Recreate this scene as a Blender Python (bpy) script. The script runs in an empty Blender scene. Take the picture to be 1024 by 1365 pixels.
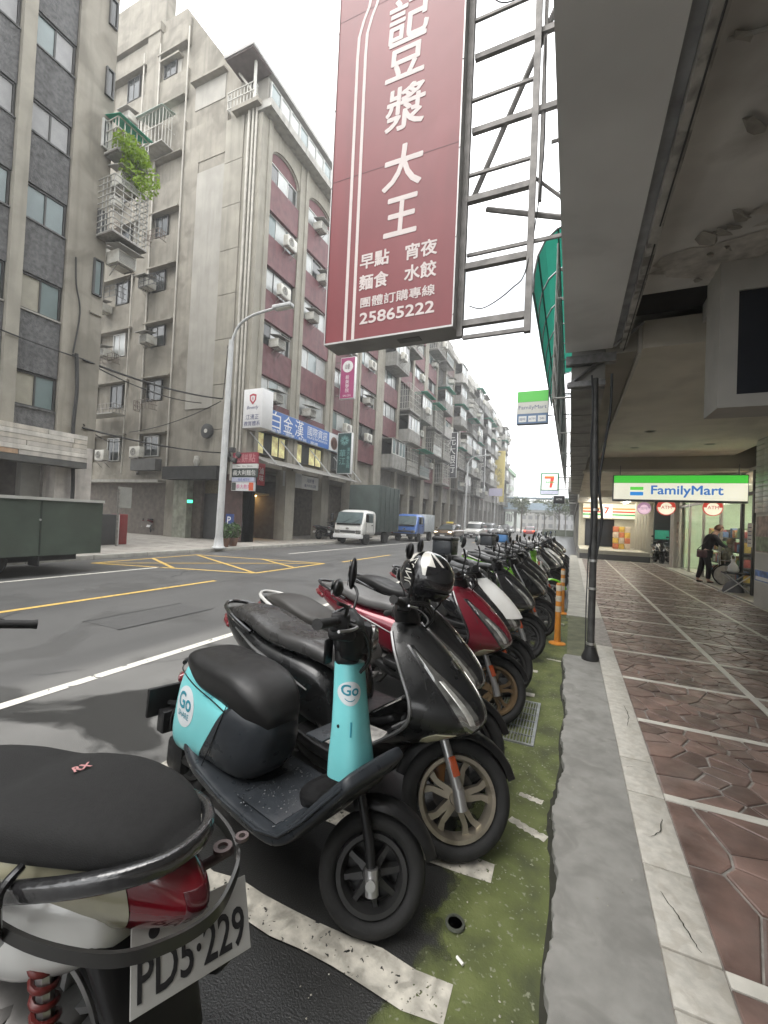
import bpy, bmesh, math, random
from mathutils import Vector as Vec, Matrix
from mathutils.bvhtree import BVHTree
PI = math.pi
R = math.radians
rnd = random.Random(7)
sc = bpy.context.scene
C = sc.collection

# ------------------------------------------------------------------ camera, sky, sun, exposure
CAM_H = 1.45
def cam_axes(yaw, pitch, roll):
    f = Vec((-math.sin(yaw) * math.cos(pitch), math.cos(yaw) * math.cos(pitch), math.sin(pitch)))
    r = Vec((math.cos(yaw), math.sin(yaw), 0)); d = f.cross(r)
    c, s = math.cos(roll), math.sin(roll)
    return c * r + s * d, -s * r + c * d, f
cr, cd, cf = cam_axes(R(24.09), R(1.1), R(-2.53))
cam = bpy.data.cameras.new('camera')
cam.sensor_fit = 'HORIZONTAL'; cam.sensor_width = 36; cam.lens = 560 / 1024 * 36
cam.clip_start = 0.05; cam.clip_end = 3000
camo = bpy.data.objects.new('camera', cam); C.objects.link(camo)
m = Matrix.Identity(4)
for i in range(3):
    m[i][0] = cr[i]; m[i][1] = -cd[i]; m[i][2] = -cf[i]
m[2][3] = CAM_H
camo.matrix_world = m
sc.camera = camo

SUN_EL, SUN_ROT = R(66), R(196)
EM = .32                                     # lamps and lit signs against the daylight
world = bpy.data.worlds.new('World'); sc.world = world; world.use_nodes = True
nt = world.node_tree; nt.nodes.clear()
wo = nt.nodes.new('ShaderNodeOutputWorld'); bg = nt.nodes.new('ShaderNodeBackground')
sky = nt.nodes.new('ShaderNodeTexSky'); sky.sky_type = 'NISHITA'; sky.sun_disc = False
sky.sun_elevation = SUN_EL; sky.sun_rotation = SUN_ROT; sky.air_density = 1.0; sky.dust_density = 3.0
tc = nt.nodes.new('ShaderNodeTexCoord'); mp = nt.nodes.new('ShaderNodeMapping')
mp.inputs['Scale'].default_value = (1.0, 1.0, 3.2)
nz = nt.nodes.new('ShaderNodeTexNoise'); nz.inputs['Scale'].default_value = 3.0; nz.inputs['Detail'].default_value = 6
cr_ = nt.nodes.new('ShaderNodeValToRGB')
cr_.color_ramp.elements[0].position = .30; cr_.color_ramp.elements[0].color = (1.75, 1.82, 1.9, 1)
cr_.color_ramp.elements[1].position = .58; cr_.color_ramp.elements[1].color = (5.6, 5.62, 5.6, 1)
mx = nt.nodes.new('ShaderNodeMix'); mx.data_type = 'RGBA'; mx.inputs[0].default_value = .97
L = nt.links.new
L(tc.outputs['Generated'], mp.inputs['Vector']); L(mp.outputs[0], nz.inputs['Vector']); L(nz.outputs[0], cr_.inputs[0])
L(sky.outputs[0], mx.inputs[6]); L(cr_.outputs[0], mx.inputs[7]); L(mx.outputs[2], bg.inputs[0]); L(bg.outputs[0], wo.inputs[0])
bg.inputs[1].default_value = .12
sun = bpy.data.lights.new('sun', 'SUN'); sun.energy = .6; sun.angle = R(45); sun.color = (1, .97, .93)
suno = bpy.data.objects.new('sun', sun); C.objects.link(suno)
sd = Vec((math.sin(SUN_ROT) * math.cos(SUN_EL), math.cos(SUN_ROT) * math.cos(SUN_EL), math.sin(SUN_EL)))
suno.rotation_euler = sd.to_track_quat('Z', 'Y').to_euler()
vs = sc.view_settings; vs.view_transform = 'Standard'; vs.look = 'None'; vs.gamma = 1; vs.use_curve_mapping = False
vs.exposure = 2.62
try:
    sc.cycles.max_bounces = 7; sc.cycles.diffuse_bounces = 5; sc.cycles.glossy_bounces = 3
    sc.cycles.transmission_bounces = 4; sc.cycles.transparent_max_bounces = 8
    sc.cycles.caustics_reflective = False; sc.cycles.caustics_refractive = False
except Exception: pass

# ------------------------------------------------------------------ materials
MATS = {}
def mat(name, col, rough=.6, metal=0., var=.15, scale=4., bump=0., bscale=60., coat=0., streak=0., spec=.5, emit=0.,
        alpha=1., trans=0., dirt=None, dirt_amt=.5, rvar=0., bdist=.004, island=0., wear=None, transl=0.):
    if name in MATS: return MATS[name]
    ma = bpy.data.materials.new(name); ma.use_nodes = True; MATS[name] = ma
    n = ma.node_tree; b = n.nodes['Principled BSDF']; K = n.links.new
    if len(col) == 3: col = (*col, 1)
    b.inputs['Roughness'].default_value = rough; b.inputs['Metallic'].default_value = metal
    b.inputs['Coat Weight'].default_value = coat; b.inputs['Coat Roughness'].default_value = .08
    b.inputs['Specular IOR Level'].default_value = spec
    b.inputs['Base Color'].default_value = col
    if trans: b.inputs['Transmission Weight'].default_value = trans
    if alpha < 1: b.inputs['Alpha'].default_value = alpha
    if emit:
        b.inputs['Emission Color'].default_value = col; b.inputs['Emission Strength'].default_value = emit * EM
    if transl:
        o_ = n.nodes['Material Output']; tl = n.nodes.new('ShaderNodeBsdfTranslucent'); tl.inputs[0].default_value = col; ms_ = n.nodes.new('ShaderNodeMixShader'); ms_.inputs[0].default_value = transl
        K(b.outputs[0], ms_.inputs[1]); K(tl.outputs[0], ms_.inputs[2]); K(ms_.outputs[0], o_.inputs[0])
    if var == 0 and not bump and not streak and dirt is None: return ma
    tcn = n.nodes.new('ShaderNodeTexCoord')
    def noise(sc_, det=5, mapping=None, dist=0):
        t = n.nodes.new('ShaderNodeTexNoise'); t.inputs['Scale'].default_value = sc_; t.inputs['Detail'].default_value = det
        t.inputs['Distortion'].default_value = dist
        if mapping:
            q = n.nodes.new('ShaderNodeMapping'); q.inputs['Scale'].default_value = mapping
            K(tcn.outputs['Object'], q.inputs[0]); K(q.outputs[0], t.inputs['Vector'])
        else: K(tcn.outputs['Object'], t.inputs['Vector'])
        return t
    def ramp(a, lo, hi):
        q = n.nodes.new('ShaderNodeMapRange'); q.inputs[1].default_value = lo; q.inputs[2].default_value = hi
        K(a, q.inputs[0]); return q.outputs[0]
    def mix(fac, a, c, mode='MIX'):
        q = n.nodes.new('ShaderNodeMix'); q.data_type = 'RGBA'; q.blend_type = mode
        if isinstance(fac, (int, float)): q.inputs[0].default_value = fac
        else: K(fac, q.inputs[0])
        for i, v in ((6, a), (7, c)):
            if isinstance(v, tuple): q.inputs[i].default_value = v
            else: K(v, q.inputs[i])
        return q.outputs[2]
    def dk(c, k): return (min(1, c[0] * k), min(1, c[1] * k), min(1, c[2] * k), 1)
    a = noise(scale)
    cur = mix(ramp(a.outputs[0], .3, .7), dk(col, 1 - var), dk(col, 1 + var))
    if streak:
        s = noise(1.0, 4, (5, 5, .35))
        cur = mix(ramp(s.outputs[0], .48, .72), cur, mix(1.0, cur, dk((1, 1, 1), 1 - streak), 'MULTIPLY'))
    if dirt is not None:
        d = noise(scale * .6, 8, None, .6)
        f = n.nodes.new('ShaderNodeMath'); f.operation = 'MULTIPLY'; K(ramp(d.outputs[0], .5, .62), f.inputs[0]); f.inputs[1].default_value = dirt_amt
        cur = mix(f.outputs[0], cur, (*dirt[:3], 1))
    if island:
        g_ = n.nodes.new('ShaderNodeObjectInfo')
        hs = n.nodes.new('ShaderNodeHueSaturation'); K(cur, hs.inputs['Color'])
        q = n.nodes.new('ShaderNodeMapRange'); q.inputs[3].default_value = 1 - island; q.inputs[4].default_value = 1 + island
        K(g_.outputs['Random'], q.inputs[0]); K(q.outputs[0], hs.inputs['Value']); cur = hs.outputs[0]
    K(cur, b.inputs['Base Color'])
    if emit: K(cur, b.inputs['Emission Color'])
    if rvar:
        q = n.nodes.new('ShaderNodeMapRange'); q.inputs[1].default_value = .35; q.inputs[2].default_value = .65
        q.inputs[3].default_value = max(.02, rough - rvar); q.inputs[4].default_value = min(1, rough + rvar)
        K(noise(scale * 1.7, 4).outputs[0], q.inputs[0]); K(q.outputs[0], b.inputs['Roughness'])
    if bump:
        bn = noise(bscale, 4); bu = n.nodes.new('ShaderNodeBump'); bu.inputs['Strength'].default_value = bump
        bu.inputs['Distance'].default_value = bdist; K(bn.outputs[0], bu.inputs['Height']); K(bu.outputs[0], b.inputs['Normal'])
    if wear is not None:
        w = noise(wear[0], 8, None, .3); o = n.nodes['Material Output']
        tr = n.nodes.new('ShaderNodeBsdfTransparent'); ms = n.nodes.new('ShaderNodeMixShader')
        K(ramp(w.outputs[0], wear[1], wear[1] + .04), ms.inputs[0]); K(b.outputs[0], ms.inputs[1]); K(tr.outputs[0], ms.inputs[2])
        K(ms.outputs[0], o.inputs[0])
    return ma

# ------------------------------------------------------------------ mesh builder
class MB:
    def __init__(s): s.v = []; s.f = []
    def add(s, vs_, fs, M=None):
        o = len(s.v)
        s.v += [tuple(M @ Vec(p)) if M else tuple(p) for p in vs_]
        s.f += [tuple(i + o for i in f) for f in fs]; return s
    def box(s, x0, x1, y0, y1, z0, z1, M=None):
        v = [(x, y, z) for z in (z0, z1) for y in (y0, y1) for x in (x0, x1)]
        return s.add(v, [(0, 2, 3, 1), (4, 5, 7, 6), (0, 1, 5, 4), (2, 6, 7, 3), (0, 4, 6, 2), (1, 3, 7, 5)], M)
    def cbox(s, x0, x1, y0, y1, z0, z1, c=.01, M=None):
        bm = bmesh.new(); bmesh.ops.create_cube(bm, size=1)
        for q in bm.verts: q.co = Vec(((x0 + x1) / 2 + q.co.x * (x1 - x0), (y0 + y1) / 2 + q.co.y * (y1 - y0), (z0 + z1) / 2 + q.co.z * (z1 - z0)))
        bmesh.ops.bevel(bm, geom=bm.edges[:], offset=c, segments=2, affect='EDGES', profile=.5)
        bm.verts.index_update()
        s.add([q.co[:] for q in bm.verts], [[w.index for w in f.verts] for f in bm.faces], M); bm.free(); return s
    def tube(s, pts, r, n=8, cap=True, M=None):
        pts = [Vec(p) for p in pts]; N = len(pts); rr = r if isinstance(r, (list, tuple)) else [r] * N
        vs_ = []; prev = None
        for i, p in enumerate(pts):
            t = (pts[min(i + 1, N - 1)] - pts[max(i - 1, 0)]).normalized()
            if prev is None:
                u = t.cross(Vec((0, 0, 1)))
                if u.length < 1e-3: u = t.cross(Vec((0, 1, 0)))
            else: u = prev - t * prev.dot(t)
            u.normalize(); prev = u; w = t.cross(u)
            for k in range(n):
                a = 2 * PI * k / n; vs_.append(p + (u * math.cos(a) + w * math.sin(a)) * rr[i])
        fs = [(i * n + k, i * n + (k + 1) % n, (i + 1) * n + (k + 1) % n, (i + 1) * n + k) for i in range(N - 1) for k in range(n)]
        if cap: fs += [tuple(range(n))[::-1], tuple((N - 1) * n + k for k in range(n))]
        return s.add(vs_, fs, M)
    def lathe(s, prof, n=24, M=None, closed=False):          # prof: (radius, height) about z
        vs_ = [(r * math.cos(2 * PI * k / n), r * math.sin(2 * PI * k / n), h) for r, h in prof for k in range(n)]
        m_ = len(prof); rng = m_ if closed else m_ - 1
        fs = [(i * n + k, i * n + (k + 1) % n, ((i + 1) % m_) * n + (k + 1) % n, ((i + 1) % m_) * n + k) for i in range(rng) for k in range(n)]
        if not closed:
            if prof[0][0] > 1e-5: fs.append(tuple(range(n))[::-1])
            if prof[-1][0] > 1e-5: fs.append(tuple((m_ - 1) * n + k for k in range(n)))
        return s.add(vs_, fs, M)
    def rings(s, rg, cap=True, M=None, closed=False):
        n = len(rg[0]); N = len(rg)
        fs = [(i * n + k, i * n + (k + 1) % n, ((i + 1) % N) * n + (k + 1) % n, ((i + 1) % N) * n + k) for i in range(N if closed else N - 1) for k in range(n)]
        if cap and not closed: fs += [tuple(range(n))[::-1], tuple((N - 1) * n + k for k in range(n))]
        return s.add([p for r in rg for p in r], fs, M)
    def prism(s, poly, z0, z1, M=None):
        n = len(poly)
        return s.add([(x, y, z0) for x, y in poly] + [(x, y, z1) for x, y in poly],
                     [tuple(range(n))[::-1], tuple(range(n, 2 * n))] + [(k, (k + 1) % n, n + (k + 1) % n, n + k) for k in range(n)], M)
    def mesh(s, name='mesh', smooth=None, fix=False):
        me = bpy.data.meshes.new(name); me.from_pydata(s.v, [], s.f); me.validate()
        if fix or smooth:
            bm = bmesh.new(); bm.from_mesh(me)
            if smooth: bmesh.ops.remove_doubles(bm, verts=bm.verts, dist=1e-5)
            bmesh.ops.recalc_face_normals(bm, faces=bm.faces); bm.to_mesh(me); bm.free()
        if smooth:
            me.shade_smooth(); me.set_sharp_from_angle(angle=R(smooth))
        me.update(); return me
    def build(s, name, ma, parent=None, smooth=None, **k):
        return ob(name, s.mesh(name, smooth, True), ma, parent, **k)

def ob(name, me, ma=None, parent=None, loc=(0, 0, 0), rot=(0, 0, 0), kind=None, label=None, cat=None, group=None, M=None):
    o = bpy.data.objects.new(name, me); C.objects.link(o)
    if ma is not None and me is not None:
        if len(me.materials) == 0: me.materials.append(ma)
        if me.materials[0] != ma:
            o.material_slots[0].link = 'OBJECT'; o.material_slots[0].material = ma
    if parent is not None: o.parent = parent
    if M is not None: o.matrix_local = M
    else: o.location = loc; o.rotation_euler = rot
    tag(o, label, cat, group, kind); return o
def tag(o, label=None, cat=None, group=None, kind=None):
    if label: o['label'] = label
    if cat: o['category'] = cat
    if group: o['group'] = group
    if kind: o['kind'] = kind
    return o
def thing(name, label, cat, loc=(0, 0, 0), rz=0, group=None):
    o = bpy.data.objects.new(name, None); o.empty_display_size = .2; C.objects.link(o); o.location = loc; o.rotation_euler = (0, 0, rz)
    return tag(o, label, cat, group)
def bx(name, ma, parent, x0, x1, y0, y1, z0, z1, bev=0, **k):
    b = MB()
    if bev: b.cbox(x0, x1, y0, y1, z0, z1, bev)
    else: b.box(x0, x1, y0, y1, z0, z1)
    return ob(name, b.mesh(name, 40 if bev else None, True), ma, parent, **k)
def empty_part(name, parent, loc=(0, 0, 0)):
    o = bpy.data.objects.new(name, None); C.objects.link(o); o.parent = parent; o.location = loc; return o

TMP = bpy.data.scenes.new('scratch')          # evaluates lettering and skins on their own; removed at the end
def evaluated_mesh(o):
    TMP.collection.objects.link(o); vl = TMP.view_layers[0]; vl.update()
    me = bpy.data.meshes.new_from_object(o.evaluated_get(vl.depsgraph)); bpy.data.objects.remove(o); return me
def text_mesh(body, size=1, bold=0., ext=.001, width=None, spacing=1.0, line=1.0, shear=0):
    cu = bpy.data.curves.new('t', 'FONT'); cu.body = body; cu.size = size; cu.align_x = 'CENTER'; cu.align_y = 'CENTER'
    cu.extrude = ext; cu.offset = bold; cu.resolution_u = 3; cu.space_character = spacing; cu.space_line = line; cu.shear = shear
    me = evaluated_mesh(bpy.data.objects.new('t', cu)); bpy.data.curves.remove(cu)
    me.materials.clear()
    if len(me.vertices):
        xs = [v.co.x for v in me.vertices]; ys = [v.co.y for v in me.vertices]
        cx, cy = (min(xs) + max(xs)) / 2, (min(ys) + max(ys)) / 2; k = 1 if not width else width / (max(xs) - min(xs))
        for v in me.vertices: v.co.x = (v.co.x - cx) * k; v.co.y -= cy
    return me
def text(body, ma, parent, M, size=.2, name='lettering', fat=.0, **k):
    me = text_mesh(body, size, **k)
    if fat:      # heavier strokes: shifted copies of the glyph in one mesh, each a hair further out
        b = MB(); vs_ = [v.co.copy() for v in me.vertices]; fs = [tuple(p.vertices) for p in me.polygons]
        for i, (dx, dy) in enumerate(((0, 0), (fat, 0), (-fat, 0), (0, fat), (0, -fat), (fat * .7, fat * .7), (-fat * .7, -fat * .7), (fat * .7, -fat * .7), (-fat * .7, fat * .7))):
            b.add([(v.x + dx, v.y + dy, v.z + i * .00012) for v in vs_], fs)
        me = b.mesh('glyph')
    return ob(name, me, ma, parent, M=M)
def frame(origin, right, up):          # local x = right, local y = up, local z = out of the face
    r = Vec(right).normalized(); u = Vec(up).normalized(); o = r.cross(u)
    M_ = Matrix.Identity(4)
    for i in range(3): M_[i][0] = r[i]; M_[i][1] = u[i]; M_[i][2] = o[i]; M_[i][3] = origin[i]
    return M_
def FY(x, y, z): return frame((x, y, z), (1, 0, 0), (0, 0, 1))       # on a face that looks towards -Y (to the camera)
def FX(x, y, z): return frame((x, y, z), (0, 1, 0), (0, 0, 1))       # on a face that looks towards +X

def cat_rom(keys, sub):
    out = []; N = len(keys)
    for i in range(N - 1):
        p0, p1, p2, p3 = keys[max(i - 1, 0)], keys[i], keys[i + 1], keys[min(i + 2, N - 1)]
        for j in range(sub):
            t = j / sub; t2, t3 = t * t, t * t * t
            out.append([.5 * (2 * b + (c - a) * t + (2 * a - 5 * b + 4 * c - d) * t2 + (3 * b - a - 3 * c + d) * t3) for a, b, c, d in zip(p0, p1, p2, p3)])
    out.append(list(keys[-1])); return out
def ring_loft(mb, keys, n=20, sub=4, rnd_end=True, y0=0., M=None):
    """keys: (x, z, half width, height above, height below, tilt degrees, exponent): superellipse rings along a path in the xz plane"""
    ks = cat_rom(keys, sub); rg = []
    def ring(k, s=1., dx=0, dz=0):
        x, z, w, ht, hb, ti, p = k; a = R(ti); r = []
        for i in range(n):
            th = 2 * PI * (i + .5) / n; c, q = math.cos(th), math.sin(th)
            yy = w * s * math.copysign(abs(c) ** (2 / p), c); vv = s * (ht if q > 0 else hb) * math.copysign(abs(q) ** (2 / p), q)
            r.append((x + dx - vv * math.sin(a), yy + y0, z + dz + vv * math.cos(a)))
        return r
    for k in ks: rg.append(ring(k))
    if rnd_end:
        for e, nb, st in ((0, 1, 0), (-1, -2, 1)):
            a, b = ks[e], ks[nb]; d = Vec((a[0] - b[0], 0, a[1] - b[1]));
            d = d.normalized() * min(a[2], a[3] + a[4], .05) if d.length > 1e-6 else d
            ex = [ring(a, .88, d.x * .3, d.z * .3), ring(a, .55, d.x * .5, d.z * .5)]
            if st: rg += ex
            else: rg = ex[::-1] + rg
    mb.rings(rg, True, M); return mb
def hull_levels(mb, lv, nt=18, sub=3, depth=.03, M=None):
    """front shells: lv rows (z, x front, x rear, half width, exponent); plan-view U at every height, closed at the back"""
    ks = cat_rom(lv, sub); rg = []
    for z, xf, xr, w, p in ks:
        r = []
        for i in range(nt + 1):
            t = -1 + 2 * i / nt; r.append((xr + (xf - xr) * (1 - abs(t) ** p), w * t, z))
        for i in range(nt + 1):
            t = 1 - 2 * i / nt; r.append((xr + min(depth, (xf - xr) * .6) * (1 - abs(t) ** 2.5) + .0015, w * .985 * t, z))
        rg.append(r)
    mb.rings(rg, True, M); return mb
def hull_patch(mb, lv, zs, t0, t1, off=.006, nu=6, thick=.004):
    """a raised panel lying on the shell described by lv: rows at heights zs, from parameter t0(z) to t1(z)"""
    def S(z):
        for a, b in zip(lv, lv[1:]):
            if a[0] <= z <= b[0]:
                q = (z - a[0]) / (b[0] - a[0]); return [c + (d - c) * q for c, d in zip(a, b)]
        return lv[-1]
    fine = cat_rom(lv, 6)
    def P(z, t):
        k = min(fine, key=lambda r: abs(r[0] - z)); i = fine.index(k)
        j = i + 1 if z > k[0] and i + 1 < len(fine) else (i - 1 if z < k[0] and i > 0 else i)
        if j != i:
            q = (z - k[0]) / (fine[j][0] - k[0]); k = [c + (d - c) * q for c, d in zip(k, fine[j])]
        _, xf, xr, w, p = k; return Vec((xr + (xf - xr) * (1 - abs(t) ** p), w * t, z))
    top = []; bot = []
    N = len(zs)
    for z in zs:
        a, b = t0(z), t1(z); rt = []; rb = []
        for i in range(nu + 1):
            t = a + (b - a) * i / nu; p = P(z, t); e = .01
            du = P(z, min(1, t + e)) - P(z, max(-1, t - e)); dv = P(z + e, t) - P(z - e, t)
            nn = du.cross(dv)
            if nn.length < 1e-9: nn = Vec((1, 0, 0))
            nn.normalize()
            if nn.x < 0 and abs(nn.x) > .05: nn = -nn
            if nn.y * t < 0 and abs(nn.x) <= .05: nn = -nn
            edge = min(i, nu - i) / (nu / 2); rt.append(p + nn * (off * (.55 + .45 * min(1, edge * 1.5)))); rb.append(p - nn * thick)
        top.append(rt); bot.append(rb)
    rg = [tuple(t_ + b_[::-1]) for t_, b_ in zip(top, bot)]
    mb.rings(rg, True); return mb
ORD = ['ground', 'first', 'second', 'third', 'fourth', 'fifth', 'sixth', 'seventh', 'eighth', 'ninth', 'tenth', 'eleventh', 'twelfth', 'thirteenth', 'fourteenth', 'fifteenth', 'sixteenth', 'seventeenth', 'eighteenth', 'nineteenth', 'twentieth']
# ------------------------------------------------------------------ helpers for the view
def project(p):
    v = Vec(p) - Vec((0, 0, CAM_H)); d = v.dot(cf)
    if d < .05: return None
    return 512 + 560 * v.dot(cr) / d, 682.5 + 560 * v.dot(cd) / d
def inview(p, mg=30):
    q = project(p); return q is not None and -mg < q[0] < 1024 + mg and -mg < q[1] < 1365 + mg

# ------------------------------------------------------------------ ground, road, pavements
def road_material():
    ma = bpy.data.materials.new('asphalt'); ma.use_nodes = True; n = ma.node_tree; K = n.links.new; b = n.nodes['Principled BSDF']
    tcn = n.nodes.new('ShaderNodeTexCoord')
    def noise(s, det=4, dist=0, mapping=None):
        t = n.nodes.new('ShaderNodeTexNoise'); t.inputs['Scale'].default_value = s; t.inputs['Detail'].default_value = det; t.inputs['Distortion'].default_value = dist
        if mapping:
            q = n.nodes.new('ShaderNodeMapping'); q.inputs['Scale'].default_value = mapping; K(tcn.outputs['Object'], q.inputs[0]); K(q.outputs[0], t.inputs['Vector'])
        else: K(tcn.outputs['Object'], t.inputs['Vector'])
        return t.outputs[0]
    def mr(a, lo, hi, c=0, d=1):
        q = n.nodes.new('ShaderNodeMapRange'); K(a, q.inputs[0])
        for i, v in enumerate((lo, hi, c, d)): q.inputs[i + 1].default_value = v
        return q.outputs[0]
    def mix(f, a, c):
        q = n.nodes.new('ShaderNodeMix'); q.data_type = 'RGBA'; K(f, q.inputs[0])
        for i, v in ((6, a), (7, c)):
            if isinstance(v, tuple): q.inputs[i].default_value = (*v, 1)
            else: K(v, q.inputs[i])
        return q.outputs[2]
    fine = noise(160, 3); big = noise(.35, 5, .3); wet = noise(.85, 7, .5)
    xyz = n.nodes.new('ShaderNodeSeparateXYZ'); K(tcn.outputs['Object'], xyz.inputs[0])
    near = mr(xyz.outputs[0], -4.1, -3.9)                     # the parking lane is older, paler asphalt than the traffic lane
    base = mix(mr(fine, .3, .7), (.045, .045, .044), (.125, .124, .12))
    lane = mix(mr(big, .35, .65), (.068, .068, .067), (.098, .097, .095))
    old = mix(mr(noise(1.3, 6, .2), .35, .65), (.15, .148, .14), (.23, .226, .215))
    c = mix(near, lane, old)
    m_ = n.nodes.new('ShaderNodeMix'); m_.data_type = 'RGBA'; m_.inputs[0].default_value = .45; K(c, m_.inputs[6]); K(base, m_.inputs[7])
    trk = noise(1.0, 4, 0, (1.1, .03, 1)); t2 = n.nodes.new('ShaderNodeMix'); t2.data_type = 'RGBA'; t2.blend_type = 'MULTIPLY'; K(mr(trk, .5, .68, 0, .55), t2.inputs[0]); K(m_.outputs[2], t2.inputs[6]); t2.inputs[7].default_value = (.55, .55, .55, 1); m_ = t2
    vo = n.nodes.new('ShaderNodeTexVoronoi'); vo.feature = 'DISTANCE_TO_EDGE'; vo.inputs['Scale'].default_value = .42; wv = n.nodes.new('ShaderNodeMix'); wv.data_type = 'RGBA'; wv.inputs[0].default_value = .28; nt2 = n.nodes.new('ShaderNodeTexNoise'); nt2.inputs['Scale'].default_value = 2.2; nt2.inputs['Detail'].default_value = 6; K(tcn.outputs['Object'], nt2.inputs['Vector']); K(tcn.outputs['Object'], wv.inputs[6]); K(nt2.outputs['Color'], wv.inputs[7]); K(wv.outputs[2], vo.inputs['Vector'])
    ck = n.nodes.new('ShaderNodeMath'); ck.operation = 'MULTIPLY'; K(mr(vo.outputs['Distance'], .0, .010, 1, 0), ck.inputs[0]); K(mr(noise(.5, 3), .5, .6), ck.inputs[1])
    c3 = n.nodes.new('ShaderNodeMix'); c3.data_type = 'RGBA'; K(ck.outputs[0], c3.inputs[0]); K(m_.outputs[2], c3.inputs[6]); c3.inputs[7].default_value = (.025, .025, .025, 1); m_ = c3
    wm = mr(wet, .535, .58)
    kerb = mr(xyz.outputs[0], -2.1, -1.4)                     # wet strip, darkened to paint contact shade under the parked scooters
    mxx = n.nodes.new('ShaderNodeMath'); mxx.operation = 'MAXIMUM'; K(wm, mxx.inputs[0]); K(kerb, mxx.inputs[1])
    wet_shade = n.nodes.new('ShaderNodeMath'); wet_shade.operation = 'MULTIPLY'; K(mxx.outputs[0], wet_shade.inputs[0]); K(mr(xyz.outputs[0], -4.4, -3.4, .25, 1), wet_shade.inputs[1])
    K(mix(wet_shade.outputs[0], m_.outputs[2], (.03, .03, .029)), b.inputs['Base Color'])  # wet asphalt tone, deepened to stand for contact shade
    K(mr(wet_shade.outputs[0], 0, 1, .62, .34), b.inputs['Roughness'])
    bu = n.nodes.new('ShaderNodeBump'); bu.inputs['Strength'].default_value = .55; bu.inputs['Distance'].default_value = .004
    K(fine, bu.inputs['Height']); K(bu.outputs[0], b.inputs['Normal']); return ma
ASPH = road_material()
mat_con = mat('grey_concrete', (.235, .23, .212), .9, var=.16, scale=10, bump=.5, bscale=300, bdist=.002, dirt=(.165, .16, .146), dirt_amt=.6)
mat_pave = mat('pavement_slab', (.3, .28, .25), .75, var=.2, scale=3, bump=.2, dirt=(.18, .17, .15), dirt_amt=.5)
mat_white = mat('road_paint_white', (.62, .6, .54), .65, var=.12, scale=9, bump=.2, wear=(14, .62))
mat_white_worn = mat('road_paint_worn', (.47, .445, .385), .75, var=.3, scale=20, bump=.4, wear=(55, .635), dirt=(.2, .19, .16), dirt_amt=.6)
mat_yellow = mat('road_paint_yellow', (.55, .37, .10), .65, var=.12, scale=9, wear=(14, .63))
bx('ground', mat('bare_ground', (.16, .155, .14), .9, var=.2, scale=.4), None, -260, 260, -120, 420, -1.0, -.03, kind='structure')
def sheet(name, ma, x0, x1, y0, y1, z, **k):
    return ob(name, MB().add([(x0, y0, z), (x1, y0, z), (x1, y1, z), (x0, y1, z)], [(0, 1, 2, 3)]).mesh(name), ma, **k)
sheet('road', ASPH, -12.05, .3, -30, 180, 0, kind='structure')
# far pavement with its kerb stones
fp = bx('far_pavement', mat_pave, None, -30, -12.2, -30, 180, -.2, .12, kind='structure')
for i in range(40):
    y = 1 + i * 1.6
    bx('kerb_stone', mat('kerb_stone', (.34, .33, .3), .75, var=.2, scale=4, bump=.2), fp, -12.2, -12.045, y + .008, y + 1.592, -.1, .125, .012)
bx('kerb_stone', MATS['kerb_stone'], fp, -12.2, -12.045, 65.01, 180, -.1, .12)
# painted markings
def marking(pts, ma, z=.004, name='road_marking'):
    return ob(name, MB().add([(x, y, z) for x, y in pts], [tuple(range(len(pts)))]).mesh(name), ma, kind='structure')
def strip(p, q, w, ma, z=.004, jag=0):
    p, q = Vec(p), Vec(q); d = (q - p).normalized(); n_ = Vec((-d.y, d.x)) * w / 2
    if not jag: return marking([tuple(p - n_), tuple(q - n_), tuple(q + n_), tuple(p + n_)][::1], ma, z)
    N = 14; a = [p + (q - p) * i / N - n_ * (1 + rnd.uniform(-jag, jag)) for i in range(N + 1)]
    b = [p + (q - p) * i / N + n_ * (1 + rnd.uniform(-jag, jag)) for i in range(N + 1)]
    return marking([tuple(v) for v in a + b[::-1]], ma, z)
strip((-3.67, -8), (-3.67, 90), .105, mat_white)
strip((-6.88, -8), (-6.88, 6.75), .11, mat_yellow)
for k in range(7): strip((-6.88, 12.2 + 10 * k), (-6.88, 16.2 + 10 * k), .11, mat_yellow)
strip((-9.5, -8), (-9.5, 7.5), .1, mat_white)
strip((-9.8, 13.2), (-9.8, 90), .1, mat_white)
bxp = [(-7.08, 8.2), (-7.05, 11.35), (-11.5, 10.4), (-11.3, 6.9)]
for i in range(4): strip(bxp[i], bxp[(i + 1) % 4], .11, mat_yellow, .004)
strip(bxp[0], bxp[2], .1, mat_yellow, .008); strip(bxp[1], bxp[3], .1, mat_yellow, .0075)
strip((-9.2, 10.95), (-7.08, 9.8), .1, mat_yellow, .007); strip((-11.4, 8.7), (-9.2, 7.6), .1, mat_yellow, .007)
for y, x0, x1, w, j in ((1.255, -2.0, -.29, .125, .2), (1.80, -2.0, -.25, .105, .2), (2.42, -2, -.3, .07, .1), (3.84, -2, -.24, .075, .1), (4.48, -2, -.26, .075, .1), (5.15, -2, -.3, .07, .1), (5.78, -2, -.36, .07, .1), (6.9, -2, -.05, .06, .1), (8.1, -2, -.3, .06, .1)):
    strip((x0, y), (x1, y + .02), w, mat_white_worn, .0085, j)
strip((-2.06, -2), (-2.06, 22), .075, mat_white_worn, .0045, .1)
strip((-.23, 2.2), (-.06, 2.13), .045, mat_white_worn, .008, .28); strip((-.21, 2.42), (-.09, 2.4), .038, mat_white_worn, .008, .28)
strip((-.2, 5.0), (-.05, 4.98), .045, mat_white_worn, .008, .5)
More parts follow.
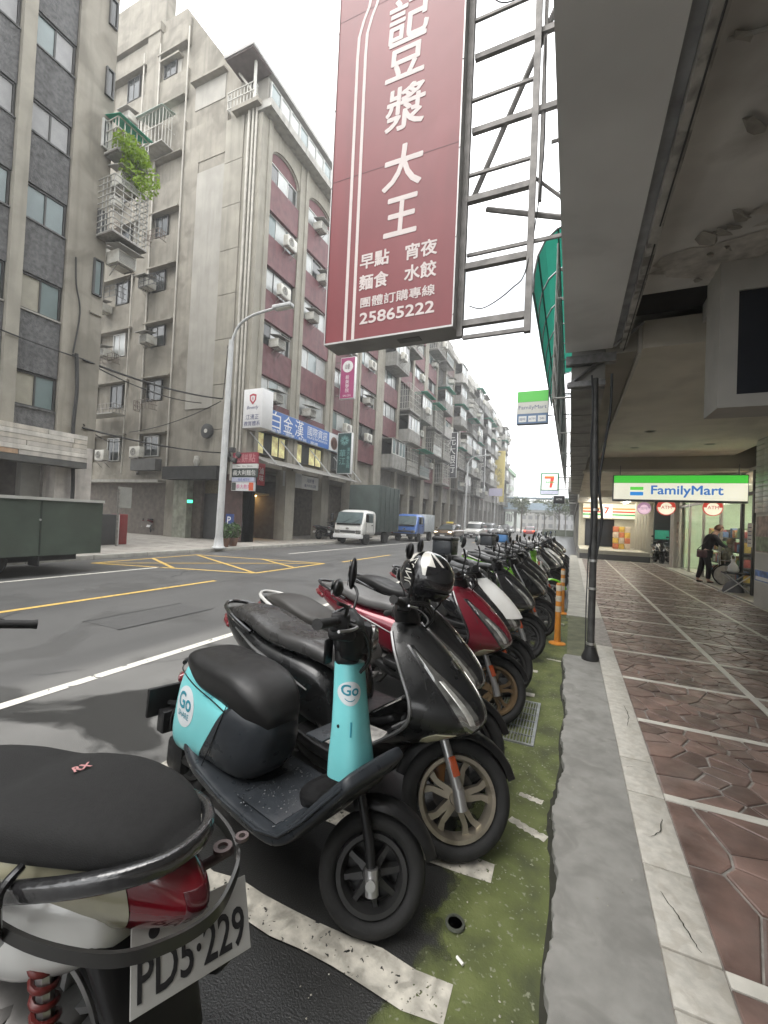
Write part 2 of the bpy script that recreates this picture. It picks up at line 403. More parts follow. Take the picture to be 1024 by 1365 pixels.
sheet('utility_patch', mat('utility_patch', (.072, .072, .071), .6, var=.3, scale=60, bump=.5), -5.55, -4.9, 3.35, 4.75, .004, kind='structure')
for e in ((-5.58, -5.55), (-4.9, -4.87)): sheet('utility_patch_seam', mat('seam', (.022, .022, .022), .6, var=0), e[0], e[1], 3.32, 4.78, .0055, kind='structure')
# moss in the gutter: a ragged skin on the asphalt
def moss():
    mb = MB(); NX, NY = 26, 260; y0, y1 = .1, 8.3
    vs_ = []; fs = []
    r2 = random.Random(3)
    for j in range(NY + 1):
        y = y0 + (y1 - y0) * j / NY
        left = -.52
        right = .02
        for i in range(NX + 1):
            x = left + (right - left) * i / NX
            vs_.append((x + (r2.uniform(-.012, .012) if i in (0, NX) else 0), y, .006))
    for j in range(NY):
        for i in range(NX):
            a = j * (NX + 1) + i; fs.append((a, a + 1, a + NX + 2, a + NX + 1))
    ma = bpy.data.materials.new('moss'); ma.use_nodes = True; n = ma.node_tree; K = n.links.new; b = n.nodes['Principled BSDF']
    tcn = n.nodes.new('ShaderNodeTexCoord')
    def noise(s, d, dd=0):
        t = n.nodes.new('ShaderNodeTexNoise'); t.inputs['Scale'].default_value = s; t.inputs['Detail'].default_value = d; t.inputs['Distortion'].default_value = dd; K(tcn.outputs['Object'], t.inputs['Vector']); return t.outputs[0]
    cr2 = n.nodes.new('ShaderNodeValToRGB'); e = cr2.color_ramp.elements
    e[0].position = .3; e[0].color = (.052, .06, .024, 1); e[1].position = .75; e[1].color = (.14, .158, .056, 1)
    q = e.new(.55); q.color = (.096, .114, .034, 1)
    K(noise(6, 14, .25), cr2.inputs[0]); sp = n.nodes.new('ShaderNodeMix'); sp.data_type = 'RGBA'
    mr = n.nodes.new('ShaderNodeMapRange'); mr.inputs[1].default_value = .62; mr.inputs[2].default_value = .7; K(noise(60, 3), mr.inputs[0]); K(mr.outputs[0], sp.inputs[0])
    K(cr2.outputs[0], sp.inputs[6]); sp.inputs[7].default_value = (.2, .21, .14, 1); K(sp.outputs[2], b.inputs['Base Color']); b.inputs['Roughness'].default_value = .8
    bu = n.nodes.new('ShaderNodeBump'); bu.inputs['Strength'].default_value = .5; bu.inputs['Distance'].default_value = .005; K(noise(90, 5), bu.inputs['Height']); K(bu.outputs[0], b.inputs['Normal'])
    # ragged edge towards the road, thinner further along
    xyz = n.nodes.new('ShaderNodeSeparateXYZ'); K(tcn.outputs['Object'], xyz.inputs[0])
    ed = n.nodes.new('ShaderNodeMapRange'); ed.inputs[1].default_value = -.50; ed.inputs[2].default_value = -.20; ed.inputs[3].default_value = .30; ed.inputs[4].default_value = 1.0; K(xyz.outputs[0], ed.inputs[0])
    fy = n.nodes.new('ShaderNodeMapRange'); fy.inputs[1].default_value = 4.6; fy.inputs[2].default_value = 8.2; fy.inputs[3].default_value = 0; fy.inputs[4].default_value = .55; K(xyz.outputs[1], fy.inputs[0])
    su = n.nodes.new('ShaderNodeMath'); su.operation = 'SUBTRACT'; K(ed.outputs[0], su.inputs[0]); K(fy.outputs[0], su.inputs[1])
    cmp_ = n.nodes.new('ShaderNodeMath'); cmp_.operation = 'SUBTRACT'; K(su.outputs[0], cmp_.inputs[0]); K(noise(8, 12, .3), cmp_.inputs[1])
    fa = n.nodes.new('ShaderNodeMapRange'); fa.inputs[1].default_value = -.06; fa.inputs[2].default_value = .10; K(cmp_.outputs[0], fa.inputs[0]); K(fa.outputs[0], b.inputs['Alpha'])
    ob('moss', mb.add(vs_, fs).mesh('moss', 60), ma, kind='stuff')
moss()
# concrete margin with a broken edge, then white stone slabs, then the crazy paving
def margin(y0, y1, ma, xr, jag=1.):
    N = int((y1 - y0) / .022); r2 = random.Random(int(y0 * 10) + 5); pts = []
    for i in range(N + 1):
        y = y0 + (y1 - y0) * i / N
        pts.append((-.012 + jag * (.012 * math.sin(y * 2.3) + .012 * math.sin(y * 7.1 + 1) + .006 * math.sin(y * 23 + 2) + r2.uniform(-.005, .005)), y))
    mb = MB(); vs_ = []; fs = []
    for x, y in pts: vs_ += [(x - .001, y, -.02), (x, y, .046), (x + .003, y, .05), (xr, y, .05), (xr, y, -.02)]
    for i in range(N):
        a = i * 5
        for k in range(4): fs.append((a + k, a + k + 1, a + k + 6, a + k + 5))
    fs += [tuple(range(5)), tuple(N * 5 + k for k in range(5))[::-1]]
    return ob('concrete_margin', mb.add(vs_, fs).mesh('m', None, True), ma, kind='structure')
margin(-3, 5.15, mat_con, .318)
def crack():
    r2 = random.Random(8); vs_ = []; fs = []; N = 110
    for i in range(N + 1):
        y = .6 + 4.5 * i / N; c = -.022 + .012 * math.sin(y * 2.3) + .012 * math.sin(y * 7.1 + 1); w = max(.001, .012 * r2.uniform(.2, 1.3) * (.5 + .5 * math.sin(y * 3.3)) + .003)
        vs_ += [(c - w - .004, y, .0088), (c + .02, y, .0088)]
    ob('kerb_crack', MB().add(vs_, [(2 * i, 2 * i + 1, 2 * i + 3, 2 * i + 2) for i in range(N)]).mesh('c'), mat('crack_dirt', (.022, .022, .014), .9, var=.3, scale=20), kind='structure')
crack()
margin(7.45, 24, mat('pale_concrete', (.36, .35, .31), .8, var=.2, scale=4, bump=.3, dirt=(.25, .245, .21)), .318, .4)
bx('concrete_margin', mat('mossy_concrete', (.11, .115, .07), .85, var=.35, scale=6, bump=.5), None, -.0, .47, 5.16, 7.44, -.02, .042, kind='structure')
mat_slab = mat('white_granite', (.47, .45, .40), .55, var=.14, scale=28, bump=.25, bscale=160, dirt=(.36, .33, .28), dirt_amt=.55)
mort = mat('mortar', (.27, .25, .225), .9, var=.3, scale=20, bump=.4)
floor = bx('arcade_floor', mort, None, .318, 12, -6, 22.3, -.3, .045, kind='structure')
ys = [-2.2, -1.2, -.2, .7, 1.53, 1.73, 2.12, 2.66, 3.03, 4.61, 5.75]
r3 = random.Random(11)
for a, b in zip(ys, ys[1:]): bx('granite_slab', mat_slab, floor, .322, .492, a + .004, b - .004, .0, .052 + r3.uniform(0, .004), .004)
for a in range(12): bx('granite_slab', mat_slab, floor, .322, .492, 7.5 + a * 1.2, 8.69 + a * 1.2, .0, .053, .004)
r31 = random.Random(6)
for pts in ([(.36, 1.98), (.395, 1.9), (.42, 1.82), (.44, 1.76)], [(.37, 2.3), (.42, 2.36), (.45, 2.47)], [(.34, 2.9), (.40, 2.93), (.47, 2.9)], [(.41, 3.5), (.44, 3.7), (.43, 3.9)]):
    fine = cat_rom(pts, 6); vs_ = []
    for i, (x, y) in enumerate(fine): w = .0016 * math.sin(PI * (i + .5) / len(fine)) + .0006; dx = r31.uniform(-.004, .004); vs_ += [(x + dx - w, y, .0572), (x + dx + w, y, .0572)]
    ob('slab_crack', MB().add(vs_, [(2 * i, 2 * i + 1, 2 * i + 3, 2 * i + 2) for i in range(len(fine) - 1)]).mesh('c'), MATS['crack_dirt'], floor)
mat_line = mat('white_terrazzo', (.6, .58, .52), .5, var=.12, scale=8, dirt=(.4, .38, .33), dirt_amt=.3)
XS = [.495, 1.475, 2.5, 3.42]; LW = .028
for x in (1.475, 2.5, 3.42): bx('marble_strip', mat_line, floor, x - LW, x + LW, -3, 22.2, .0, .0552)
CY = [1.7 + .988 * k for k in range(-5, 21)]
for y in CY:
    for a, b in zip(XS, XS[1:]): bx('marble_strip', mat_line, floor, a + (LW if a > 1 else .002), b - LW - .0005, y - LW, y + LW, .0, .0548)
mat_stone = mat('red_paving_stone', (.165, .108, .09), .4, var=.4, scale=7, bump=.35, bscale=45, bdist=.006, island=.3, rvar=.12, dirt=(.2, .155, .135), dirt_amt=.4)
def clip(poly, px, py, nx, ny):
    out = []
    for i in range(len(poly)):
        a, b = poly[i], poly[(i + 1) % len(poly)]
        da = (a[0] - px) * nx + (a[1] - py) * ny; db = (b[0] - px) * nx + (b[1] - py) * ny
        if da <= 0: out.append(a)
        if da * db < 0:
            t = da / (da - db); out.append((a[0] + (b[0] - a[0]) * t, a[1] + (b[1] - a[1]) * t))
    return out
def crazy(x0, x1, y0, y1, n, r, gap):
    nx_ = 4 if n < 20 else 6; ny_ = max(3, n // nx_); seeds = []
    md = .62 * math.sqrt((x1 - x0) * (y1 - y0) / (nx_ * ny_)); st = r.uniform(.6, 1.6)      # angular pieces of very unequal size
    for _ in range(nx_ * ny_ * 6):
        p = (r.uniform(x0, x1), r.uniform(y0, y1))
        if all(math.hypot((p[0] - q[0]) * st, (p[1] - q[1]) / st) > md * r.uniform(.5, 1.2) for q in seeds): seeds.append(p)
        if len(seeds) >= nx_ * ny_: break
    res = []
    for i, s in enumerate(seeds):
        poly = [(x0, y0), (x1, y0), (x1, y1), (x0, y1)]
        for j, q in enumerate(seeds):
            if i != j:
                dx, dy = q[0] - s[0], q[1] - s[1]; d = math.hypot(dx, dy); g_ = gap * r.uniform(.5, 1.4)
                poly = clip(poly, s[0] + dx / 2 - dx / d * g_ / 2, s[1] + dy / 2 - dy / d * g_ / 2, dx / d, dy / d)
                if len(poly) < 3: break
        if len(poly) >= 3: res.append(poly)
    return res
def stone_mb(mb, poly, z):
    cx = sum(p[0] for p in poly) / len(poly); cy = sum(p[1] for p in poly) / len(poly); n = len(poly)
    ins = [(p[0] + (cx - p[0]) * .05, p[1] + (cy - p[1]) * .05) for p in poly]
    vs_ = [(x, y, .03) for x, y in poly] + [(x, y, z - .003) for x, y in poly] + [(x, y, z) for x, y in ins]
    fs = [(k, (k + 1) % n, n + (k + 1) % n, n + k) for k in range(n)] + [(n + k, n + (k + 1) % n, 2 * n + (k + 1) % n, 2 * n + k) for k in range(n)] + [tuple(range(2 * n, 3 * n))]
    return mb.add(vs_, fs)
single = []; rest = MB(); r4 = random.Random(21)
for ci, (a, b) in enumerate(zip(XS, XS[1:])):
    for ri, (y0, y1) in enumerate(zip(CY, CY[1:])):
        vis = any(inview((x, y, .05), 0) for x in (a, (a + b) / 2, b) for y in (y0, (y0 + y1) / 2, y1))
        for poly in crazy((a + LW if a > 1 else a) + .003, b - LW - .003, y0 + LW + .003, y1 - LW - .003, 16 if y0 < 2.6 else 36, r4, .014):
            (single.append((y0 + (0 if vis else 100), poly)))
single.sort(key=lambda t: t[0])
for i, (k, poly) in enumerate(single):
    z = .0535 + r4.uniform(-.002, .0035)
    if i < 290: stone_mb(MB(), poly, z).build('paving_stone', mat_stone, floor)
    else: stone_mb(rest, poly, z)
tag(rest.build('paving_stones', mat_stone, floor), kind='stuff')
# grit and leaf scraps lying along the gutter and the margin
gt_ = MB(); rg_ = random.Random(77)
for i in range(420):
    y = .5 + 6.5 * rg_.random() ** 1.5; x = rg_.uniform(-.75, -.05) if i < 340 else rg_.uniform(.0, .3); z = .0085 if x < -.03 else .0505; q = rg_.uniform(.0012, .0045); a = rg_.uniform(0, 6.28)
    gt_.add([(x + q * math.cos(a + k * 1.57) * rg_.uniform(.6, 1.4), y + q * math.sin(a + k * 1.57) * rg_.uniform(.6, 1.4), z) for k in range(4)] + [(x, y, z + q * .6)], [(0, 1, 4), (1, 2, 4), (2, 3, 4), (3, 0, 4)])
gt_.build('grit', mat('grit', (.3, .29, .24), .85, var=.5, scale=40), kind='stuff')
# storm grate, drain hole, litter
gr = thing('drain_grate', 'rectangular steel drain grate set in the mossy gutter beside the red scooter', 'drain grate', (-.37, 3.33, .004))
mat_gal = mat('galvanised_steel', (.33, .34, .34), .45, .7, var=.2, scale=30)
b = MB()
for x0, x1, y0, y1 in ((-.2, .19, -.37, -.35), (-.2, .19, .35, .37), (-.2, -.18, -.35, .35), (.17, .19, -.35, .35)): b.box(x0, x1, y0, y1, 0, .012)
b.build('frame', mat_gal, gr)
for i in range(5): bx('cross_bar', mat_gal, gr, -.18, .17, -.235 + .117 * i - .004, -.235 + .117 * i + .004, -.0, .0125)
for i in range(17): bx('bearing_bar', mat_gal, gr, -.17 + i * .0205 - .003, -.17 + i * .0205 + .003, -.35, .35, .0005, .011)
bx('pit', mat('pit_black', (.012, .012, .011), .8, var=0), gr, -.18, .17, -.35, .35, .0, .0004)
h = thing('drain_hole', 'small round drain hole in the mossy gutter near the kerb', 'drain hole', (-.335, 1.535, .012))
MB().lathe([(.026, 0), (.026, .006), (.034, .006), (.036, 0)], 20).build('rim', mat('hole_rim', (.06, .065, .05), .7, var=.2), h, 40)
MB().lathe([(.0, .0008), (.026, .0008)], 20).build('void', MATS['pit_black'], h)
MB().tube([(-.30, 1.42, .016), (-.275, 1.405, .016)], .005, 8).build('cigarette_butt', mat('paper_white', (.75, .74, .7), .7, var=.05), label='white cigarette butt lying on the moss near the drain hole', cat='litter', smooth=40)
MB().cbox(-.03, .03, -.015, .015, 0, .006, .002).build('paper_scrap', MATS['paper_white'], loc=(-.13, 6.15, .012), rot=(0, 0, .5), label='white paper scrap on the asphalt near the orange bollard', cat='litter')
# ------------------------------------------------------------------ right side: the arcade building
mat_soff = mat('painted_soffit', (.8, .81, .81), .75, var=.1, scale=1.2, bump=.1, dirt=(.2, .2, .19), dirt_amt=.4)
mat_ceil = mat('old_plaster', (.68, .67, .645), .85, var=.2, scale=1.6, bump=.45, bscale=14, dirt=(.3, .28, .25), dirt_amt=.7)
mat_cream = mat('cream_ceiling', (.74, .70, .61), .8, var=.07, scale=2, dirt=(.42, .39, .33), dirt_amt=.3)
mat_dark = mat('dark_void', (.03, .03, .03), .9, var=.2)
mat_steel = mat('dull_steel', (.2, .2, .2), .5, .6, var=.25, scale=20)
mat_rust = mat('rusty_frame', (.17, .14, .12), .7, .3, var=.35, scale=14, bump=.2)
mat_beige = mat('beige_tile_wall', (.40, .38, .33), .6, var=.14, scale=3, bump=.1, streak=.3)
ab = thing('arcade_building', 'grey building on the right whose upper floors form the arcade roof', 'building', (0, 0, 0))
bx('upper_wall', mat('grey_tile_facade', (.33, .33, .32), .6, var=.15, scale=2, streak=.3), ab, .46, 14, -14, 22.2, 3.95, 17)
bx('fascia_box', mat_soff, ab, -.13, .36, -14, 5.3, 3.5, 4.7)
bx('fascia_groove', mat('groove_blue', (.34, .355, .375), .7, var=.3, scale=6), ab, .362, .425, -14, 5.28, 3.53, 4.2)
bx('soffit_lip', mat('peeling_lip', (.5, .49, .46), .8, var=.2, scale=9, bump=.3, dirt=(.15, .14, .13), dirt_amt=.8), ab, .427, .49, -14, 5.27, 3.47, 4.1)
bx('near_ceiling', mat_ceil, ab, .492, 3.5, -14, 4.42, 3.62, 3.9)
bx('near_ceiling', mat_ceil, ab, 1.16, 3.5, 4.422, 5.2, 3.615, 3.9)
bx('void', mat_dark, ab, .492, 1.158, 4.43, 5.24, 3.8, 3.9)
bx('cream_ceiling', mat_cream, ab, .64, 3.6, 5.202, 12.9, 3.42, 3.72)
bx('ceiling_trim', mat('white_trim', (.62, .6, .55), .6, var=.1), ab, .605, .638, 5.25, 12.9, 3.39, 3.7)
bx('side_panel', mat('stained_panel', (.42, .40, .35), .7, var=.15, scale=1.5, bump=.2, dirt=(.3, .28, .24)), ab, .3, .603, 5.32, 12.9, 3.44, 3.7)
# flakes of plaster peeling from the near ceiling
r5 = random.Random(4)
for i in range(26):
    cx, cy = (.75 + r5.random() * .9, 3.5 + r5.random() * .85) if i < 18 else (.6 + r5.random() * 1.2, 2.2 + r5.random() * 1.5)
    n_ = 8; rr = r5.uniform(.03, .12); el = r5.uniform(.25, .5)
    a0 = r5.uniform(.3, .9); rim = []
    for k in range(n_):
        a = 2 * PI * k / n_; u = rr * r5.uniform(.6, 1.3) * math.cos(a); v = rr * el * math.sin(a) * r5.uniform(.7, 1.2)
        rim.append((cx + u * math.cos(a0) - v * math.sin(a0), cy + u * math.sin(a0) + v * math.cos(a0)))
    zt = 3.618; mb = MB(); drop = [r5.uniform(.002, .035) for _ in rim]
    mb.add([(x, y, zt - d) for (x, y), d in zip(rim, drop)] + [(x, y, zt - d - .003) for (x, y), d in zip(rim, drop)],
           [tuple(range(n_)), tuple(range(n_, 2 * n_))[::-1]] + [(k, (k + 1) % n_, n_ + (k + 1) % n_, n_ + k) for k in range(n_)])
    mb.build('plaster_flake', mat('plaster_flake', (.36, .345, .31), .85, var=.2, scale=8), ab)
for x, y in ((1.75, 7.2), (1.35, 9.6), (1.3, 11.4), (2.9, 8.4), (2.7, 11.2)):
    MB().lathe([(.075, .0), (.085, -.006), (.1, -.006), (.105, 0)], 24).build('downlight_ring', mat('ring_white', (.55, .53, .48), .4, var=.05), ab, 40, loc=(x, y, 3.418))
    MB().lathe([(0, -.002), (.075, -.002)], 20).build('downlight_glass', mat('frosted_lamp', (.33, .31, .27), .4, var=.05), ab, loc=(x, y, 3.418))
bx('cross_beam', mat('cream_beam', (.40, .375, .32), .75, var=.08, scale=2), ab, .25, 6, 12.91, 13.2, 3.1, 3.95)
bx('beam_trim', mat('pale_trim', (.58, .56, .48), .5, var=.05), ab, .25, 6, 12.88, 13.22, 3.03, 3.098)
bx('rear_ceiling', mat_cream, ab, .25, 8, 13.22, 22.2, 3.3, 3.9)
bx('side_wall', mat('white_wall_tile', (.5, .49, .45), .45, var=.1, scale=2, dirt=(.4, .38, .34), dirt_amt=.3), ab, 3.44, 9, -14, 10.95, .0, 3.7)
r6 = random.Random(9)
for zz in range(14):
    for yy in range(3): bx('wall_tile', mat('glazed_tile', (.62, .61, .56), .3, var=.06, island=.06), ab, 3.418, 3.439, 9.8 + yy * .385, 10.175 + yy * .385, 1.93 + zz * .105, 2.025 + zz * .105, .004)
bx('pillar', mat('shop_pillar', (.46, .44, .4), .6, var=.1, scale=3), ab, 3.68, 4.2, 19.8, 20.4, .05, 3.3)
bx('pillar_poster', mat('poster_print', (.5, .42, .36), .5, var=.5, scale=9), ab, 3.78, 4.06, 19.79, 19.8, .9, 1.9)
# second fascia further along, lower
bx('fascia_box', mat('tile_soffit', (.29, .285, .265), .7, var=.18, scale=4, streak=.2), ab, -.06, .298, 5.42, 21.9, 3.08, 4.4)
for k in range(12): bx('soffit_seam', mat('seam_dark', (.13, .125, .12), .8, var=.2), ab, -.05, .29, 6.6 + k * 1.25, 6.62 + k * 1.25, 3.074, 3.082)
# brackets at the end of the fascia
bx('bracket', mat_steel, ab, -.12, .4, 5.31, 5.41, 3.36, 3.46); bx('bracket', mat_steel, ab, -.1, .3, 5.32, 5.4, 3.1, 3.16)
MB().tube([(-.1, 5.36, 3.12), (.3, 5.36, 3.44)], .02, 6).build('bracket', mat_steel, ab); MB().tube([(.36, 5.1, 3.44), (.62, 5.0, 3.62)], .018, 6).build('bracket', mat_steel, ab)
# peeled patches, conduit and an old tube fitting on the near ceiling
for i in range(2):
    cx, cy, rr = ((1.0, 4.0, .3), (1.35, 3.55, .22), (.8, 3.2, .16), (1.5, 2.7, .2), (1.9, 4.7, .28))[i]; n_ = 22; r9 = random.Random(40 + i)
    pts = [(cx + rr * r9.uniform(.6, 1.15) * math.cos(2 * PI * k / n_) * 1.5, cy + rr * r9.uniform(.6, 1.1) * math.sin(2 * PI * k / n_)) for k in range(n_)]
    ob('peeled_patch', MB().add([(x, y, 3.6125 - .0003 * i) for x, y in pts], [tuple(range(n_))[::-1]]).mesh('p'), mat('bare_concrete', (.52, .50, .465), .9, var=.35, scale=9, bump=.5), ab)
MB().tube([(2.1, -3, 3.59), (2.1, 4.0, 3.59), (2.1, 4.6, 3.59)], .012, 8).build('conduit', mat('conduit_grey', (.4, .4, .38), .5, var=.1), ab, 40)
MB().tube([(.55, 2.2, 3.6), (1.2, 2.25, 3.6), (2.1, 2.25, 3.595)], .009, 8).build('conduit', MATS['conduit_grey'], ab, 40)
MB().cbox(2.04, 2.16, 2.19, 2.31, 3.56, 3.615, .008).build('junction_box', MATS['conduit_grey'], ab, 40)
for k in range(3): MB().tube([(.47 + .0 * k, -1 + k * 2.2, 3.466), (.47, .1 + k * 2.2, 3.458), (.47, 1.0 + k * 2.2, 3.466)], .005, 6).build('loose_cable', mat('dark_wire', (.05, .05, .05), .6, var=.1), ab)
# hanging dark display box
lb = thing('display_box', 'dark hanging display box with pale frame under the arcade ceiling', 'display box', (1.64, 4.1, 2.45))
mat_fr = mat('pale_frame', (.42, .41, .38), .6, var=.08)
bx('casing', mat_fr, lb, -.62, 1.2, 0, .34, 0, 1.2)
b = MB(); b.box(-.62, -.5, -.03, -.001, 0, 1.2); b.box(-.4999, 1.2, -.03, -.001, 0, .1); b.box(-.4999, 1.2, -.03, -.001, .92, 1.2); b.build('bezel', mat_fr, lb)
bx('screen', mat('dark_glass', (.018, .022, .03), .25, var=.1), lb, -.4999, 1.19, -.012, -.002, .1, .92)
MB().lathe([(.045, 0), (.06, 0), (.06, .004), (.045, .004)], 28, closed=True).build('ring_emblem', mat_fr, lb, M=FY(-.235, -.014, .52))
# ------------------------------------------------------------------ convenience store
mat_alu = mat('dark_shop_frame', (.03, .03, .032), .4, var=.1)
mat_glass = mat('shop_glass', (.5, .6, .55), .04, alpha=.12, var=0)
st = thing('convenience_store', 'lit convenience store with glass front behind the standing person', 'shop', (0, 0, 0))
bx('shop_floor', mat('shop_floor', (.5, .48, .42), .35, var=.08), st, 3.9, 9, 11, 19.8, .04, .12)
bx('shop_back_wall', mat('shop_wall', (.55, .55, .46), .6, var=.1, scale=2), st, 7.6, 7.8, 11, 19.8, .1, 3.3)
bx('shop_end_wall', mat('shop_green_wall', (.42, .55, .38), .6, var=.08), st, 4.0, 7.6, 19.5, 19.7, .1, 3.3)
bx('shop_ceiling', mat('shop_ceiling', (.6, .6, .56), .6, var=.03), st, 3.9, 9, 11, 19.8, 3.0, 3.1)
bx('door_sill', mat('pale_sill', (.42, .41, .37), .7, var=.12, scale=5), st, 3.45, 3.95, 10.96, 19.8, .04, .09)
for y in (11.2, 12.35, 13.1, 14.7, 16.4, 18.1, 19.6): bx('mullion', mat_alu if y < 14 else mat('alu_frame', (.35, .34, .3), .4, .5, var=.1), st, 3.82, 3.89, y - .04, y + .04, .09, 2.99)
bx('transom', mat_alu, st, 3.825, 3.885, 11.0, 19.7, 2.42, 2.5)
for a, b_ in ((11.24, 12.31), (12.39, 13.06), (13.14, 14.66), (14.74, 16.36), (16.44, 18.06), (18.14, 19.56)): bx('glass_pane', mat_glass, st, 3.85, 3.858, a, b_, .1, 2.42)
for k in range(4):
    bx('ceiling_lamp', mat('shop_tube', (1, .96, .84), .5, var=0, emit=20), st, 4.6 + (k % 2) * 1.8, 4.75 + (k % 2) * 1.8, 12 + (k // 2) * 3.8, 14.6 + (k // 2) * 3.8, 2.95, 2.99)
# shelves with goods seen through the glass
goods_cols = [(.55, .2, .05), (.6, .45, .1), (.15, .3, .12), (.65, .6, .5), (.4, .08, .07), (.1, .2, .4)]
for si, y in enumerate((12.0, 13.6, 15.6)):
    sh = thing('shop_shelf', 'stocked shelf ' + ('nearest the door' if si == 0 else 'behind the wheelchair' if si == 1 else 'at the far end') + ' inside the lit convenience store', 'shelf', (4.35, y, .12), 0, 'shelves inside the convenience store')
    bx('shelf_frame', mat('shelf_grey', (.12, .12, .12), .5, var=.1), sh, 0, .03, 0, 1.2, 0, 1.5)
    for k in range(4):
        bx('shelf_board', MATS['shelf_grey'], sh, -.3, 0, 0, 1.2, .1 + k * .38, .13 + k * .38)
        for q in range(6):
            ci = (q * 5 + k * 3 + si) % 6; hgt = .16 + .1 * ((q * 7 + k) % 3) / 2
            bx('goods_pack', mat('goods%d' % ci, goods_cols[ci], .45, var=.25, scale=12), sh, -.28, -.06, .04 + q * .19, .2 + q * .19, .131 + k * .38, .131 + k * .38 + hgt, .01)
MB().lathe([(0, .16), (.25, .14), (.42, .0), (.40, -.12), (.2, -.2), (0, -.2)], 24).build('pendant_lamp', mat('orange_lamp', (1, .42, .10), .5, var=.1, emit=1.2), st, 40, loc=(5.4, 13.8, 2.2))
# hanging store sign
def store_sign():
    s = thing('hanging_store_sign', 'long lit store sign with green band hanging across the arcade', 'sign', (2.29, 12.05, 2.19))
    W, H_ = 1.36, .66
    bx('casing', mat('sign_casing', (.16, .17, .17), .5, var=.05), s, -W, W, 0, .16, 0, H_, .01)
    bx('green_band', mat('sign_green', (.06, .46, .05), .4, var=0, emit=.55), s, -W + .02, W - .02, -.006, -.001, .46, H_ - .02)
    bx('white_panel', mat('sign_white', (.9, .88, .72), .4, var=.06, scale=1.5, emit=.42), s, -W + .02, W - .02, -.006, -.001, .05, .455)
    bx('logo_bar', mat('logo_green', (.08, .40, .05), .4, var=0, emit=.8), s, -.98, -.70, -.010, -.0062, .285, .36)
    bx('logo_bar', mat('logo_blue', (.02, .16, .42), .4, var=0, emit=.8), s, -.98, -.70, -.010, -.0062, .15, .235)
    text('FamilyMart', mat('letter_blue', (.03, .13, .36), .4, var=0, emit=.7), s, FY(.18, -.0075, .255), .3, fat=.006, ext=.0005, width=1.42)
    for x in (-1.2, 1.2): MB().tube([(x, .08, H_), (x, .08, .9)], .012, 6).build('hanger', mat_steel, s)
store_sign()
def disc_sign(x, y, z, rad, cols, txt, lab):
    s = thing('round_sign', lab, 'sign', (x, y, z), 0, 'round signs under the hanging store sign')
    MB().lathe([(rad * .96, 0), (rad, .01), (rad, .03), (rad * .96, .04)], 32).build('disc', mat(cols[0], cols[1], .5, var=.05, emit=.5), s, 40, M=FY(0, 0, 0))
    MB().lathe([(rad * .55, 0), (rad * .6, .004)], 28).build('inner_disc', mat(cols[2], cols[3], .5, var=.05, emit=.5), s, 40, M=FY(0, -.041, 0))
    seg = [(0, -.02)] + [(rad * .88 * math.cos(a), -rad * .88 * math.sin(a) * .98) for a in [PI * k / 14 for k in range(15)]]
    MB().prism([(rad * .9 * math.cos(PI + PI * k / 14), rad * .9 * math.sin(PI + PI * k / 14)) for k in range(15)], .0395, .043).build('lower_half', mat(cols[4], cols[5], .5, var=.05, emit=.5), s, M=FY(0, 0, 0))
    text(txt, MATS[cols[0]], s, FY(0, -.047, .0), rad * .55)
    MB().tube([(0, -.02, rad), (0, -.02, rad + .1)], .006, 6).build('hanger', mat_steel, s)
disc_sign(1.73, 12.9, 2.06, .16, ('disc_mauve', (.36, .2, .3), 'disc_pink', (.75, .55, .62), 'disc_pink2', (.7, .5, .58)), '咖啡', 'small mauve round sign, leftmost of the three round signs')
disc_sign(2.22, 12.9, 2.1, .21, ('disc_red', (.5, .06, .04), 'disc_cream', (.85, .8, .62), 'disc_cream2', (.85, .8, .62)), 'ATM', 'red and cream round sign, middle one of the three round signs')
disc_sign(3.2, 12.9, 2.12, .21, ('disc_red', None, 'disc_cream', None, 'disc_cream2', None), 'ATM', 'red and cream round sign nearest the standing person')
# posters on the wall by the right edge
for z0, z1, nm, col, lab in ((1.12, 1.88, 'framed_poster', (.35, .25, .2), 'framed brown poster on the tiled wall at the right edge'), (.55, .82, 'blue_notice', (.12, .22, .5), 'small blue and white notice under the framed poster')):
    p = thing(nm, lab, 'poster', (3.415, 10.35, z0))
    bx('frame', mat('poster_frame', (.6, .58, .52), .5, var=.05), p, -.02, 0, -.35, .45, 0, z1 - z0)
    bx('print', mat(nm + '_print', col, .4, var=.6, scale=7), p, -.024, -.0205, -.32, .42, .03, z1 - z0 - .03)
    if 'blue' in nm: bx('white_field', mat('notice_white', (.8, .8, .78), .5, var=.05), p, -.026, -.0245, -.28, .38, .05, .12)
    else: bx('lower_print', mat('poster_green', (.22, .26, .15), .4, var=.5, scale=9), p, -.027, -.0245, -.3, .4, .05, .33)
pn = thing('paper_notice', 'white paper notice taped to the dark shop door frame', 'notice', (3.79, 12.35, 1.2))
bx('sheet', MATS['paper_white'], pn, -.012, -.008, -.14, .14, 0, .55)
for k in range(5): bx('print_line', mat('ink', (.1, .12, .2), .6, var=0), pn, -.0135, -.0125, -.1, .1, .08 + k * .09, .1 + k * .09)
# emergency lamp / speaker above
cl = thing('wall_camera', 'small white round camera on the wall beside the hanging store sign', 'camera', (3.98, 12.3, 2.62))
MB().lathe([(0, .1), (.06, .09), (.09, .04), (.09, 0), (0, 0)], 20).build('dome', MATS['ring_white'], cl, 40, M=FY(-.05, 0, 0))
MB().tube([(-.05, .0, 0), (-.03, .4, 0)], .025, 8).build('arm', MATS['ring_white'], cl)
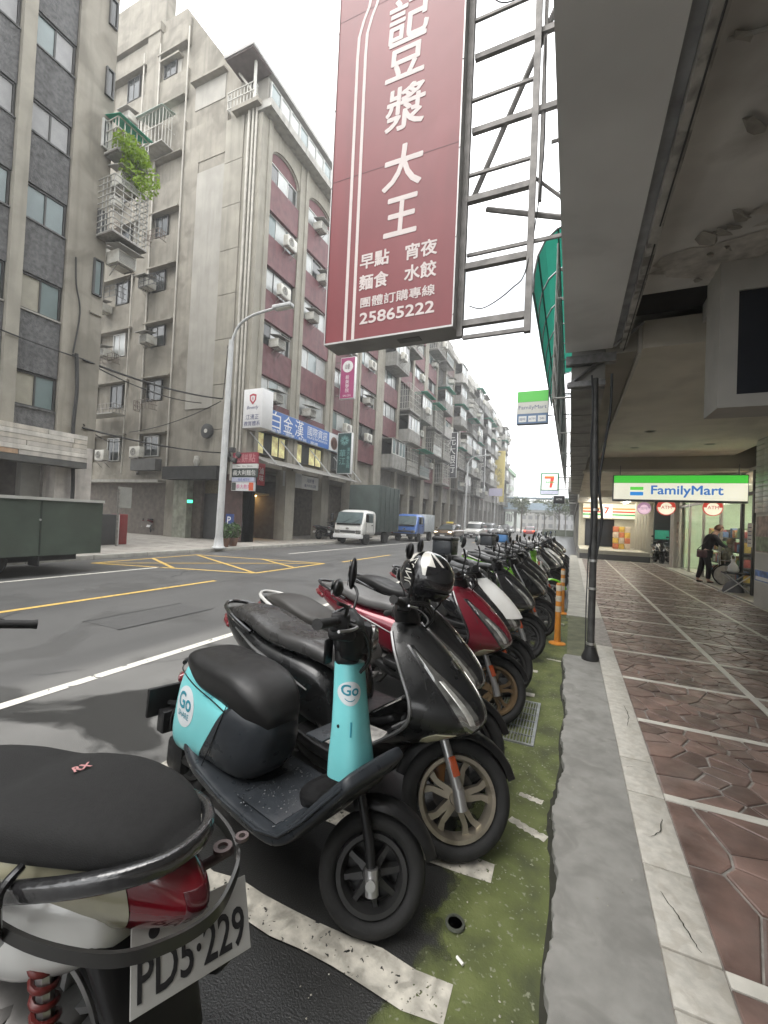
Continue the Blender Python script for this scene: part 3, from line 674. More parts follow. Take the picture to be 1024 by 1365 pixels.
# ------------------------------------------------------------------ next shop: raised floor, striped lit canopy
ns = thing('striped_shop', 'second convenience shop on a raised floor with red and green stripes', 'shop', (0, 0, 0))
bx('raised_floor', mat('pale_terrazzo', (.42, .40, .33), .5, var=.1, scale=3), ns, .4, 3.3, 22.35, 27.5, .0, .47)
bx('floor_edge', mat('edge_dark', (.1, .1, .1), .6, var=.1), ns, .4, 3.3, 22.31, 22.348, .02, .3)
bx('rear_wall', mat('shutter_cream', (.5, .47, .38), .6, var=.05), ns, .4, 6, 27.6, 27.8, .0, 3.6)
bx('dark_shopfront', mat('dark_shopfront', (.02, .022, .025), .15, var=.2, scale=3), ns, .75, 2.25, 27.53, 27.598, .5, 2.05)
bx('canopy_band', mat('canopy_cream', (.8, .76, .6), .5, var=.05, emit=.3), ns, .6, 3.3, 27.2, 27.5, 2.12, 2.95)
for z, c in ((2.62, ('stripe_orange', (.75, .25, .04))), (2.45, ('stripe_red', (.6, .05, .04))), (2.28, ('stripe_green', (.04, .35, .1)))):
    bx('stripe', mat(c[0], c[1], .5, var=0, emit=.35), ns, .6, 3.3, 27.19, 27.199, z, z + .085)
bx('logo_panel', mat('logo_panel', (.95, .93, .85), .5, var=0, emit=.6), ns, 1.55, 2.1, 27.17, 27.189, 2.12, 2.93)
text('7', mat('seven_red', (.65, .05, .03), .5, var=0, emit=.5), ns, FY(1.83, 27.165, 2.56), .5, bold=.02)
bx('ceiling', mat_cream, ns, .3, 8, 22.25, 27.8, 3.0, 3.6)
for x in (1.0, 2.6): bx('tube_lamp', mat('tube_white', (1, .98, .9), .5, var=0, emit=22), ns, x, x + .08, 23, 26.5, 2.93, 2.98)
for k in range(5): bx('shutter_strip', MATS['shutter_cream'], ns, 3.14 + k * .13, 3.25 + k * .13, 26.3, 26.4, .1, 2.95)
bx('side_wall', mat('dark_passage', (.025, .028, .028), .7, var=.2), ns, 3.85, 6, 25.2, 25.4, .05, 3.0)
bx('green_panel', mat('green_exit', (.03, .25, .16), .5, var=.2, emit=.2), ns, 3.9, 4.5, 25.17, 25.19, 1.1, 1.55)
gb = thing('goods_display', 'orange and yellow stack of goods standing on the raised shop floor', 'goods', (2.45, 25.6, .47))
for k in range(4):
    for q in range(3): bx('carton', mat('carton%d' % ((k + q) % 3), [(.6, .18, .08), (.65, .42, .08), (.62, .5, .38)][(k + q) % 3], .6, var=.2, scale=9), gb, -.4 + q * .27, -.15 + q * .27, -.2, .2, k * .3 - (k % 2) * .0, k * .3 + .28, .02)
# ------------------------------------------------------------------ buildings further along on the right
def right_block(y0, y1, h, col, lab):
    t = thing('side_street_building', lab, 'building', (0, 0, 0), 0, 'far buildings on the right side')
    w = mat('rblock%d' % int(y0), col, .7, var=.15, scale=2, streak=.3)
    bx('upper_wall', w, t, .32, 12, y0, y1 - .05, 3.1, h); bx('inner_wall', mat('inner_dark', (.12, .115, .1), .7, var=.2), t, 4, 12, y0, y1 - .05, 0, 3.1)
    for k in range(int((y1 - y0) / 5) + 1): bx('column', w, t, .35, .85, y0 + .1 + k * 4.9, y0 + .6 + k * 4.9, 0, 3.1)
    for f in range(int((h - 4) / 3)):
        for k in range(int((y1 - y0) / 3)):
            bx('balcony', mat('rbalc', (.3, .3, .28), .6, var=.2), t, -.25, .32, y0 + .3 + k * 3, y0 + 2.6 + k * 3, 3.7 + f * 3, 4.6 + f * 3)
right_block(27.9, 42, 14, (.34, .33, .3), 'grey balconied building just past the striped shop')
right_block(42, 58, 17, (.40, .38, .33), 'beige balconied building beyond the grey one on the right')
right_block(58, 80, 15, (.32, .32, .31), 'farthest balconied building on the right side of the street')
# green awning and the steel trellis on the facade
aw = thing('green_awning', 'long translucent green awning with ribs along the right facade', 'awning', (0, 0, 0))
mat_awn = mat('green_sheet', (.16, .50, .42), .5, var=.15, scale=3, transl=.7)
prof = [(-.8, 5.75), (-.79, 6.1), (-.74, 6.42), (-.62, 6.68), (-.42, 6.85), (-.1, 6.93), (.3, 6.95)]
Ylist = [8 + 1.3 * k for k in range(7)]
for a, b_ in zip(Ylist, Ylist[1:]):
    mb = MB()
    rg = [[(x, y, z) for x, z in prof] + [(x + .012, y, z - .012) for x, z in prof[::-1]] for y in (a + .03, b_ - .03)]
    mb.rings(rg).build('sheet', mat_awn, aw)
for y in Ylist: MB().tube([(x + .02, y, z - .02) for x, z in prof], .02, 5).build('rib', mat_steel, aw)
for x, z in (prof[0], prof[2], prof[4]): MB().tube([(x + .03, 8, z - .02), (x + .03, 15.8, z - .02)], .018, 5).build('purlin', mat('dark_green_paint', (.05, .09, .075), .6, var=.2), aw)
tr = thing('steel_trellis', 'weathered steel window trellis below the green awning on the right', 'trellis', (0, 0, 0))
mat_wt = mat('white_steel', (.36, .36, .34), .55, .2, var=.25, scale=12)
for z in (3.75, 4.2, 4.65, 5.1, 5.55, 6.0, 6.45): MB().tube([(-.38, 7.9, z), (-.38, 26, z)], .014, 4).build('rail', mat_wt, tr)
for k in range(37): MB().tube([(-.38, 7.9 + k * .5, 3.7), (-.38, 7.9 + k * .5, 6.5)], .012, 4).build('bar', mat_wt, tr)
for k in range(7):
    MB().tube([(-.38, 8 + k * 3, 3.75), (.46, 8 + k * 3, 3.75)], .016, 4).build('bar', mat_wt, tr); MB().tube([(-.38, 8 + k * 3, 5.55), (.46, 8 + k * 3, 5.55)], .016, 4).build('bar', mat_wt, tr)
for k in range(5): bx('panel', mat('trellis_sheet', (.2, .22, .21), .6, var=.3, scale=3), tr, -.35, -.33, 8.6 + k * 3.5, 10.2 + k * 3.5, 3.8, 5.3)
# ------------------------------------------------------------------ projecting signs
fs_ = thing('projecting_store_sign', 'small green and white store sign projecting over the road', 'sign', (-1.16, 13, 4.48))
bx('casing', mat('sign_edge', (.2, .22, .24), .5, var=.05), fs_, -.44, .44, 0, .2, 0, .99, .01)
bx('green_band', mat('pale_sign_green', (.10, .42, .08), .45, var=.03, emit=.25), fs_, -.425, .425, -.005, -.001, .66, .975)
bx('white_panel', mat('pale_sign_white', (.66, .65, .6), .45, var=.03), fs_, -.425, .425, -.005, -.001, .31, .655)
bx('blue_panel', mat('pale_sign_blue', (.14, .22, .36), .45, var=.03), fs_, -.425, .425, -.005, -.001, .015, .305)
text('FamilyMart', mat('dull_letter', (.1, .13, .25), .5, var=0), fs_, FY(0, -.0055, .48), .16, width=.78)
for k, tx in enumerate(('咖啡', 'ATM', '24h')):
    bx('white_field', MATS['notice_white'], fs_, -.38 + k * .27, -.16 + k * .27, -.009, -.0055, .06, .24); text(tx, MATS['dull_letter'], fs_, FY(-.27 + k * .27, -.0105, .15), .09)
for z in (.25, .85): MB().tube([(.42, .1, z), (1.5, .1, z)], .018, 6).build('bracket_arm', mat_steel, fs_)
s7 = thing('projecting_number_sign', 'white green-edged projecting sign with a red numeral', 'sign', (-1.04, 22, 3.05))
bx('casing', mat('green_casing', (.03, .25, .1), .5, var=.05), s7, -.42, .42, 0, .22, 0, 1.06, .01)
bx('white_panel', mat('lit_white', (.9, .9, .86), .5, var=0, emit=.35), s7, -.36, .36, -.006, -.001, .24, 1.0)
bx('lower_panel', mat('lit_pale_blue', (.6, .62, .75), .5, var=.1, scale=8, emit=.2), s7, -.4, .4, -.006, -.001, .02, .2)
b = MB(); b.box(-.24, .2, -.012, -.0065, .78, .9); b.add([(.0, -.012, .34), (.1, -.012, .34), (.2, -.012, .779), (.04, -.012, .779)], [(0, 1, 2, 3)]); b.build('numeral', MATS['seven_red'], s7)
bx('stripe', MATS['stripe_orange'], s7, -.24, .2, -.013, -.0125, .84, .9)
text('ELEVEN', MATS['stripe_green'], s7, FY(.02, -.0165, .6), .12, bold=.004)
bx('lower_box', mat('black_box', (.02, .02, .025), .5, var=.1), s7, .2, .7, .02, .2, -.42, -.05, .01)
text('ATM', MATS['notice_white'], s7, FY(.45, .018, -.22), .13)
for z in (.25, .85): MB().tube([(.42, .1, z), (1.45, .1, z)], .025, 6).build('bracket_arm', mat_steel, s7)
# ------------------------------------------------------------------ the big red sign with its steel frame
bs = thing('red_shop_sign', 'tall faded red shop sign with white characters hanging over the road', 'sign', (-1.87, 4.0, 3.39))
mat_red = mat('faded_red', (.21, .032, .038), .42, var=.10, scale=1.1, dirt=(.27, .06, .068), dirt_amt=.5, streak=.1)
mat_ltr = mat('sign_letter', (.66, .58, .56), .5, var=.06, scale=5)
bx('casing', mat('sign_underside', (.30, .295, .285), .6, var=.1, scale=3, dirt=(.2, .19, .18)), bs, -.75, .74, .004, .3, 0, 5.6)
bx('face', mat_red, bs, -.735, .725, -.004, .003, .02, 5.58)
b = MB(); b.box(-.75, -.737, -.012, .003, 0, 5.6); b.box(.727, .74, -.012, .003, 0, 5.6); b.box(-.736, .726, -.012, .003, 0, .018); b.build('edge_trim', mat('alu_trim', (.42, .41, .4), .4, .5, var=.1), bs)
bx('access_plate', mat('plate_dark', (.15, .15, .145), .6, var=.2), bs, .1, .35, .1, .2, -.006, -.0005)
for z in (1.86, 3.72): bx('panel_seam', mat('seam_red', (.11, .02, .026), .5, var=.2), bs, -.73, .72, -.0052, -.0042, z, z + .008)
for z in (.12, .9, 1.8, 2.7, 3.6, 4.5):
    for x in (-.745, .733): MB().lathe([(0, .006), (.006, .005), (.008, 0)], 8).build('rivet', mat('alu_trim', None), bs, 40, M=FY(x, -.0125, z))
for x in (-.485, -.385):
    pts = [(x, z) for z in (.02, 1, 2, 3.2)] + [(x + .01, 3.45), (x + .06, 3.62), (x + .12, 3.75), (x + .15, 3.9), (x + .15, 5.5)]
    vs_ = []; 
    for px, pz in pts: vs_ += [(px - .018, -.0065, pz), (px + .018, -.0065, pz)]
    ob('white_stripe', MB().add(vs_, [(2 * i, 2 * i + 1, 2 * i + 3, 2 * i + 2) for i in range(len(pts) - 1)]).mesh('s'), mat_ltr, bs)
for ch, z, x in (('記', 3.42, .12), ('豆', 2.98, .10), ('漿', 2.44, .12), ('大', 1.80, .12), ('王', 1.27, .12)): text(ch, mat_ltr, bs, FY(x, -.0065, z), .5, name='character', fat=.0095, ext=.0005, width=.44 if ch != '王' else .36, shear=.06)
for tx, x, z, w in (('早點', -.16, .865, .34), ('宵夜', .37, .855, .34), ('麵食', -.16, .63, .34), ('水餃', .37, .63, .34)): text(tx, mat_ltr, bs, FY(x, -.0065, z), .175, fat=.0045, ext=.0005, width=w)
text('團體訂購專線', mat_ltr, bs, FY(.115, -.0065, .41), .12, fat=.002, ext=.0005, width=.84)
text('25865222', mat_ltr, bs, FY(.115, -.0065, .235), .17, fat=.004, ext=.0005, width=.84)
fr = thing('steel_lattice', 'rusty steel lattice carrying the tall red sign', 'lattice', (0, 4.15, 0))
mat_lat = mat('lattice_steel', (.21, .20, .19), .6, .4, var=.3, scale=9, bump=.15)
bx('post', mat_lat, fr, -.475, -.415, -.03, .03, 3.3, 9); bx('post', mat_lat, fr, -1.128, -1.07, -.03, .03, 3.34, 9)
bx('post', mat_lat, fr, -.40, -.365, .05, .085, 4.6, 9)
for i, (z, w, x1) in enumerate(((3.33, .018, -.44), (3.47, .03, -.44), (4.05, .03, -.44), (4.2, .016, .3), (4.74, .03, -.44), (5.0, .014, -.44), (5.5, .028, .3), (5.78, .014, -.44), (6.28, .028, .3), (6.62, .014, -.44), (7.0, .028, .3), (7.35, .014, -.44), (7.75, .03, .3), (8.2, .014, .3), (8.6, .03, .3))):
    bx('rail', mat_lat, fr, -1.068, x1 if x1 > 0 else -.477, -w, w, z - w, z + w) if x1 <= 0 else bx('rail', mat_lat, fr, -1.068, x1, .031, .031 + w * 1.6, z - w, z + w)
for p, q, w in (((-1.06, .09, 4.78), (-.3, .09, 6.5), .028), ((-.9, .1, 4.68), (.25, .1, 4.25), .026), ((-.3, .12, 5.2), (.3, .12, 5.2), .018), ((-.45, .12, 4.9), (.35, .12, 4.05), .016)):
    MB().tube([p, q], w, 6).build('brace', mat_lat, fr)
for pts, lab in (([(-1.0, 4.1, 3.62), (-.85, 4.1, 3.58), (-.6, 4.1, 3.72), (-.46, 4.12, 3.95), (-.36, 4.2, 5.0), (-.38, 4.2, 6.2)], 'thin loose wire dangling in the lower sign frame'), ([(-1.05, 4.12, 7.3), (-.9, 4.1, 6.75), (-.7, 4.1, 6.6), (-.5, 4.1, 6.72), (-.3, 4.1, 7.2)], 'thin loose wire looping in the upper sign frame')):
    MB().tube([tuple(v) for v in cat_rom(pts, 5)], .006, 5).build('loose_wire', mat('black_cable', (.03, .03, .03), .6, var=.1), label=lab, cat='wire')
for k in range(16):
    z = 3.9 + k * .26; MB().tube([(-.13, 4.3 - (k % 3) * .4, z), (-.17 - .05 * (k % 2), 4.3 - (k % 3) * .4, z + .03)], .008, 4).build('fixing_stub', mat_lat, fr, loc=(0, -4.15, 0))
# ------------------------------------------------------------------ post at the kerb, orange bollards
pl = thing('kerb_post', 'dark steel post wrapped in cable standing on the concrete margin', 'post', (.215, 5.08, .05))
mat_pole = mat('dark_post', (.075, .075, .072), .55, .3, var=.4, scale=10, bump=.2)
MB().tube([(.015, 0, 0), (.012, 0, 1.0), (0, 0, 2.0), (-.03, .02, 3.05)], [.038, .036, .035, .034], 14).build('shaft', mat_pole, pl, 40)
MB().lathe([(.085, 0), (.088, .03), (.06, .10), (.05, .14), (.0, .14)], 16).build('boot', mat('black_wrap', (.02, .02, .02), .5, var=.2, bump=.3), pl, 40, loc=(.015, 0, 0))
for z in (.16, .75, 1.05, 1.6): MB().lathe([(.0395, 0), (.043, .0), (.043, .025), (.0395, .025)], 14).build('clamp', mat('silver_clamp', (.5, .5, .48), .35, .8, var=.1), pl, 40, loc=(.012, 0, z))
for q, (dx, dy, r_) in enumerate(((.04, -.01, .014), (-.034, -.02, .009))):
    pts = [(dx * .9, dy, 1.1), (dx * 1.3 + .03, dy - .02, 1.5), (dx * 1.1, dy, 1.9), (dx * 1.5 + .03 * (1 - q), dy, 2.35), (dx * 1.2 + .08 * (1 - q), dy, 2.7), (dx + .12 * (1 - q) - .03, dy, 3.08)]
    MB().tube([tuple(v) for v in cat_rom(pts, 4)], r_, 8).build('cable', mat('black_sheath', (.03, .031, .033), .55, var=.2), pl, 40)
MB().tube([(-.036, -.01, .1), (-.042, -.015, .6), (-.036, -.01, 1.2)], .006, 6).build('cable', MATS['black_sheath'], pl, 40)
def bollard(x, y, lab):
    t = thing('bollard', lab, 'bollard', (x, y, .004), 0, 'orange plastic bollards in the gutter')
    org = mat('orange_plastic', (.62, .24, .03), .5, var=.12, scale=9, dirt=(.4, .17, .04), dirt_amt=.4)
    MB().lathe([(.1, 0), (.1, .012), (.07, .022), (.042, .03), (.0, .03)], 24).build('base', org, t, 40)
    MB().lathe([(.04, .03), (.037, .08), (.034, .3), (.032, .74), (.026, .755), (0, .757)], 20).build('post', org, t, 40)
    for z in (.4, .53, .66): MB().lathe([(.0335, z), (.0352, z), (.0348, z + .07), (.033, z + .07)], 20).build('reflective_band', mat('reflector_band', (.62, .56, .45), .35, var=.15, scale=20), t, 40)
bollard(-.115, 5.72, 'orange plastic bollard with pale bands standing nearest the dark post')
bollard(-.1, 7.75, 'orange plastic bollard half hidden behind the nearer orange bollard')
# ------------------------------------------------------------------ left side: shared pieces
mat_plaster = mat('weathered_plaster', (.26, .24, .20), .85, var=.16, scale=1.3, bump=.25, bscale=30, streak=.22, dirt=(.14, .127, .103), dirt_amt=.65)
mat_plaster2 = mat('pale_plaster', (.34, .325, .29), .85, var=.1, scale=1.2, bump=.15, streak=.14, dirt=(.27, .255, .225), dirt_amt=.4)
mat_rough = mat('rough_grey_render', (.125, .125, .125), .9, var=.35, scale=9, bump=.9, bscale=28, bdist=.03, streak=.25)
mat_pil = mat('beige_pilaster', (.29, .272, .228), .85, var=.14, scale=1.5, bump=.2, streak=.22, dirt=(.235, .22, .185), dirt_amt=.5)
mat_redt = mat('dark_red_tile', (.125, .045, .05), .6, var=.22, scale=3, bump=.3, bscale=55, dirt=(.15, .07, .07), dirt_amt=.5, streak=.25)
mat_gglass = mat('grey_window_glass', (.17, .22, .22), .12, var=.25, scale=.8, spec=.8)
mat_wglass = mat('pale_window_glass', (.42, .44, .43), .2, var=.25, scale=1.1, spec=.7)
mat_dglass = mat('dark_window_glass', (.05, .055, .055), .12, var=.3, scale=.9, spec=.7)
mat_wfr = mat('white_alu', (.55, .55, .53), .5, .2, var=.1)
mat_bfr = mat('dark_alu', (.06, .06, .058), .5, .2, var=.1)
mat_ac = mat('ac_white', (.55, .54, .49), .55, var=.12, scale=6, dirt=(.36, .33, .27), dirt_amt=.5)
mat_acd = mat('ac_dark', (.05, .05, .05), .6, var=.2)
mat_bar = mat('cage_steel', (.26, .25, .23), .6, .4, var=.3, scale=14)
mat_wbar = mat('cage_white', (.5, .49, .45), .6, .1, var=.2, scale=14)
mat_gsheet = mat('green_plastic', (.03, .3, .21), .4, var=.2, scale=4, transl=.4)
mat_pgsheet = mat('pale_green_plastic', (.30, .48, .26), .5, var=.2, scale=4, alpha=.9)
mat_black = mat('black_awning', (.025, .025, .024), .8, var=.3)

PM = {}
def pm(key, fn, smooth=None):
    if key not in PM: PM[key] = fn(MB()).mesh(key, smooth, True)
    return PM[key]
def window(parent, face, u0, u1, z0, z1, plane, panes=2, fm=None, gm=None, depth=.07, sill=False):
    """a window in a wall: face 'X' looks to +X (u = Y), face 'Y' looks to -Y (u = X); frame > panes"""
    fm = fm or mat_bfr; gm = gm or mat_gglass; w, h = u1 - u0, z1 - z0; t = .045
    M_ = FX(plane, u0, z0) if face == 'X' else FY(u0, plane, z0)
    def fr_(b):
        b.box(0, t, 0, h, -.02, depth); b.box(w - t, w, 0, h, -.02, depth); b.box(t + .0005, w - t - .0005, 0, t, -.02, depth); b.box(t + .0005, w - t - .0005, h - t, h, -.02, depth)
        for k in range(1, panes):
            x = w * k / panes; b.box(x - t * .45, x + t * .45, t + .0005, h - t - .0005, -.02, depth * .8)
        return b
    o = ob('window', pm(f'wf{w:.2f}_{h:.2f}_{panes}_{depth}', fr_), fm, parent, M=M_)
    pw = (w - 2 * t) / panes
    for k in range(panes):
        g_ = gm if not isinstance(gm, (list, tuple)) else gm[k % len(gm)]
        ob('pane', pm(f'wp{pw:.2f}_{h:.2f}', lambda b: b.box(.012, pw - .012, .0, h - 2 * t, -.004, .004)), g_, o, loc=(t + k * pw, t, .02 + .014 * (k % 2)))
    if sill: ob('sill', pm(f'ws{w:.2f}', lambda b: b.box(-.05, w + .05, -.06, -.001, -.03, .13)), mat_pil, o)
    return o
def bars_mb(b, w, h, d, nx, nz, r=.012, top=True):
    """cage projecting along +z (local out) with uprights on its front and sides"""
    for k in range(nx + 1): b.box(w * k / nx - r, w * k / nx + r, 0, h, d - r, d + r)
    for k in range(1, 4):
        for x in (0, w): b.box(x - r, x + r, 0, h, d * k / 4 - r, d * k / 4 + r)
    for k in range(nz + 1):
        z = h * k / nz; b.box(-r, w + r, z - r, z + r, d + r, d + 3 * r)
        for x in (0, w): b.box(x - r * 2.9, x - r, z - r, z + r, 0, d) if x == 0 else b.box(x + r, x + r * 2.9, z - r, z + r, 0, d)
    return b
def cage(label, face, u0, z0, plane, w, h, d, nx=6, nz=3, ma=None, roof=None, floor_=None, group='window cages'):
    M_ = FX(plane, u0, z0) if face == 'X' else FY(u0, plane, z0)
    t = thing('window_cage', label, 'cage', M_.translation, 0, group)
    M2 = Matrix(M_); M2.translation = (0, 0, 0)
    ob('bars', pm(f'cg{w}{h}{d}{nx}{nz}', lambda b: bars_mb(b, w, h, d, nx, nz)), ma or mat_bar, t, M=M2)
    if floor_ is not None: ob('tray', pm(f'cgf{w}{d}', lambda b: b.box(-.03, w + .03, -.06, -.015, 0, d + .05)), floor_, t, M=M2)
    if roof is not None:
        ob('roof_sheet', pm(f'cgr{w}{h}{d}', lambda b: b.add([(-.06, h + .22, 0), (w + .06, h + .22, 0), (w + .06, h + .02, d + .15), (-.06, h + .02, d + .15), (-.06, h + .24, 0), (w + .06, h + .24, 0), (w + .06, h + .04, d + .15), (-.06, h + .04, d + .15)],
            [(0, 1, 2, 3), (7, 6, 5, 4), (0, 4, 5, 1), (1, 5, 6, 2), (2, 6, 7, 3), (3, 7, 4, 0)])), roof, t, M=M2)
    return t
def ac_unit(label, face, u, z, plane, kind='split', group='air conditioners on the facades', s=1.):
    M_ = FX(plane, u, z) if face == 'X' else FY(u, plane, z)
    t = thing('air_conditioner', label, 'air conditioner', M_.translation, 0, group); M2 = Matrix(M_); M2.translation = (0, 0, 0)
    if kind == 'split':
        ob('casing', pm('ac1', lambda b: b.cbox(0, .8, 0, .56, .12, .42, .02), 40), mat_ac, t, M=M2)
        ob('fan_recess', pm('ac2', lambda b: b.lathe([(.21, 0), (.21, .004), (0, .004)], 24, Matrix.Translation((.31, .28, .421)))), mat_acd, t, M=M2)
        ob('fan_grille', pm('ac3', lambda b: [b.lathe([(r, 0), (r + .014, 0), (r + .014, .012), (r, .012)], 24, Matrix.Translation((.31, .28, .427)), closed=True) for r in (.05, .1, .15, .2)] and b), mat_ac, t, M=M2)
        ob('bracket', pm('ac4', lambda b: b.box(.05, .09, -.05, -.005, 0, .46).box(.7, .74, -.05, -.005, 0, .46).box(.04, .75, -.06, -.02, .38, .41).tube([(.07, -.4, .02), (.07, -.05, .4)], .015, 5).tube([(.72, -.4, .02), (.72, -.05, .4)], .015, 5)), mat_bar, t, M=M2)
    else:
        ob('casing', pm('ac5', lambda b: b.cbox(0, .62, 0, .42, -.1, .5, .015), 40), mat_ac, t, M=M2)
        ob('louvre_recess', pm('ac6', lambda b: b.box(.04, .58, .04, .38, .501, .506)), mat_acd, t, M=M2)
        ob('louvre', pm('ac7', lambda b: [b.box(.04, .58, .05 + .05 * k, .07 + .05 * k, .5065, .52) for k in range(7)] and b), mat_ac, t, M=M2)
        ob('hood', pm('ac8', lambda b: b.add([(-.12, .62, 0), (.74, .62, 0), (.74, .47, .72), (-.12, .47, .72), (-.12, .645, 0), (.74, .645, 0), (.74, .495, .72), (-.12, .495, .72)], [(0, 1, 2, 3), (7, 6, 5, 4), (0, 4, 5, 1), (1, 5, 6, 2), (2, 6, 7, 3), (3, 7, 4, 0)])), mat('ac_hood', (.3, .29, .27), .7, var=.2), t, M=M2)
        ob('bracket', pm('ac9', lambda b: b.box(.05, .08, -.04, -.005, 0, .52).box(.54, .57, -.04, -.005, 0, .52).box(.04, .58, -.05, -.02, .40, .43).tube([(.06, -.35, .02), (.06, -.04, .42)], .013, 5).tube([(.55, -.35, .02), (.55, -.04, .42)], .013, 5)), mat_bar, t, M=M2)
    return t

# ------------------------------------------------------------------ building at the left edge: dark render between beige piers
XA = -14.0
ba = thing('grey_render_building', 'grey building at the left edge with dark rough render and beige piers', 'building', (0, 0, 0))
bx('core_wall', mat_rough, ba, -27, XA - .3, -16, 7.32, 3.3, 19)
bx('end_wall', mat_plaster, ba, -24, XA, 7.322, 8.42, 3.3, 19.2)
for y in (5.94, 2.55, -.85, -4.2): bx('pier', mat_pil, ba, XA - .299, XA + .06, y, y + .30, 3.3, 19)
AW = [(4.22, 5.18), (6.9, 7.92), (9.45, 10.42), (11.9, 12.8), (14.35, 15.3), (16.8, 17.7)]
for bi, (u0, u1) in enumerate(((6.25, 7.3), (2.86, 5.93), (-.54, 2.54), (-3.9, -.86))):
    prev = 3.5
    for fi, (z0, z1) in enumerate(AW):
        bx('spandrel', mat_rough, ba, XA - .298, XA - .09, u0 + .002, u1 - .002, prev, z0 - .05)
        bx('window_ledge', mat_plaster2 if fi in (1,) else mat_rough, ba, XA - .297, XA - .05, u0 + .003, u1 - .003, z0 - .048, z0 - .002)
        gm = [mat('window_blind', (.33, .31, .25), .6, var=.1), mat_gglass] if (bi == 0 and fi in (0, 1)) else (mat_gglass if bi < 2 and fi in (2,) else [mat_gglass, mat('grey_board', (.28, .28, .28), .5, var=.1)] if fi in (3, 4) else mat_gglass)
        if fi == 3: gm = MATS['grey_board']
        if bi == 0: window(ba, 'X', u0 + .01, u1 - .01, z0, z1, XA - .2, 2, mat_bfr, gm)
        else:
            n_ = 3
            for k in range(n_): window(ba, 'X', u0 + .01 + (u1 - u0 - .02) * k / n_, u0 + .01 + (u1 - u0 - .02) * (k + 1) / n_ - .004, z0, z1, XA - .2, 2, mat_bfr, gm)
        prev = z1 + .02
    bx('spandrel', mat_rough, ba, XA - .298, XA - .09, u0 + .002, u1 - .002, prev, 19)
window(ba, 'X', 8.06, 8.34, 8.15, 9.3, XA + .005, 1, mat_bfr, mat_gglass); window(ba, 'X', 8.08, 8.34, 12.9, 13.8, XA + .005, 2, mat_wfr, mat_dglass)
for z in (10.0, 14.6, 16.9): window(ba, 'X', 8.1, 8.36, z, z + .9, XA + .005, 1, mat_bfr, mat_dglass)
bx('drip_moulding', mat_plaster, ba, XA + .001, XA + .06, 8.03, 8.38, 7.55, 7.62)
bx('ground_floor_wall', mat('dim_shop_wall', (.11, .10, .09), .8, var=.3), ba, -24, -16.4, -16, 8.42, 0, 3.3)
bx('timber_panel', mat('timber_board', (.36, .22, .11), .6, var=.25, scale=8), ba, -16.4, -16.3, 3.6, 6.75, .2, 2.75)
bx('arcade_pier', mat('pale_pier', (.48, .45, .42), .8, var=.15, streak=.3), ba, -14.6, -14.0, 7.35, 8.38, 0, 3.298)
bx('arcade_pier', MATS['pale_pier'], ba, -14.6, -14.0, 1.8, 2.6, 0, 3.298)
bx('grey_box', mat('meter_box', (.33, .33, .31), .6, var=.1), ba, -14.9, -14.62, 6.8, 7.3, 1.6, 2.7, .02)
# weathered sign band of long boards
r7 = random.Random(17)
for k in range(6):
    y = -3.0
    while y < 7.7:
        l = r7.uniform(1.2, 3.6); e = min(y + l, 7.9)
        c = r7.choice((('band_a', (.55, .50, .44)), ('band_b', (.47, .44, .40)), ('band_c', (.58, .55, .5)), ('band_d', (.44, .30, .2)) if r7.random() < .35 else ('band_a', (.5, .46, .4))))
        bx('sign_board', mat(c[0], c[1], .8, var=.2, scale=4, streak=.3, bump=.2), ba, -13.95, -13.42 + r7.uniform(-.03, .02) - k * .012, y + .01, e - .01, 2.78 + k * .135, 2.905 + k * .135)
        y = e
bx('band_soffit', mat('band_dark', (.09, .09, .085), .8, var=.2), ba, -14.0, -13.45, -3, 7.9, 2.6, 2.775)
# cages and plants on its end
cage('barred window cage of white rods on the end of the grey render building', 'X', 8.12, 10.05, XA + .01, 1.1, 1.75, .75, 4, 9, mat('cage_grey', (.36, .355, .33), .6, .2, var=.2), None, mat_bar)
pc = cage('green-roofed window cage overflowing with leafy plants on the grey building', 'X', 8.22, 12.75, XA + .01, 1.0, 1.0, .6, 5, 3, mat_wbar, mat_gsheet, mat_bar)
def leaf_mesh(n, sx, sy, sz, size, seed, hang=0):
    r = random.Random(seed); b = MB()
    for _ in range(n):
        while True:
            p = Vec((r.uniform(-1, 1), r.uniform(-1, 1), r.uniform(-1, 1)))
            if p.length < 1 and p.length > .3: break
        p = Vec((p.x * sx, p.y * sy, p.z * sz + (-hang * abs(p.x)))); u = Vec((r.gauss(0, 1), r.gauss(0, 1), r.gauss(0, .6))).normalized(); w = u.cross(Vec((r.gauss(0, 1), r.gauss(0, 1), r.gauss(0, 1)))).normalized()
        l = size * r.uniform(.6, 1.3); b.add([p - u * l, p + w * l * .45 - u * .1 * l, p + u * l, p - w * l * .45 - u * .1 * l], [(0, 1, 2), (0, 2, 3)])
    return b.mesh('leaves')
mat_leaf = mat('bright_leaf', (.22, .33, .03), .55, var=.5, scale=6, transl=.4)
mat_leafd = mat('dark_leaf', (.045, .10, .02), .5, var=.5, scale=5)
pt = thing('cage_plant', 'bright yellow-green leafy plant spilling from the upper window cage', 'plant', (XA + .55, 8.75, 12.95))
ob('foliage', leaf_mesh(900, .42, .6, .45, .075, 5, .3), mat_leaf, pt, loc=(.05, -.05, .15)); ob('foliage', leaf_mesh(700, .35, .7, .5, .07, 6, .9), mat_leaf, pt, loc=(.15, .2, -.25)); MB().tube([(-.2, 0, -.2), (-.05, .05, .2), (.1, .2, .5)], .02, 6).build('stem', mat_rust, pt)
bx('planter', mat('planter_grey', (.3, .3, .28), .7, var=.2), pt, -.5, .1, -.5, .5, -.28, -.14)
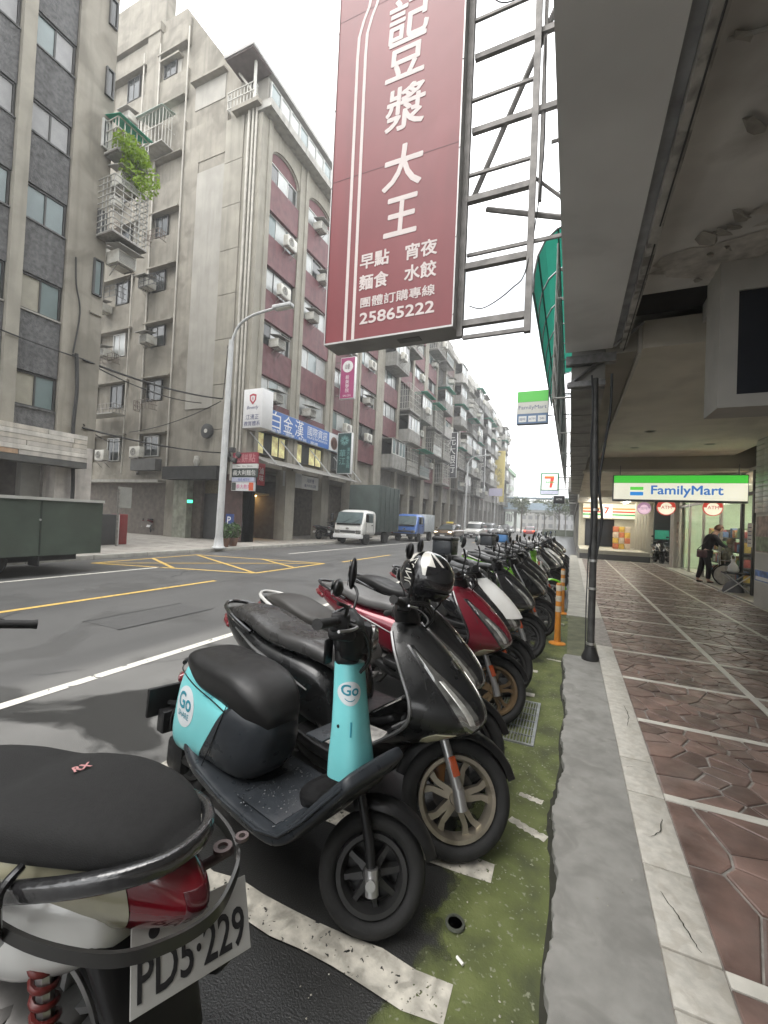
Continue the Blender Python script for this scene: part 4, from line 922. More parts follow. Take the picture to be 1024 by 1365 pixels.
ac_unit('window air conditioner just under the leafy cage on the grey building', 'X', 8.45, 11.85, XA, 'window'); ac_unit('window air conditioner below the barred cage on the grey building', 'X', 8.5, 9.35, XA, 'window')

# ------------------------------------------------------------------ corner building: plaster side wall
YB = 15.2; XF = -14.0
bb = thing('corner_building', 'tall plaster building with dark red bands on its street front', 'building', (0, 0, 0))
def sidewall():
    # silhouette of the side wall with its roof line that climbs away from the street
    poly = [(-30, 3.3), (-14.4, 3.3), (-14.4, 21.4), (-14.6, 21.6), (-19.8, 28.6), (-21.5, 28.6), (-21.5, 31), (-30, 31)]
    M_ = Matrix(((1, 0, 0, 0), (0, 0, 1, 0), (0, 1, 0, 0), (0, 0, 0, 1)))
    return MB().prism(poly, YB + .22, YB + .8, M_)
sidewall().build('side_wall_core', mat_plaster, bb)
M_xz = Matrix(((1, 0, 0, 0), (0, 0, 1, 0), (0, 1, 0, 0), (0, 0, 0, 1)))
def side_slab(name, ma, x0, x1, z0, z1, proud):
    return bx(name, ma, bb, x0, x1, YB - proud, YB + .2195, z0, z1)
side_slab('side_pier', mat_plaster, -22.55, -21.55, 3.3, 27.9, .0)
side_slab('side_pier', mat_plaster, -27.5, -25.6, 3.3, 27.9, .0)
side_slab('side_pier', mat_plaster, -19.35, -18.12, 3.3, 19.4, .0)
side_slab('plaster_panel', mat_plaster2, -18.118, -16.25, 6.6, 18.8, .03)
side_slab('side_pier', mat_plaster, -18.116, -16.252, 3.3, 6.598, .0); side_slab('side_pier', mat_plaster, -19.35, -16.252, 19.402, 21.4, .0) ; side_slab('side_pier', mat_plaster, -18.117, -16.252, 18.802, 19.4, -.03)
for k in range(8): side_slab('corner_block', mat_pil, -16.248, -15.1, 3.3 + k * 2.2, 3.3 + k * 2.2 + 2.17, .06)
side_slab('corner_strip', mat_pil, -15.098, -14.362, 3.3, 20.8, .0)
for x, r_ in ((-14.75, .07), (-14.5, .055), (-14.3, .05)): MB().tube([(x, YB - .09, 3.0), (x, YB - .09, 21.2)], r_, 8).build('drain_pipe', mat('pipe_pale', (.44, .42, .37), .6, var=.15, streak=.3), bb, 40)
# recessed bays with windows and ledges
tops = [5.5, 8.5, 11.45, 14.45, 17.45, 20.4, 23.4, 26.3]
for bi, (x0, x1) in enumerate(((-25.6, -22.55), (-21.55, -19.35))):
    prev = 3.3
    for fi, zt in enumerate(tops):
        zb = zt - (1.45 if bi == 0 else 1.25)
        side_slab('side_spandrel', mat_plaster, x0 + .001, x1 - .001, prev, zb, -.11)
        side_slab('window_hood', mat_plaster, x0 + .002, x1 - .002, zt, zt + .08, .12)
        if bi == 0: window(bb, 'Y', x0 + 1.3, x1 - .7, zb + .05, zt - .1, YB + .17, 2, mat_wfr if fi in (0, 2) else mat_bfr, mat_wglass if fi == 2 else mat_dglass)
        elif fi in (0, 1, 2, 3, 4, 7): window(bb, 'Y', x0 + .3, x1 - (.95 if fi > 2 else .75), zb + .05, zt - .1, YB + .17, 2, mat_wfr if fi == 0 else mat_bfr, mat_dglass)
        prev = zt + .082
    side_slab('side_spandrel', mat_plaster, x0 + .001, x1 - .001, prev, 27.8, -.11)
side_slab('top_band', mat_plaster, -27.5, -21.5, 27.902, 28.4, .06)
for x0, x1, z in ((-18.9, -16.6, 22.5), (-21.4, -19.9, 24.6)):
    side_slab('window_hood', mat_plaster, x0, x1, z + 1.3, z + 1.4, .1); bx('blocked_opening', mat_plaster2, bb, x0 + .1, x1 - .1, YB + .19, YB + .2185, z, z + 1.28)
MB().tube([(-14.5, YB - .15, 21.55), (-19.9, YB - .15, 28.9)], .06, 6).build('roof_edge_pipe', mat('pipe_pale', None), bb)
# lower storey of the side wall
bx('low_wall', mat_plaster, bb, -19.2, -18.55, YB - .02, YB + 1, 0, 3.298); bx('low_wall', mat('stained_pillar', (.3, .31, .25), .8, var=.3, scale=3, streak=.3), bb, -18.55, -17.6, YB - .06, YB + 1, 0, 3.297); bx('low_wall', mat('dark_red_granite', (.07, .04, .035), .4, var=.3), bb, -15.3, -14.02, YB - .07, YB + .8, 0, 3.297)
bx('back_wall', mat('grimy_wall', (.075, .07, .065), .8, var=.3), bb, -30, -14.7, YB + 3.5, YB + 3.7, 0, 3.3)
bx('metal_door', mat('grey_door', (.07, .07, .068), .5, .3, var=.1), bb, -17.3, -15.5, YB + .5, YB + .58, 0, 2.4)
bx('door_transom', mat('door_mesh', (.13, .11, .06), .6, var=.4, scale=10), bb, -17.3, -15.5, YB + .5, YB + .56, 2.42, 3.2)
bx('door_awning', mat_black, bb, -18.6, -15.0, YB - .75, YB - .1, 3.0, 3.62)
bx('arcade_lintel', mat('pale_lintel', (.3, .29, .26), .7, var=.2), bb, -27, -19.2, YB - .5, YB + .1, 2.86, 3.0)
bx('arcade_slab', mat_plaster, bb, -27, -19.2, YB - .02, YB + 1, 3.002, 3.299)
ex = thing('exit_lamp', 'small lit green exit lamp on the stained pillar by the door', 'lamp', (-17.3, YB - .1, 1.95))
bx('housing', mat_bfr, ex, -.2, .2, -.02, .05, -.09, .09, .01); bx('lit_face', mat('exit_green', (.05, .9, .35), .5, var=0, emit=2.0), ex, -.18, .18, -.03, -.021, -.07, .07)
for k, (x, z) in enumerate(((-23.2, 1.4), (-22.2, 1.3), (-20.3, 1.3), (-19.6, .9))):
    bx('wall_notice', mat('notice_pale', (.33, .33, .3), .6, var=.1), None, x, x + .35, YB + 3.47, YB + 3.49, z, z + .42, label=f'pale notice on the dim arcade wall, {ORD[k + 1]} from the left', cat='notice', group='notices on the arcade wall')
vt = thing('wall_fan', 'round dark extractor fan on the plaster side wall beside the lamp post', 'fan', (-16.35, YB - .08, 5.4))
MB().lathe([(.3, 0), (.36, .02), (.36, .14), (.3, .16), (.0, .12)], 24).build('shroud', mat_acd, vt, 40, M=FY(0, 0, 0)); MB().lathe([(.0, 0), (.1, 0), (.1, .03), (0, .03)], 12).build('hub', mat_ac, vt, 40, M=FY(0, -.16, 0))
mb_ = thing('meter_lamp', 'small white wall lamp under the round extractor fan', 'lamp', (-16.9, YB, 4.0)); MB().lathe([(0, .2), (.12, .18), (.15, -.1), (.08, -.3), (0, -.3)], 14).build('shade', mat_ac, mb_, 40, loc=(0, -.2, 0)); MB().tube([(0, 0, -.3), (0, -.2, -.35), (0, -.2, -.2)], .03, 6).build('arm', mat_bar, mb_)
# things hung on the side wall
cage('glass-roofed white cage high on the plaster side wall', 'Y', -21.9, 20.6, YB - .02, 1.9, 1.75, .7, 7, 2, mat_wbar, mat('pale_glass_sheet', (.33, .42, .38), .3, var=.1), mat('tray_grey', (.28, .27, .24), .7, var=.2))
cage('small black iron rack under a side wall window, fourth floor', 'Y', -21.4, 13.2, YB - .02, 1.2, .55, .55, 3, 2, mat_bfr)
cage('wide black iron rack at the left of the side wall, fourth floor', 'Y', -25.2, 13.1, YB - .02, 2.0, .6, .6, 4, 2, mat_bfr)
cage('shelf balcony with pale rails low on the side wall', 'Y', -25.3, 6.6, YB - .02, 2.6, .5, .7, 9, 2, mat_bar, None, mat('tray_grey', None))
for lab, x, z, k in (('highest window air conditioner under a big hood on the side wall', -23.7, 23.1, 'window'), ('air conditioner with hood beside the bright window on the side wall', -24.7, 9.95, 'window'), ('air conditioner with hood in the right bay, third floor of the side wall', -21.2, 10.25, 'window'), ('split air conditioner low in the left bay of the side wall', -24.5, 4.1, 'split'), ('split air conditioner in the right bay above the arcade lintel', -21.6, 4.2, 'split')): ac_unit(lab, 'Y', x, z, YB - .02, k)
bx('service_box', mat('dark_box', (.09, .09, .085), .7, var=.2), bb, -21.5, -19.6, YB - .4, YB - .03, 3.5, 4.1)

for k, (x, z, w) in enumerate(((-25.2, 17.2, 1.5), (-21.3, 16.0, 1.1), (-25.0, 9.8, 1.6), (-21.4, 7.0, 1.2))):
    cage(f'rusty iron rack hung on the plaster side wall, {ORD[k + 1]} from the top', 'Y', x, z - .3, YB - .02, w, .5, .45, 4, 2, mat_rust)
for k, (x, z) in enumerate(((-24.9, 15.9), (-25.1, 12.9), (-22.0 + .5, 13.6), (-24.6, 18.9))): ac_unit(f'grimy window air conditioner on the side wall, {("second", "third", "lone right-hand", "top")[k]} of the grimy ones', 'Y', x, z - .3, YB - .02, 'window')
for x in (-22.7, -21.4, -19.2): MB().tube([(x, YB - .06, 3.4), (x, YB - .06, 27)], .04, 6).build('drain_pipe', mat('pipe_pale', None), bb, 40)
# ------------------------------------------------------------------ street fronts
def glass_pick(r): return r.choice([mat_wglass, mat_dglass, mat_gglass, mat_wglass])
RED0, PITCH = 8.35, 2.72
def facade(parent, y0, bays, floors, styles, pier_w, wallm, pierm, seed, bname, z_top, inner=True):
    r = random.Random(seed); y = y0; ny = len(bays)
    total = sum(bays) + pier_w * (ny + 1)
    bx('core_wall', wallm, parent, -26, XF - .36, y0 + .3 if seed == 1 else y0, y0 + total, 3.9, z_top)
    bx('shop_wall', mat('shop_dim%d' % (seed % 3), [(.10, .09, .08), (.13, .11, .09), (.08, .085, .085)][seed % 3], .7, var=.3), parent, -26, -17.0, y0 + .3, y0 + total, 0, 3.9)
    for bi, bw in enumerate(bays):
        bx('pier', pierm, parent, XF - .358, XF, y, y + pier_w, 3.9, z_top)
        bx('arcade_column', pierm, parent, XF - .7, XF - .02, y, y + pier_w, 0, 3.898)
        if pier_w > .5: bx('pier_rib', pierm, parent, XF + .001, XF + .07, y + pier_w * .55, y + pier_w * .9, 3.9, z_top)
        u0, u1 = y + pier_w, y + pier_w + bw
        for f in range(floors):
            zs0 = RED0 - PITCH + f * PITCH; zw0 = zs0 + 1.5; zw1 = zs0 + PITCH    # spandrel zs0..zw0, window zw0..zw1
            stl = styles(bi, f, r)
            sm = mat_redt if stl == 'red' else wallm
            if stl in ('red', 'plain', 'arch'):
                bx('spandrel', mat_redt if stl in ('red', 'arch') else sm, parent, XF - .355, XF - .06, u0 + .001, u1 - .001, zs0, zw0)
                wt = zw1 if stl != 'arch' else zw1 - .15
                window(parent, 'X', u0 + .02, u1 - .02, zw0 + .01, wt - .02, XF - .28, 3 if bw > 2 else 2, mat_wfr if r.random() < .6 else mat_bfr, [glass_pick(r), glass_pick(r)])
                if stl == 'arch':
                    pts = [(u0 + .02, wt)] + [(u0 + bw / 2 - math.cos(PI * k / 12) * (bw / 2 - .02), wt + .01 + math.sin(PI * k / 12) * .75) for k in range(13)] + [(u1 - .02, wt)]
                    MB().prism([(p[0], p[1]) for p in pts], 0, .08, Matrix(((0, 0, 1, XF - .3), (1, 0, 0, 0), (0, 1, 0, 0), (0, 0, 0, 1)))).build('arch_panel', mat_redt, parent)
                    rim = [(XF - .2, p[0], p[1]) for p in pts[1:-1]]; MB().tube(rim, .07, 6).build('arch_rim', pierm, parent)
                    top = [(u0, wt)] + pts[1:-1] + [(u1, wt), (u1, zw1 + 1.6), (u0, zw1 + 1.6)]
                    MB().prism([(p[0], p[1]) for p in top], 0, .3, Matrix(((0, 0, 1, XF - .354), (1, 0, 0, 0), (0, 1, 0, 0), (0, 0, 0, 1)))).build('attic_wall', pierm, parent)
            elif stl in ('balcony', 'caged', 'white'):
                d = .95
                bm_ = mat('balcony_grey%d' % (seed % 3), [(.22, .215, .2), (.18, .18, .172), (.25, .245, .225)][seed % 3], .8, var=.2, scale=2, streak=.35) if stl != 'white' else mat('balcony_white', (.33, .32, .30), .7, var=.12, scale=2, streak=.3)
                bx('balcony_slab', bm_, parent, XF - .355, XF + d, u0 + .02, u1 - .02, zs0 + .0, zs0 + .16)
                if stl == 'caged':
                    ob('balcony_bars', pm(f'bb{u1 - u0:.2f}', lambda b: bars_mb(b, u1 - u0 - .1, 2.2, d - .08, 9, 4, .014)), r.choice([mat_bar, mat_wbar]), parent, M=FX(XF, u0 + .05, zs0 + .17))
                    if r.random() < .6: bx('balcony_screen', r.choice([mat_wglass, bm_, mat_gglass]), parent, XF + d - .12, XF + d - .1, u0 + .1, u1 - .1, zs0 + .17, zs0 + 1.1)
                else:
                    bx('balcony_parapet', bm_, parent, XF + d - .1, XF + d + .02, u0 + .03, u1 - .03, zs0 + .161, zs0 + 1.1)
                    bx('balcony_cheek', bm_, parent, XF - .3, XF + d - .102, u0 + .03, u0 + .11, zs0 + .161, zs0 + 1.08)
                    if r.random() < .7:
                        n_ = 4; pw = (u1 - u0 - .1) / n_
                        for k in range(n_): window(parent, 'X', u0 + .05 + k * pw, u0 + .05 + (k + 1) * pw - .01, zs0 + 1.12, zs0 + 2.3, XF + d - .08, 1, mat_wfr, glass_pick(r), .05)
                        bx('enclosure_roof', bm_, parent, XF - .3, XF + d + .06, u0 + .04, u1 - .04, zs0 + 2.32, zs0 + 2.38)
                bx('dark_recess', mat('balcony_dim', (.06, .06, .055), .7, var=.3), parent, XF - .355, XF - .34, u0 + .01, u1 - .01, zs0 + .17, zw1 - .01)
                if r.random() < .3: bx('balcony_awning', r.choice([mat_gsheet, mat('tin_sheet', (.34, .33, .3), .6, .2, var=.2)]), parent, XF - .2, XF + d + .35, u0 + .02, u1 - .02, zw1 - .12, zw1 - .08)
            if r.random() < (.72 if stl in ('red', 'plain', 'arch') else .36):
                kd = r.choice(['split', 'window'])
                ac_unit(f'{kd} air conditioner on the {ORD[f + 2]} floor, {ORD[bi + 1]} bay of the {bname}', 'X', u0 + r.uniform(.2, max(.25, bw - 1.2)), zw0 + .02 if stl in ('red', 'plain', 'arch') else zs0 + .6, XF - .1 if stl in ('red', 'plain', 'arch') else XF + 1.0, kd)
        y = u1
    bx('pier', pierm, parent, XF - .358, XF, y, y + pier_w - .002, 3.9, z_top); bx('arcade_column', pierm, parent, XF - .7, XF - .02, y, y + pier_w - .002, 0, 3.898)
    return y + pier_w
def stB(bi, f, r): return 'arch' if f == 4 else 'red'
yb = facade(bb, YB, [2.35, 2.75, 2.75, 2.75], 5, stB, .8, mat_plaster, mat_pil, 1, 'corner building with red bands', 20.6)
# cornice and roof terrace of the corner building
bx('cornice', mat('grey_cornice', (.36, .35, .32), .8, var=.15, streak=.3), bb, XF - .3, XF + .55, YB - .1, yb, 20.62, 21.0)
bx('terrace_wall', mat_plaster2, bb, -20, XF - .1, YB + .4, yb, 21.0, 21.5)
for k in range(8): window(bb, 'X', YB + .6 + k * .8, YB + 1.37 + k * .8, 21.5, 22.7, XF - .16, 1, mat_wfr, mat_wglass if k % 3 else mat_gglass)
bx('penthouse_wall', mat_plaster2, bb, -20, XF - .22, YB + .5, yb - .1, 21.51, 22.9)
bx('penthouse_roof', mat('tin_roof', (.33, .32, .31), .7, var=.15), bb, -15.7, XF + .06, YB - .9, yb - 2.2, 22.92, 23.05)
bx('roof_sign_back', mat('pale_board', (.55, .54, .5), .7, var=.1), bb, XF - .3, XF + .0, YB + 1.5, YB + 5.8, 23.06, 24.6)
bx('terrace_awning', mat_pgsheet, bb, XF - .4, XF + .7, yb - 2.15, yb - .1, 22.5, 22.54, rot=(0, .0, 0))
ob('terrace_rail', pm('trail', lambda b: bars_mb(b, 2.2, .9, .5, 8, 2, .015)), mat_wbar, bb, M=FX(XF, yb - 2.3, 21.0))
ob('terrace_rail', pm('trail2', lambda b: bars_mb(b, 1.6, .8, .25, 8, 2, .015)), mat_wbar, bb, M=FY(-15.9, YB - .1, 21.0))
bx('terrace_post', mat_wbar, bb, -14.35, -14.25, YB - .35, YB - .25, 21.0, 22.85); bx('terrace_slab', mat_plaster, bb, -15.6, XF, YB - .4, YB - .01, 20.8, 21.0); bx('terrace_roof', mat('dark_soffit', (.13, .105, .1), .8, var=.2), bb, -15.65, XF + .0, YB - .85, YB + .45, 22.85, 22.915)
b1 = thing('balcony_block', 'grey balconied apartment block right beside the red-banded corner building', 'building', (0, 0, 0))
yc = facade(b1, yb + .01, [2.9, 2.9, 2.9], 6, lambda bi, f, r: 'red' if bi == 2 and f % 2 else r.choice(['balcony', 'caged', 'caged', 'balcony', 'red']), .5, mat('wall_grey_a', (.21, .2, .185), .85, var=.2, scale=2, streak=.35), mat_pil, 2, 'grey balconied block', 22.0)
b2 = thing('mixed_block', 'apartment block with dark red and white panels, second along the row', 'building', (0, 0, 0))
yd = facade(b2, yc + .01, [3.0, 3.0, 3.0, 3.0], 6, lambda bi, f, r: 'red' if bi in (0, 2) and r.random() < .75 else r.choice(['white', 'balcony', 'caged', 'caged', 'balcony']), .5, mat('wall_grey_b', (.22, .205, .19), .85, var=.2, scale=2, streak=.35), mat_pil, 3, 'red and white block', 21.6)
b3 = thing('pale_block', 'pale weathered apartment block with crowded balconies midway along the row', 'building', (0, 0, 0))
ye = facade(b3, yd + .01, [3.2] * 5, 6, lambda bi, f, r: r.choice(['white', 'balcony', 'caged', 'balcony', 'plain', 'red']), .4, mat('wall_grey_c', (.25, .24, .225), .85, var=.2, scale=2, streak=.35), mat('pale_pier2', (.33, .32, .3), .8, var=.15, streak=.3), 4, 'pale crowded block', 21.4)
b4 = thing('far_block', 'long grey apartment block at the far end of the row', 'building', (0, 0, 0))
yf = facade(b4, ye + .01, [3.4] * 7, 6, lambda bi, f, r: r.choice(['white', 'balcony', 'plain', 'caged']), .4, MATS['wall_grey_c'], MATS['pale_pier2'], 5, 'far grey block', 21.2)
for t_, (a, b_), z in ((b1, (yb, yc), 22), (b2, (yc, yd), 21.6), (b3, (yd, ye), 21.4), (b4, (ye, yf), 21.2)):
    bx('roof_parapet', mat('parapet', (.4, .39, .36), .8, var=.15, streak=.3), t_, -26, XF + .35, a + .02, b_ - .02, z, z + .7)
    r = random.Random(int(a)); k = a + 1
    while k < b_ - 4:
        l = r.uniform(2.5, 5); bx('roof_shed', r.choice([mat('tin_sheet', None), MATS['tin_roof'], mat('parapet', None)]), t_, -20, XF - .3, k, k + l, z + .71, z + r.uniform(1.8, 3.2)); k += l + r.uniform(.3, 3)
# end building past the row, footbridge, skyline
eb = thing('end_building', 'small pale green-topped building at the end of the row', 'building', (0, 0, 0))
bx('wall', mat('pale_green_wall', (.40, .45, .38), .8, var=.1), eb, -24, -14.5, 104, 118, 0, 14.5); bx('roof', mat('green_roof', (.22, .34, .22), .7, var=.1), eb, -24.5, -14, 103.5, 118.5, 14.51, 15.4)
for f in range(4):
    for k in range(3): window(eb, 'X', 105 + k * 4, 108 + k * 4, 2.5 + f * 3, 4.5 + f * 3, -14.48, 2, mat_wfr, mat_dglass)
    window(eb, 'Y', -18, -15.5, 2.5 + f * 3, 4.5 + f * 3, 103.98, 2, mat_wfr, mat_dglass)
# ------------------------------------------------------------------ scooters
mat_tyre = mat('tyre_rubber', (.011, .011, .011), .8, var=.3, scale=20, bump=.3, bscale=120)
mat_plas = mat('black_plastic', (.010, .010, .0105), .42, var=.2, scale=14, rvar=.1, spec=.35, bump=.12, bscale=220, bdist=.001)
mat_plasg = mat('dark_grey_plastic', (.026, .030, .035), .36, var=.15, scale=8, rvar=.12, spec=.4, bump=.25, bscale=160, bdist=.001)
mat_seat = mat('seat_vinyl', (.012, .0118, .0118), .45, var=.15, scale=8, spec=.4, bump=.25, bscale=250, bdist=.001, rvar=.1)
mat_seatw = mat('wet_grey_seat', (.036, .035, .034), .3, var=.25, scale=6, bump=.3, bscale=90, bdist=.0015, rvar=.15)
mat_gblk = mat('gloss_black_paint', (.012, .012, .013), .16, var=.1, coat=.8, scale=3, rvar=.08)
mat_char = mat('charcoal_paint', (.010, .0105, .011), .3, metal=.2, var=.15, scale=5, coat=.35, rvar=.1)
mat_redp = mat('metallic_red_paint', (.16, .010, .022), .25, metal=.35, var=.15, coat=.9, scale=4)
mat_whp = mat('white_paint', (.60, .60, .58), .28, var=.05, coat=.8, scale=4, dirt=(.42, .4, .36), dirt_amt=.3)
mat_grnp = mat('lime_paint', (.14, .38, .02), .25, var=.1, coat=.9)
mat_silvp = mat('silver_paint', (.42, .43, .44), .3, metal=.6, var=.08, coat=.6)
mat_bluep = mat('navy_paint', (.02, .03, .07), .22, var=.1, coat=.8)
mat_turq = mat('turquoise_paint', (.19, .60, .62), .36, var=.04, scale=5, coat=.3, dirt=(.16, .5, .52), dirt_amt=.4)
mat_bronze = mat('bronze_alloy', (.40, .36, .29), .34, metal=.75, var=.15, scale=9, dirt=(.13, .11, .09), dirt_amt=.6)
mat_alloy = mat('silver_alloy', (.5, .5, .5), .3, metal=.85, var=.15, scale=9, dirt=(.15, .14, .13), dirt_amt=.5)
mat_balloy = mat('black_alloy', (.03, .03, .03), .4, metal=.3, var=.2, scale=9)
mat_chrome = mat('chrome', (.7, .7, .69), .1, metal=1, var=.05)
mat_lens = mat('headlamp_lens', (.22, .22, .21), .1, metal=.7, var=.5, scale=14, coat=1)
mat_lensr = mat('red_lens', (.14, .006, .012), .12, var=.15, coat=1)
mat_lensa = mat('amber_reflector', (.34, .055, .012), .2, var=.1, coat=.8)
mat_lensy = mat('smoky_clear_lens', (.36, .34, .24), .14, var=.2, scale=7, coat=1)
mat_mirror = mat('mirror_glass', (.5, .52, .53), .05, metal=1, var=0)
mat_dirty = mat('engine_alloy', (.12, .115, .11), .5, metal=.5, var=.4, scale=12, dirt=(.05, .045, .04), dirt_amt=.7)
RY = Matrix.Rotation(PI / 2, 4, 'X')            # lathe axis z -> y
def wheel_meshes(Rt, tw, rr, style):
    k = f'wh{Rt}{tw}{rr}{style}'
    if k in PM: return PM[k]
    h = Rt - rr; prof = []
    for i in range(15):
        a = -2.35 + 4.7 * i / 14; prof.append((rr + h * .5 + h * .5 * math.cos(a) ** 1 if abs(a) < PI / 2 else rr + h * .5 + h * .5 * math.cos(a), tw / 2 * math.sin(a) * (1 if abs(a) < 2 else .98)))
    ty = MB().lathe(prof, 44, RY, closed=True)
    for s in (-1, 1):
        for q in range(0):      # tread grooves as shallow raised blocks along the shoulders
            a = 2 * PI * (q + .25 * s) / 26; c, n_ = math.cos(a), math.sin(a)
            M_ = Matrix(((n_, 0, c, 0), (0, 1, 0, 0), (-c, 0, n_, 0), (0, 0, 0, 1)))
            ty.box(-.012, .012, s * tw * .12 if s > 0 else -tw * .40, s * tw * .40 if s > 0 else -tw * .12, Rt - .010, Rt - .0005 if False else Rt - .0015, M_)
    tyre = ty.mesh('tyre', 50, True)
    b = MB(); hw = tw * .36
    b.lathe([(rr + .004, -hw), (rr + .004, -hw - .006), (rr - .012, -hw - .006), (rr - .022, -hw + .012), (rr - .028, 0), (rr - .022, hw - .012), (rr - .012, hw + .006), (rr + .004, hw + .006), (rr + .004, hw)], 44, RY, closed=True)
    b.lathe([(0, -.042), (.03, -.042), (.036, -.02), (.036, .02), (.03, .042), (0, .042)], 20, RY)
    n_ = {'five': 5, 'thin': 8, 'ten': 6}[style]
    for q in range(n_):
        a = 2 * PI * q / n_ + .3
        def P(r, da, y): return (r * math.cos(a + da), y, r * math.sin(a + da))
        if style == 'five':
            for s in (-1, 1):
                rg = []
                for r, da, w, t in ((.028, s * .35, .014, .03), (.07, s * .20, .0125, .026), (.11, s * .16, .011, .022), (rr - .02, s * .24, .015, .02)):
                    dw = w / r; rg.append([P(r, da - dw, -t), P(r, da + dw, -t), P(r, da + dw * .6, t), P(r, da - dw * .6, t)])
                b.rings(rg)
        else:
            w0 = .010 if style == 'thin' else .014; rg = []
            for r, w, t in ((.03, w0 * 1.2, .028), (.09, w0 * .8, .02), (rr - .02, w0, .018)):
                dw = w / r; rg.append([P(r, -dw, -t), P(r, dw, -t), P(r, dw, t), P(r, -dw, t)])
            b.rings(rg)
    rim = b.mesh('rim', 40, True)
    disc = MB().lathe([(.035, -.002), (.095, -.002), (.095, .002), (.035, .002)], 32, RY, closed=True).mesh('disc', 40, True)
    PM[k] = (tyre, rim, disc); return PM[k]
def steer_m(st, ax):
    """rotation about the raked steering head"""
    p = Vec((ax['xa'] - .06, 0, ax['r'])); d = Vec((-math.sin(R(25)), 0, math.cos(R(25))))
    return Matrix.Translation(p) @ Matrix.Rotation(st, 4, d) @ Matrix.Translation(-p)
LV_SPORT = [(.27, .86, .72, .165, 2.4), (.34, .96, .80, .185, 2.4), (.43, 1.075, .93, .20, 2.3), (.53, 1.30, 1.07, .205, 2.1), (.60, 1.385, 1.13, .205, 1.9), (.68, 1.365, 1.125, .20, 1.8), (.77, 1.29, 1.07, .185, 1.8), (.86, 1.19, 1.01, .16, 1.9), (.93, 1.09, .965, .125, 2.1), (.965, 1.03, .955, .09, 2.2)]
LV_RETRO = [(.26, .82, .72, .16, 3), (.33, .93, .80, .19, 3.2), (.42, 1.02, .89, .215, 3.2), (.55, 1.06, .94, .225, 3), (.7, 1.055, .94, .215, 2.8), (.82, 1.02, .93, .18, 2.6), (.9, .99, .92, .12, 2.4)]
def fender_mb(cx, cz, rad, a0, a1, w, tip=.6, n=12):
    b = MB(); rg = []
    for i in range(n + 1):
        a = R(a0 + (a1 - a0) * i / n); e = math.sin(PI * i / n) ** .4 if i in (0, n) else 1; ww = w * (tip + (1 - tip) * min(1, 3.2 * min(i, n - i) / n)); r = []
        for k in range(9):
            t = -1 + 2 * k / 8; rr_ = rad + .022 * (1 - abs(t) ** 2.6) - .03 * max(0, abs(t) - .75) * 4 * .4; r.append((cx + rr_ * math.cos(a), ww * t, cz + rr_ * math.sin(a)))
        for k in range(9):
            t = 1 - 2 * k / 8; rr_ = rad - .006 + .022 * (1 - abs(t) ** 2.6) - .03 * max(0, abs(t) - .75) * 4 * .4; r.append((cx + rr_ * math.cos(a), ww * .97 * t, cz + rr_ * math.sin(a)))
        rg.append(r)
    return b.rings(rg)
def mirror_parts(th, side, x, z, S, key, shape=(.068, .042), tall=.19, out=.10, col=None):
    """stem and oval head; the glass is a sub-part of the head"""
    top = Vec((x - .03, side * (.2 + out), z + tall))
    ob('mirror_stem', pm(f'ms{key}{side}', lambda b: b.tube([tuple(v) for v in cat_rom([(x, side * .2, z), (x + .01, side * (.2 + out * .5), z + tall * .6), (top.x + .012, top.y, top.z - .02)], 5)], .0065, 7), 40), mat_plas, th, M=S)
    def head(b):
        rg = []
        for i in range(7):
            u = -1 + 2 * i / 6; s = math.sqrt(max(.02, 1 - u * u * .98)); rg.append([(top.x + .018 * u + .006, top.y + shape[0] * s * math.cos(2 * PI * k / 18), top.z + .03 + shape[1] * s * math.sin(2 * PI * k / 18)) for k in range(18)])
        return b.rings(rg)
    h = ob('mirror', pm(f'mh{key}{side}{shape}', head, 50), col or mat_plas, th, M=S)
    ob('mirror_glass', pm(f'mg{key}{side}{shape}', lambda b: b.add([(top.x - .0125, top.y + shape[0] * .82 * math.cos(2 * PI * k / 18), top.z + .03 + shape[1] * .82 * math.sin(2 * PI * k / 18)) for k in range(18)], [tuple(range(18))])), mat_mirror, h)
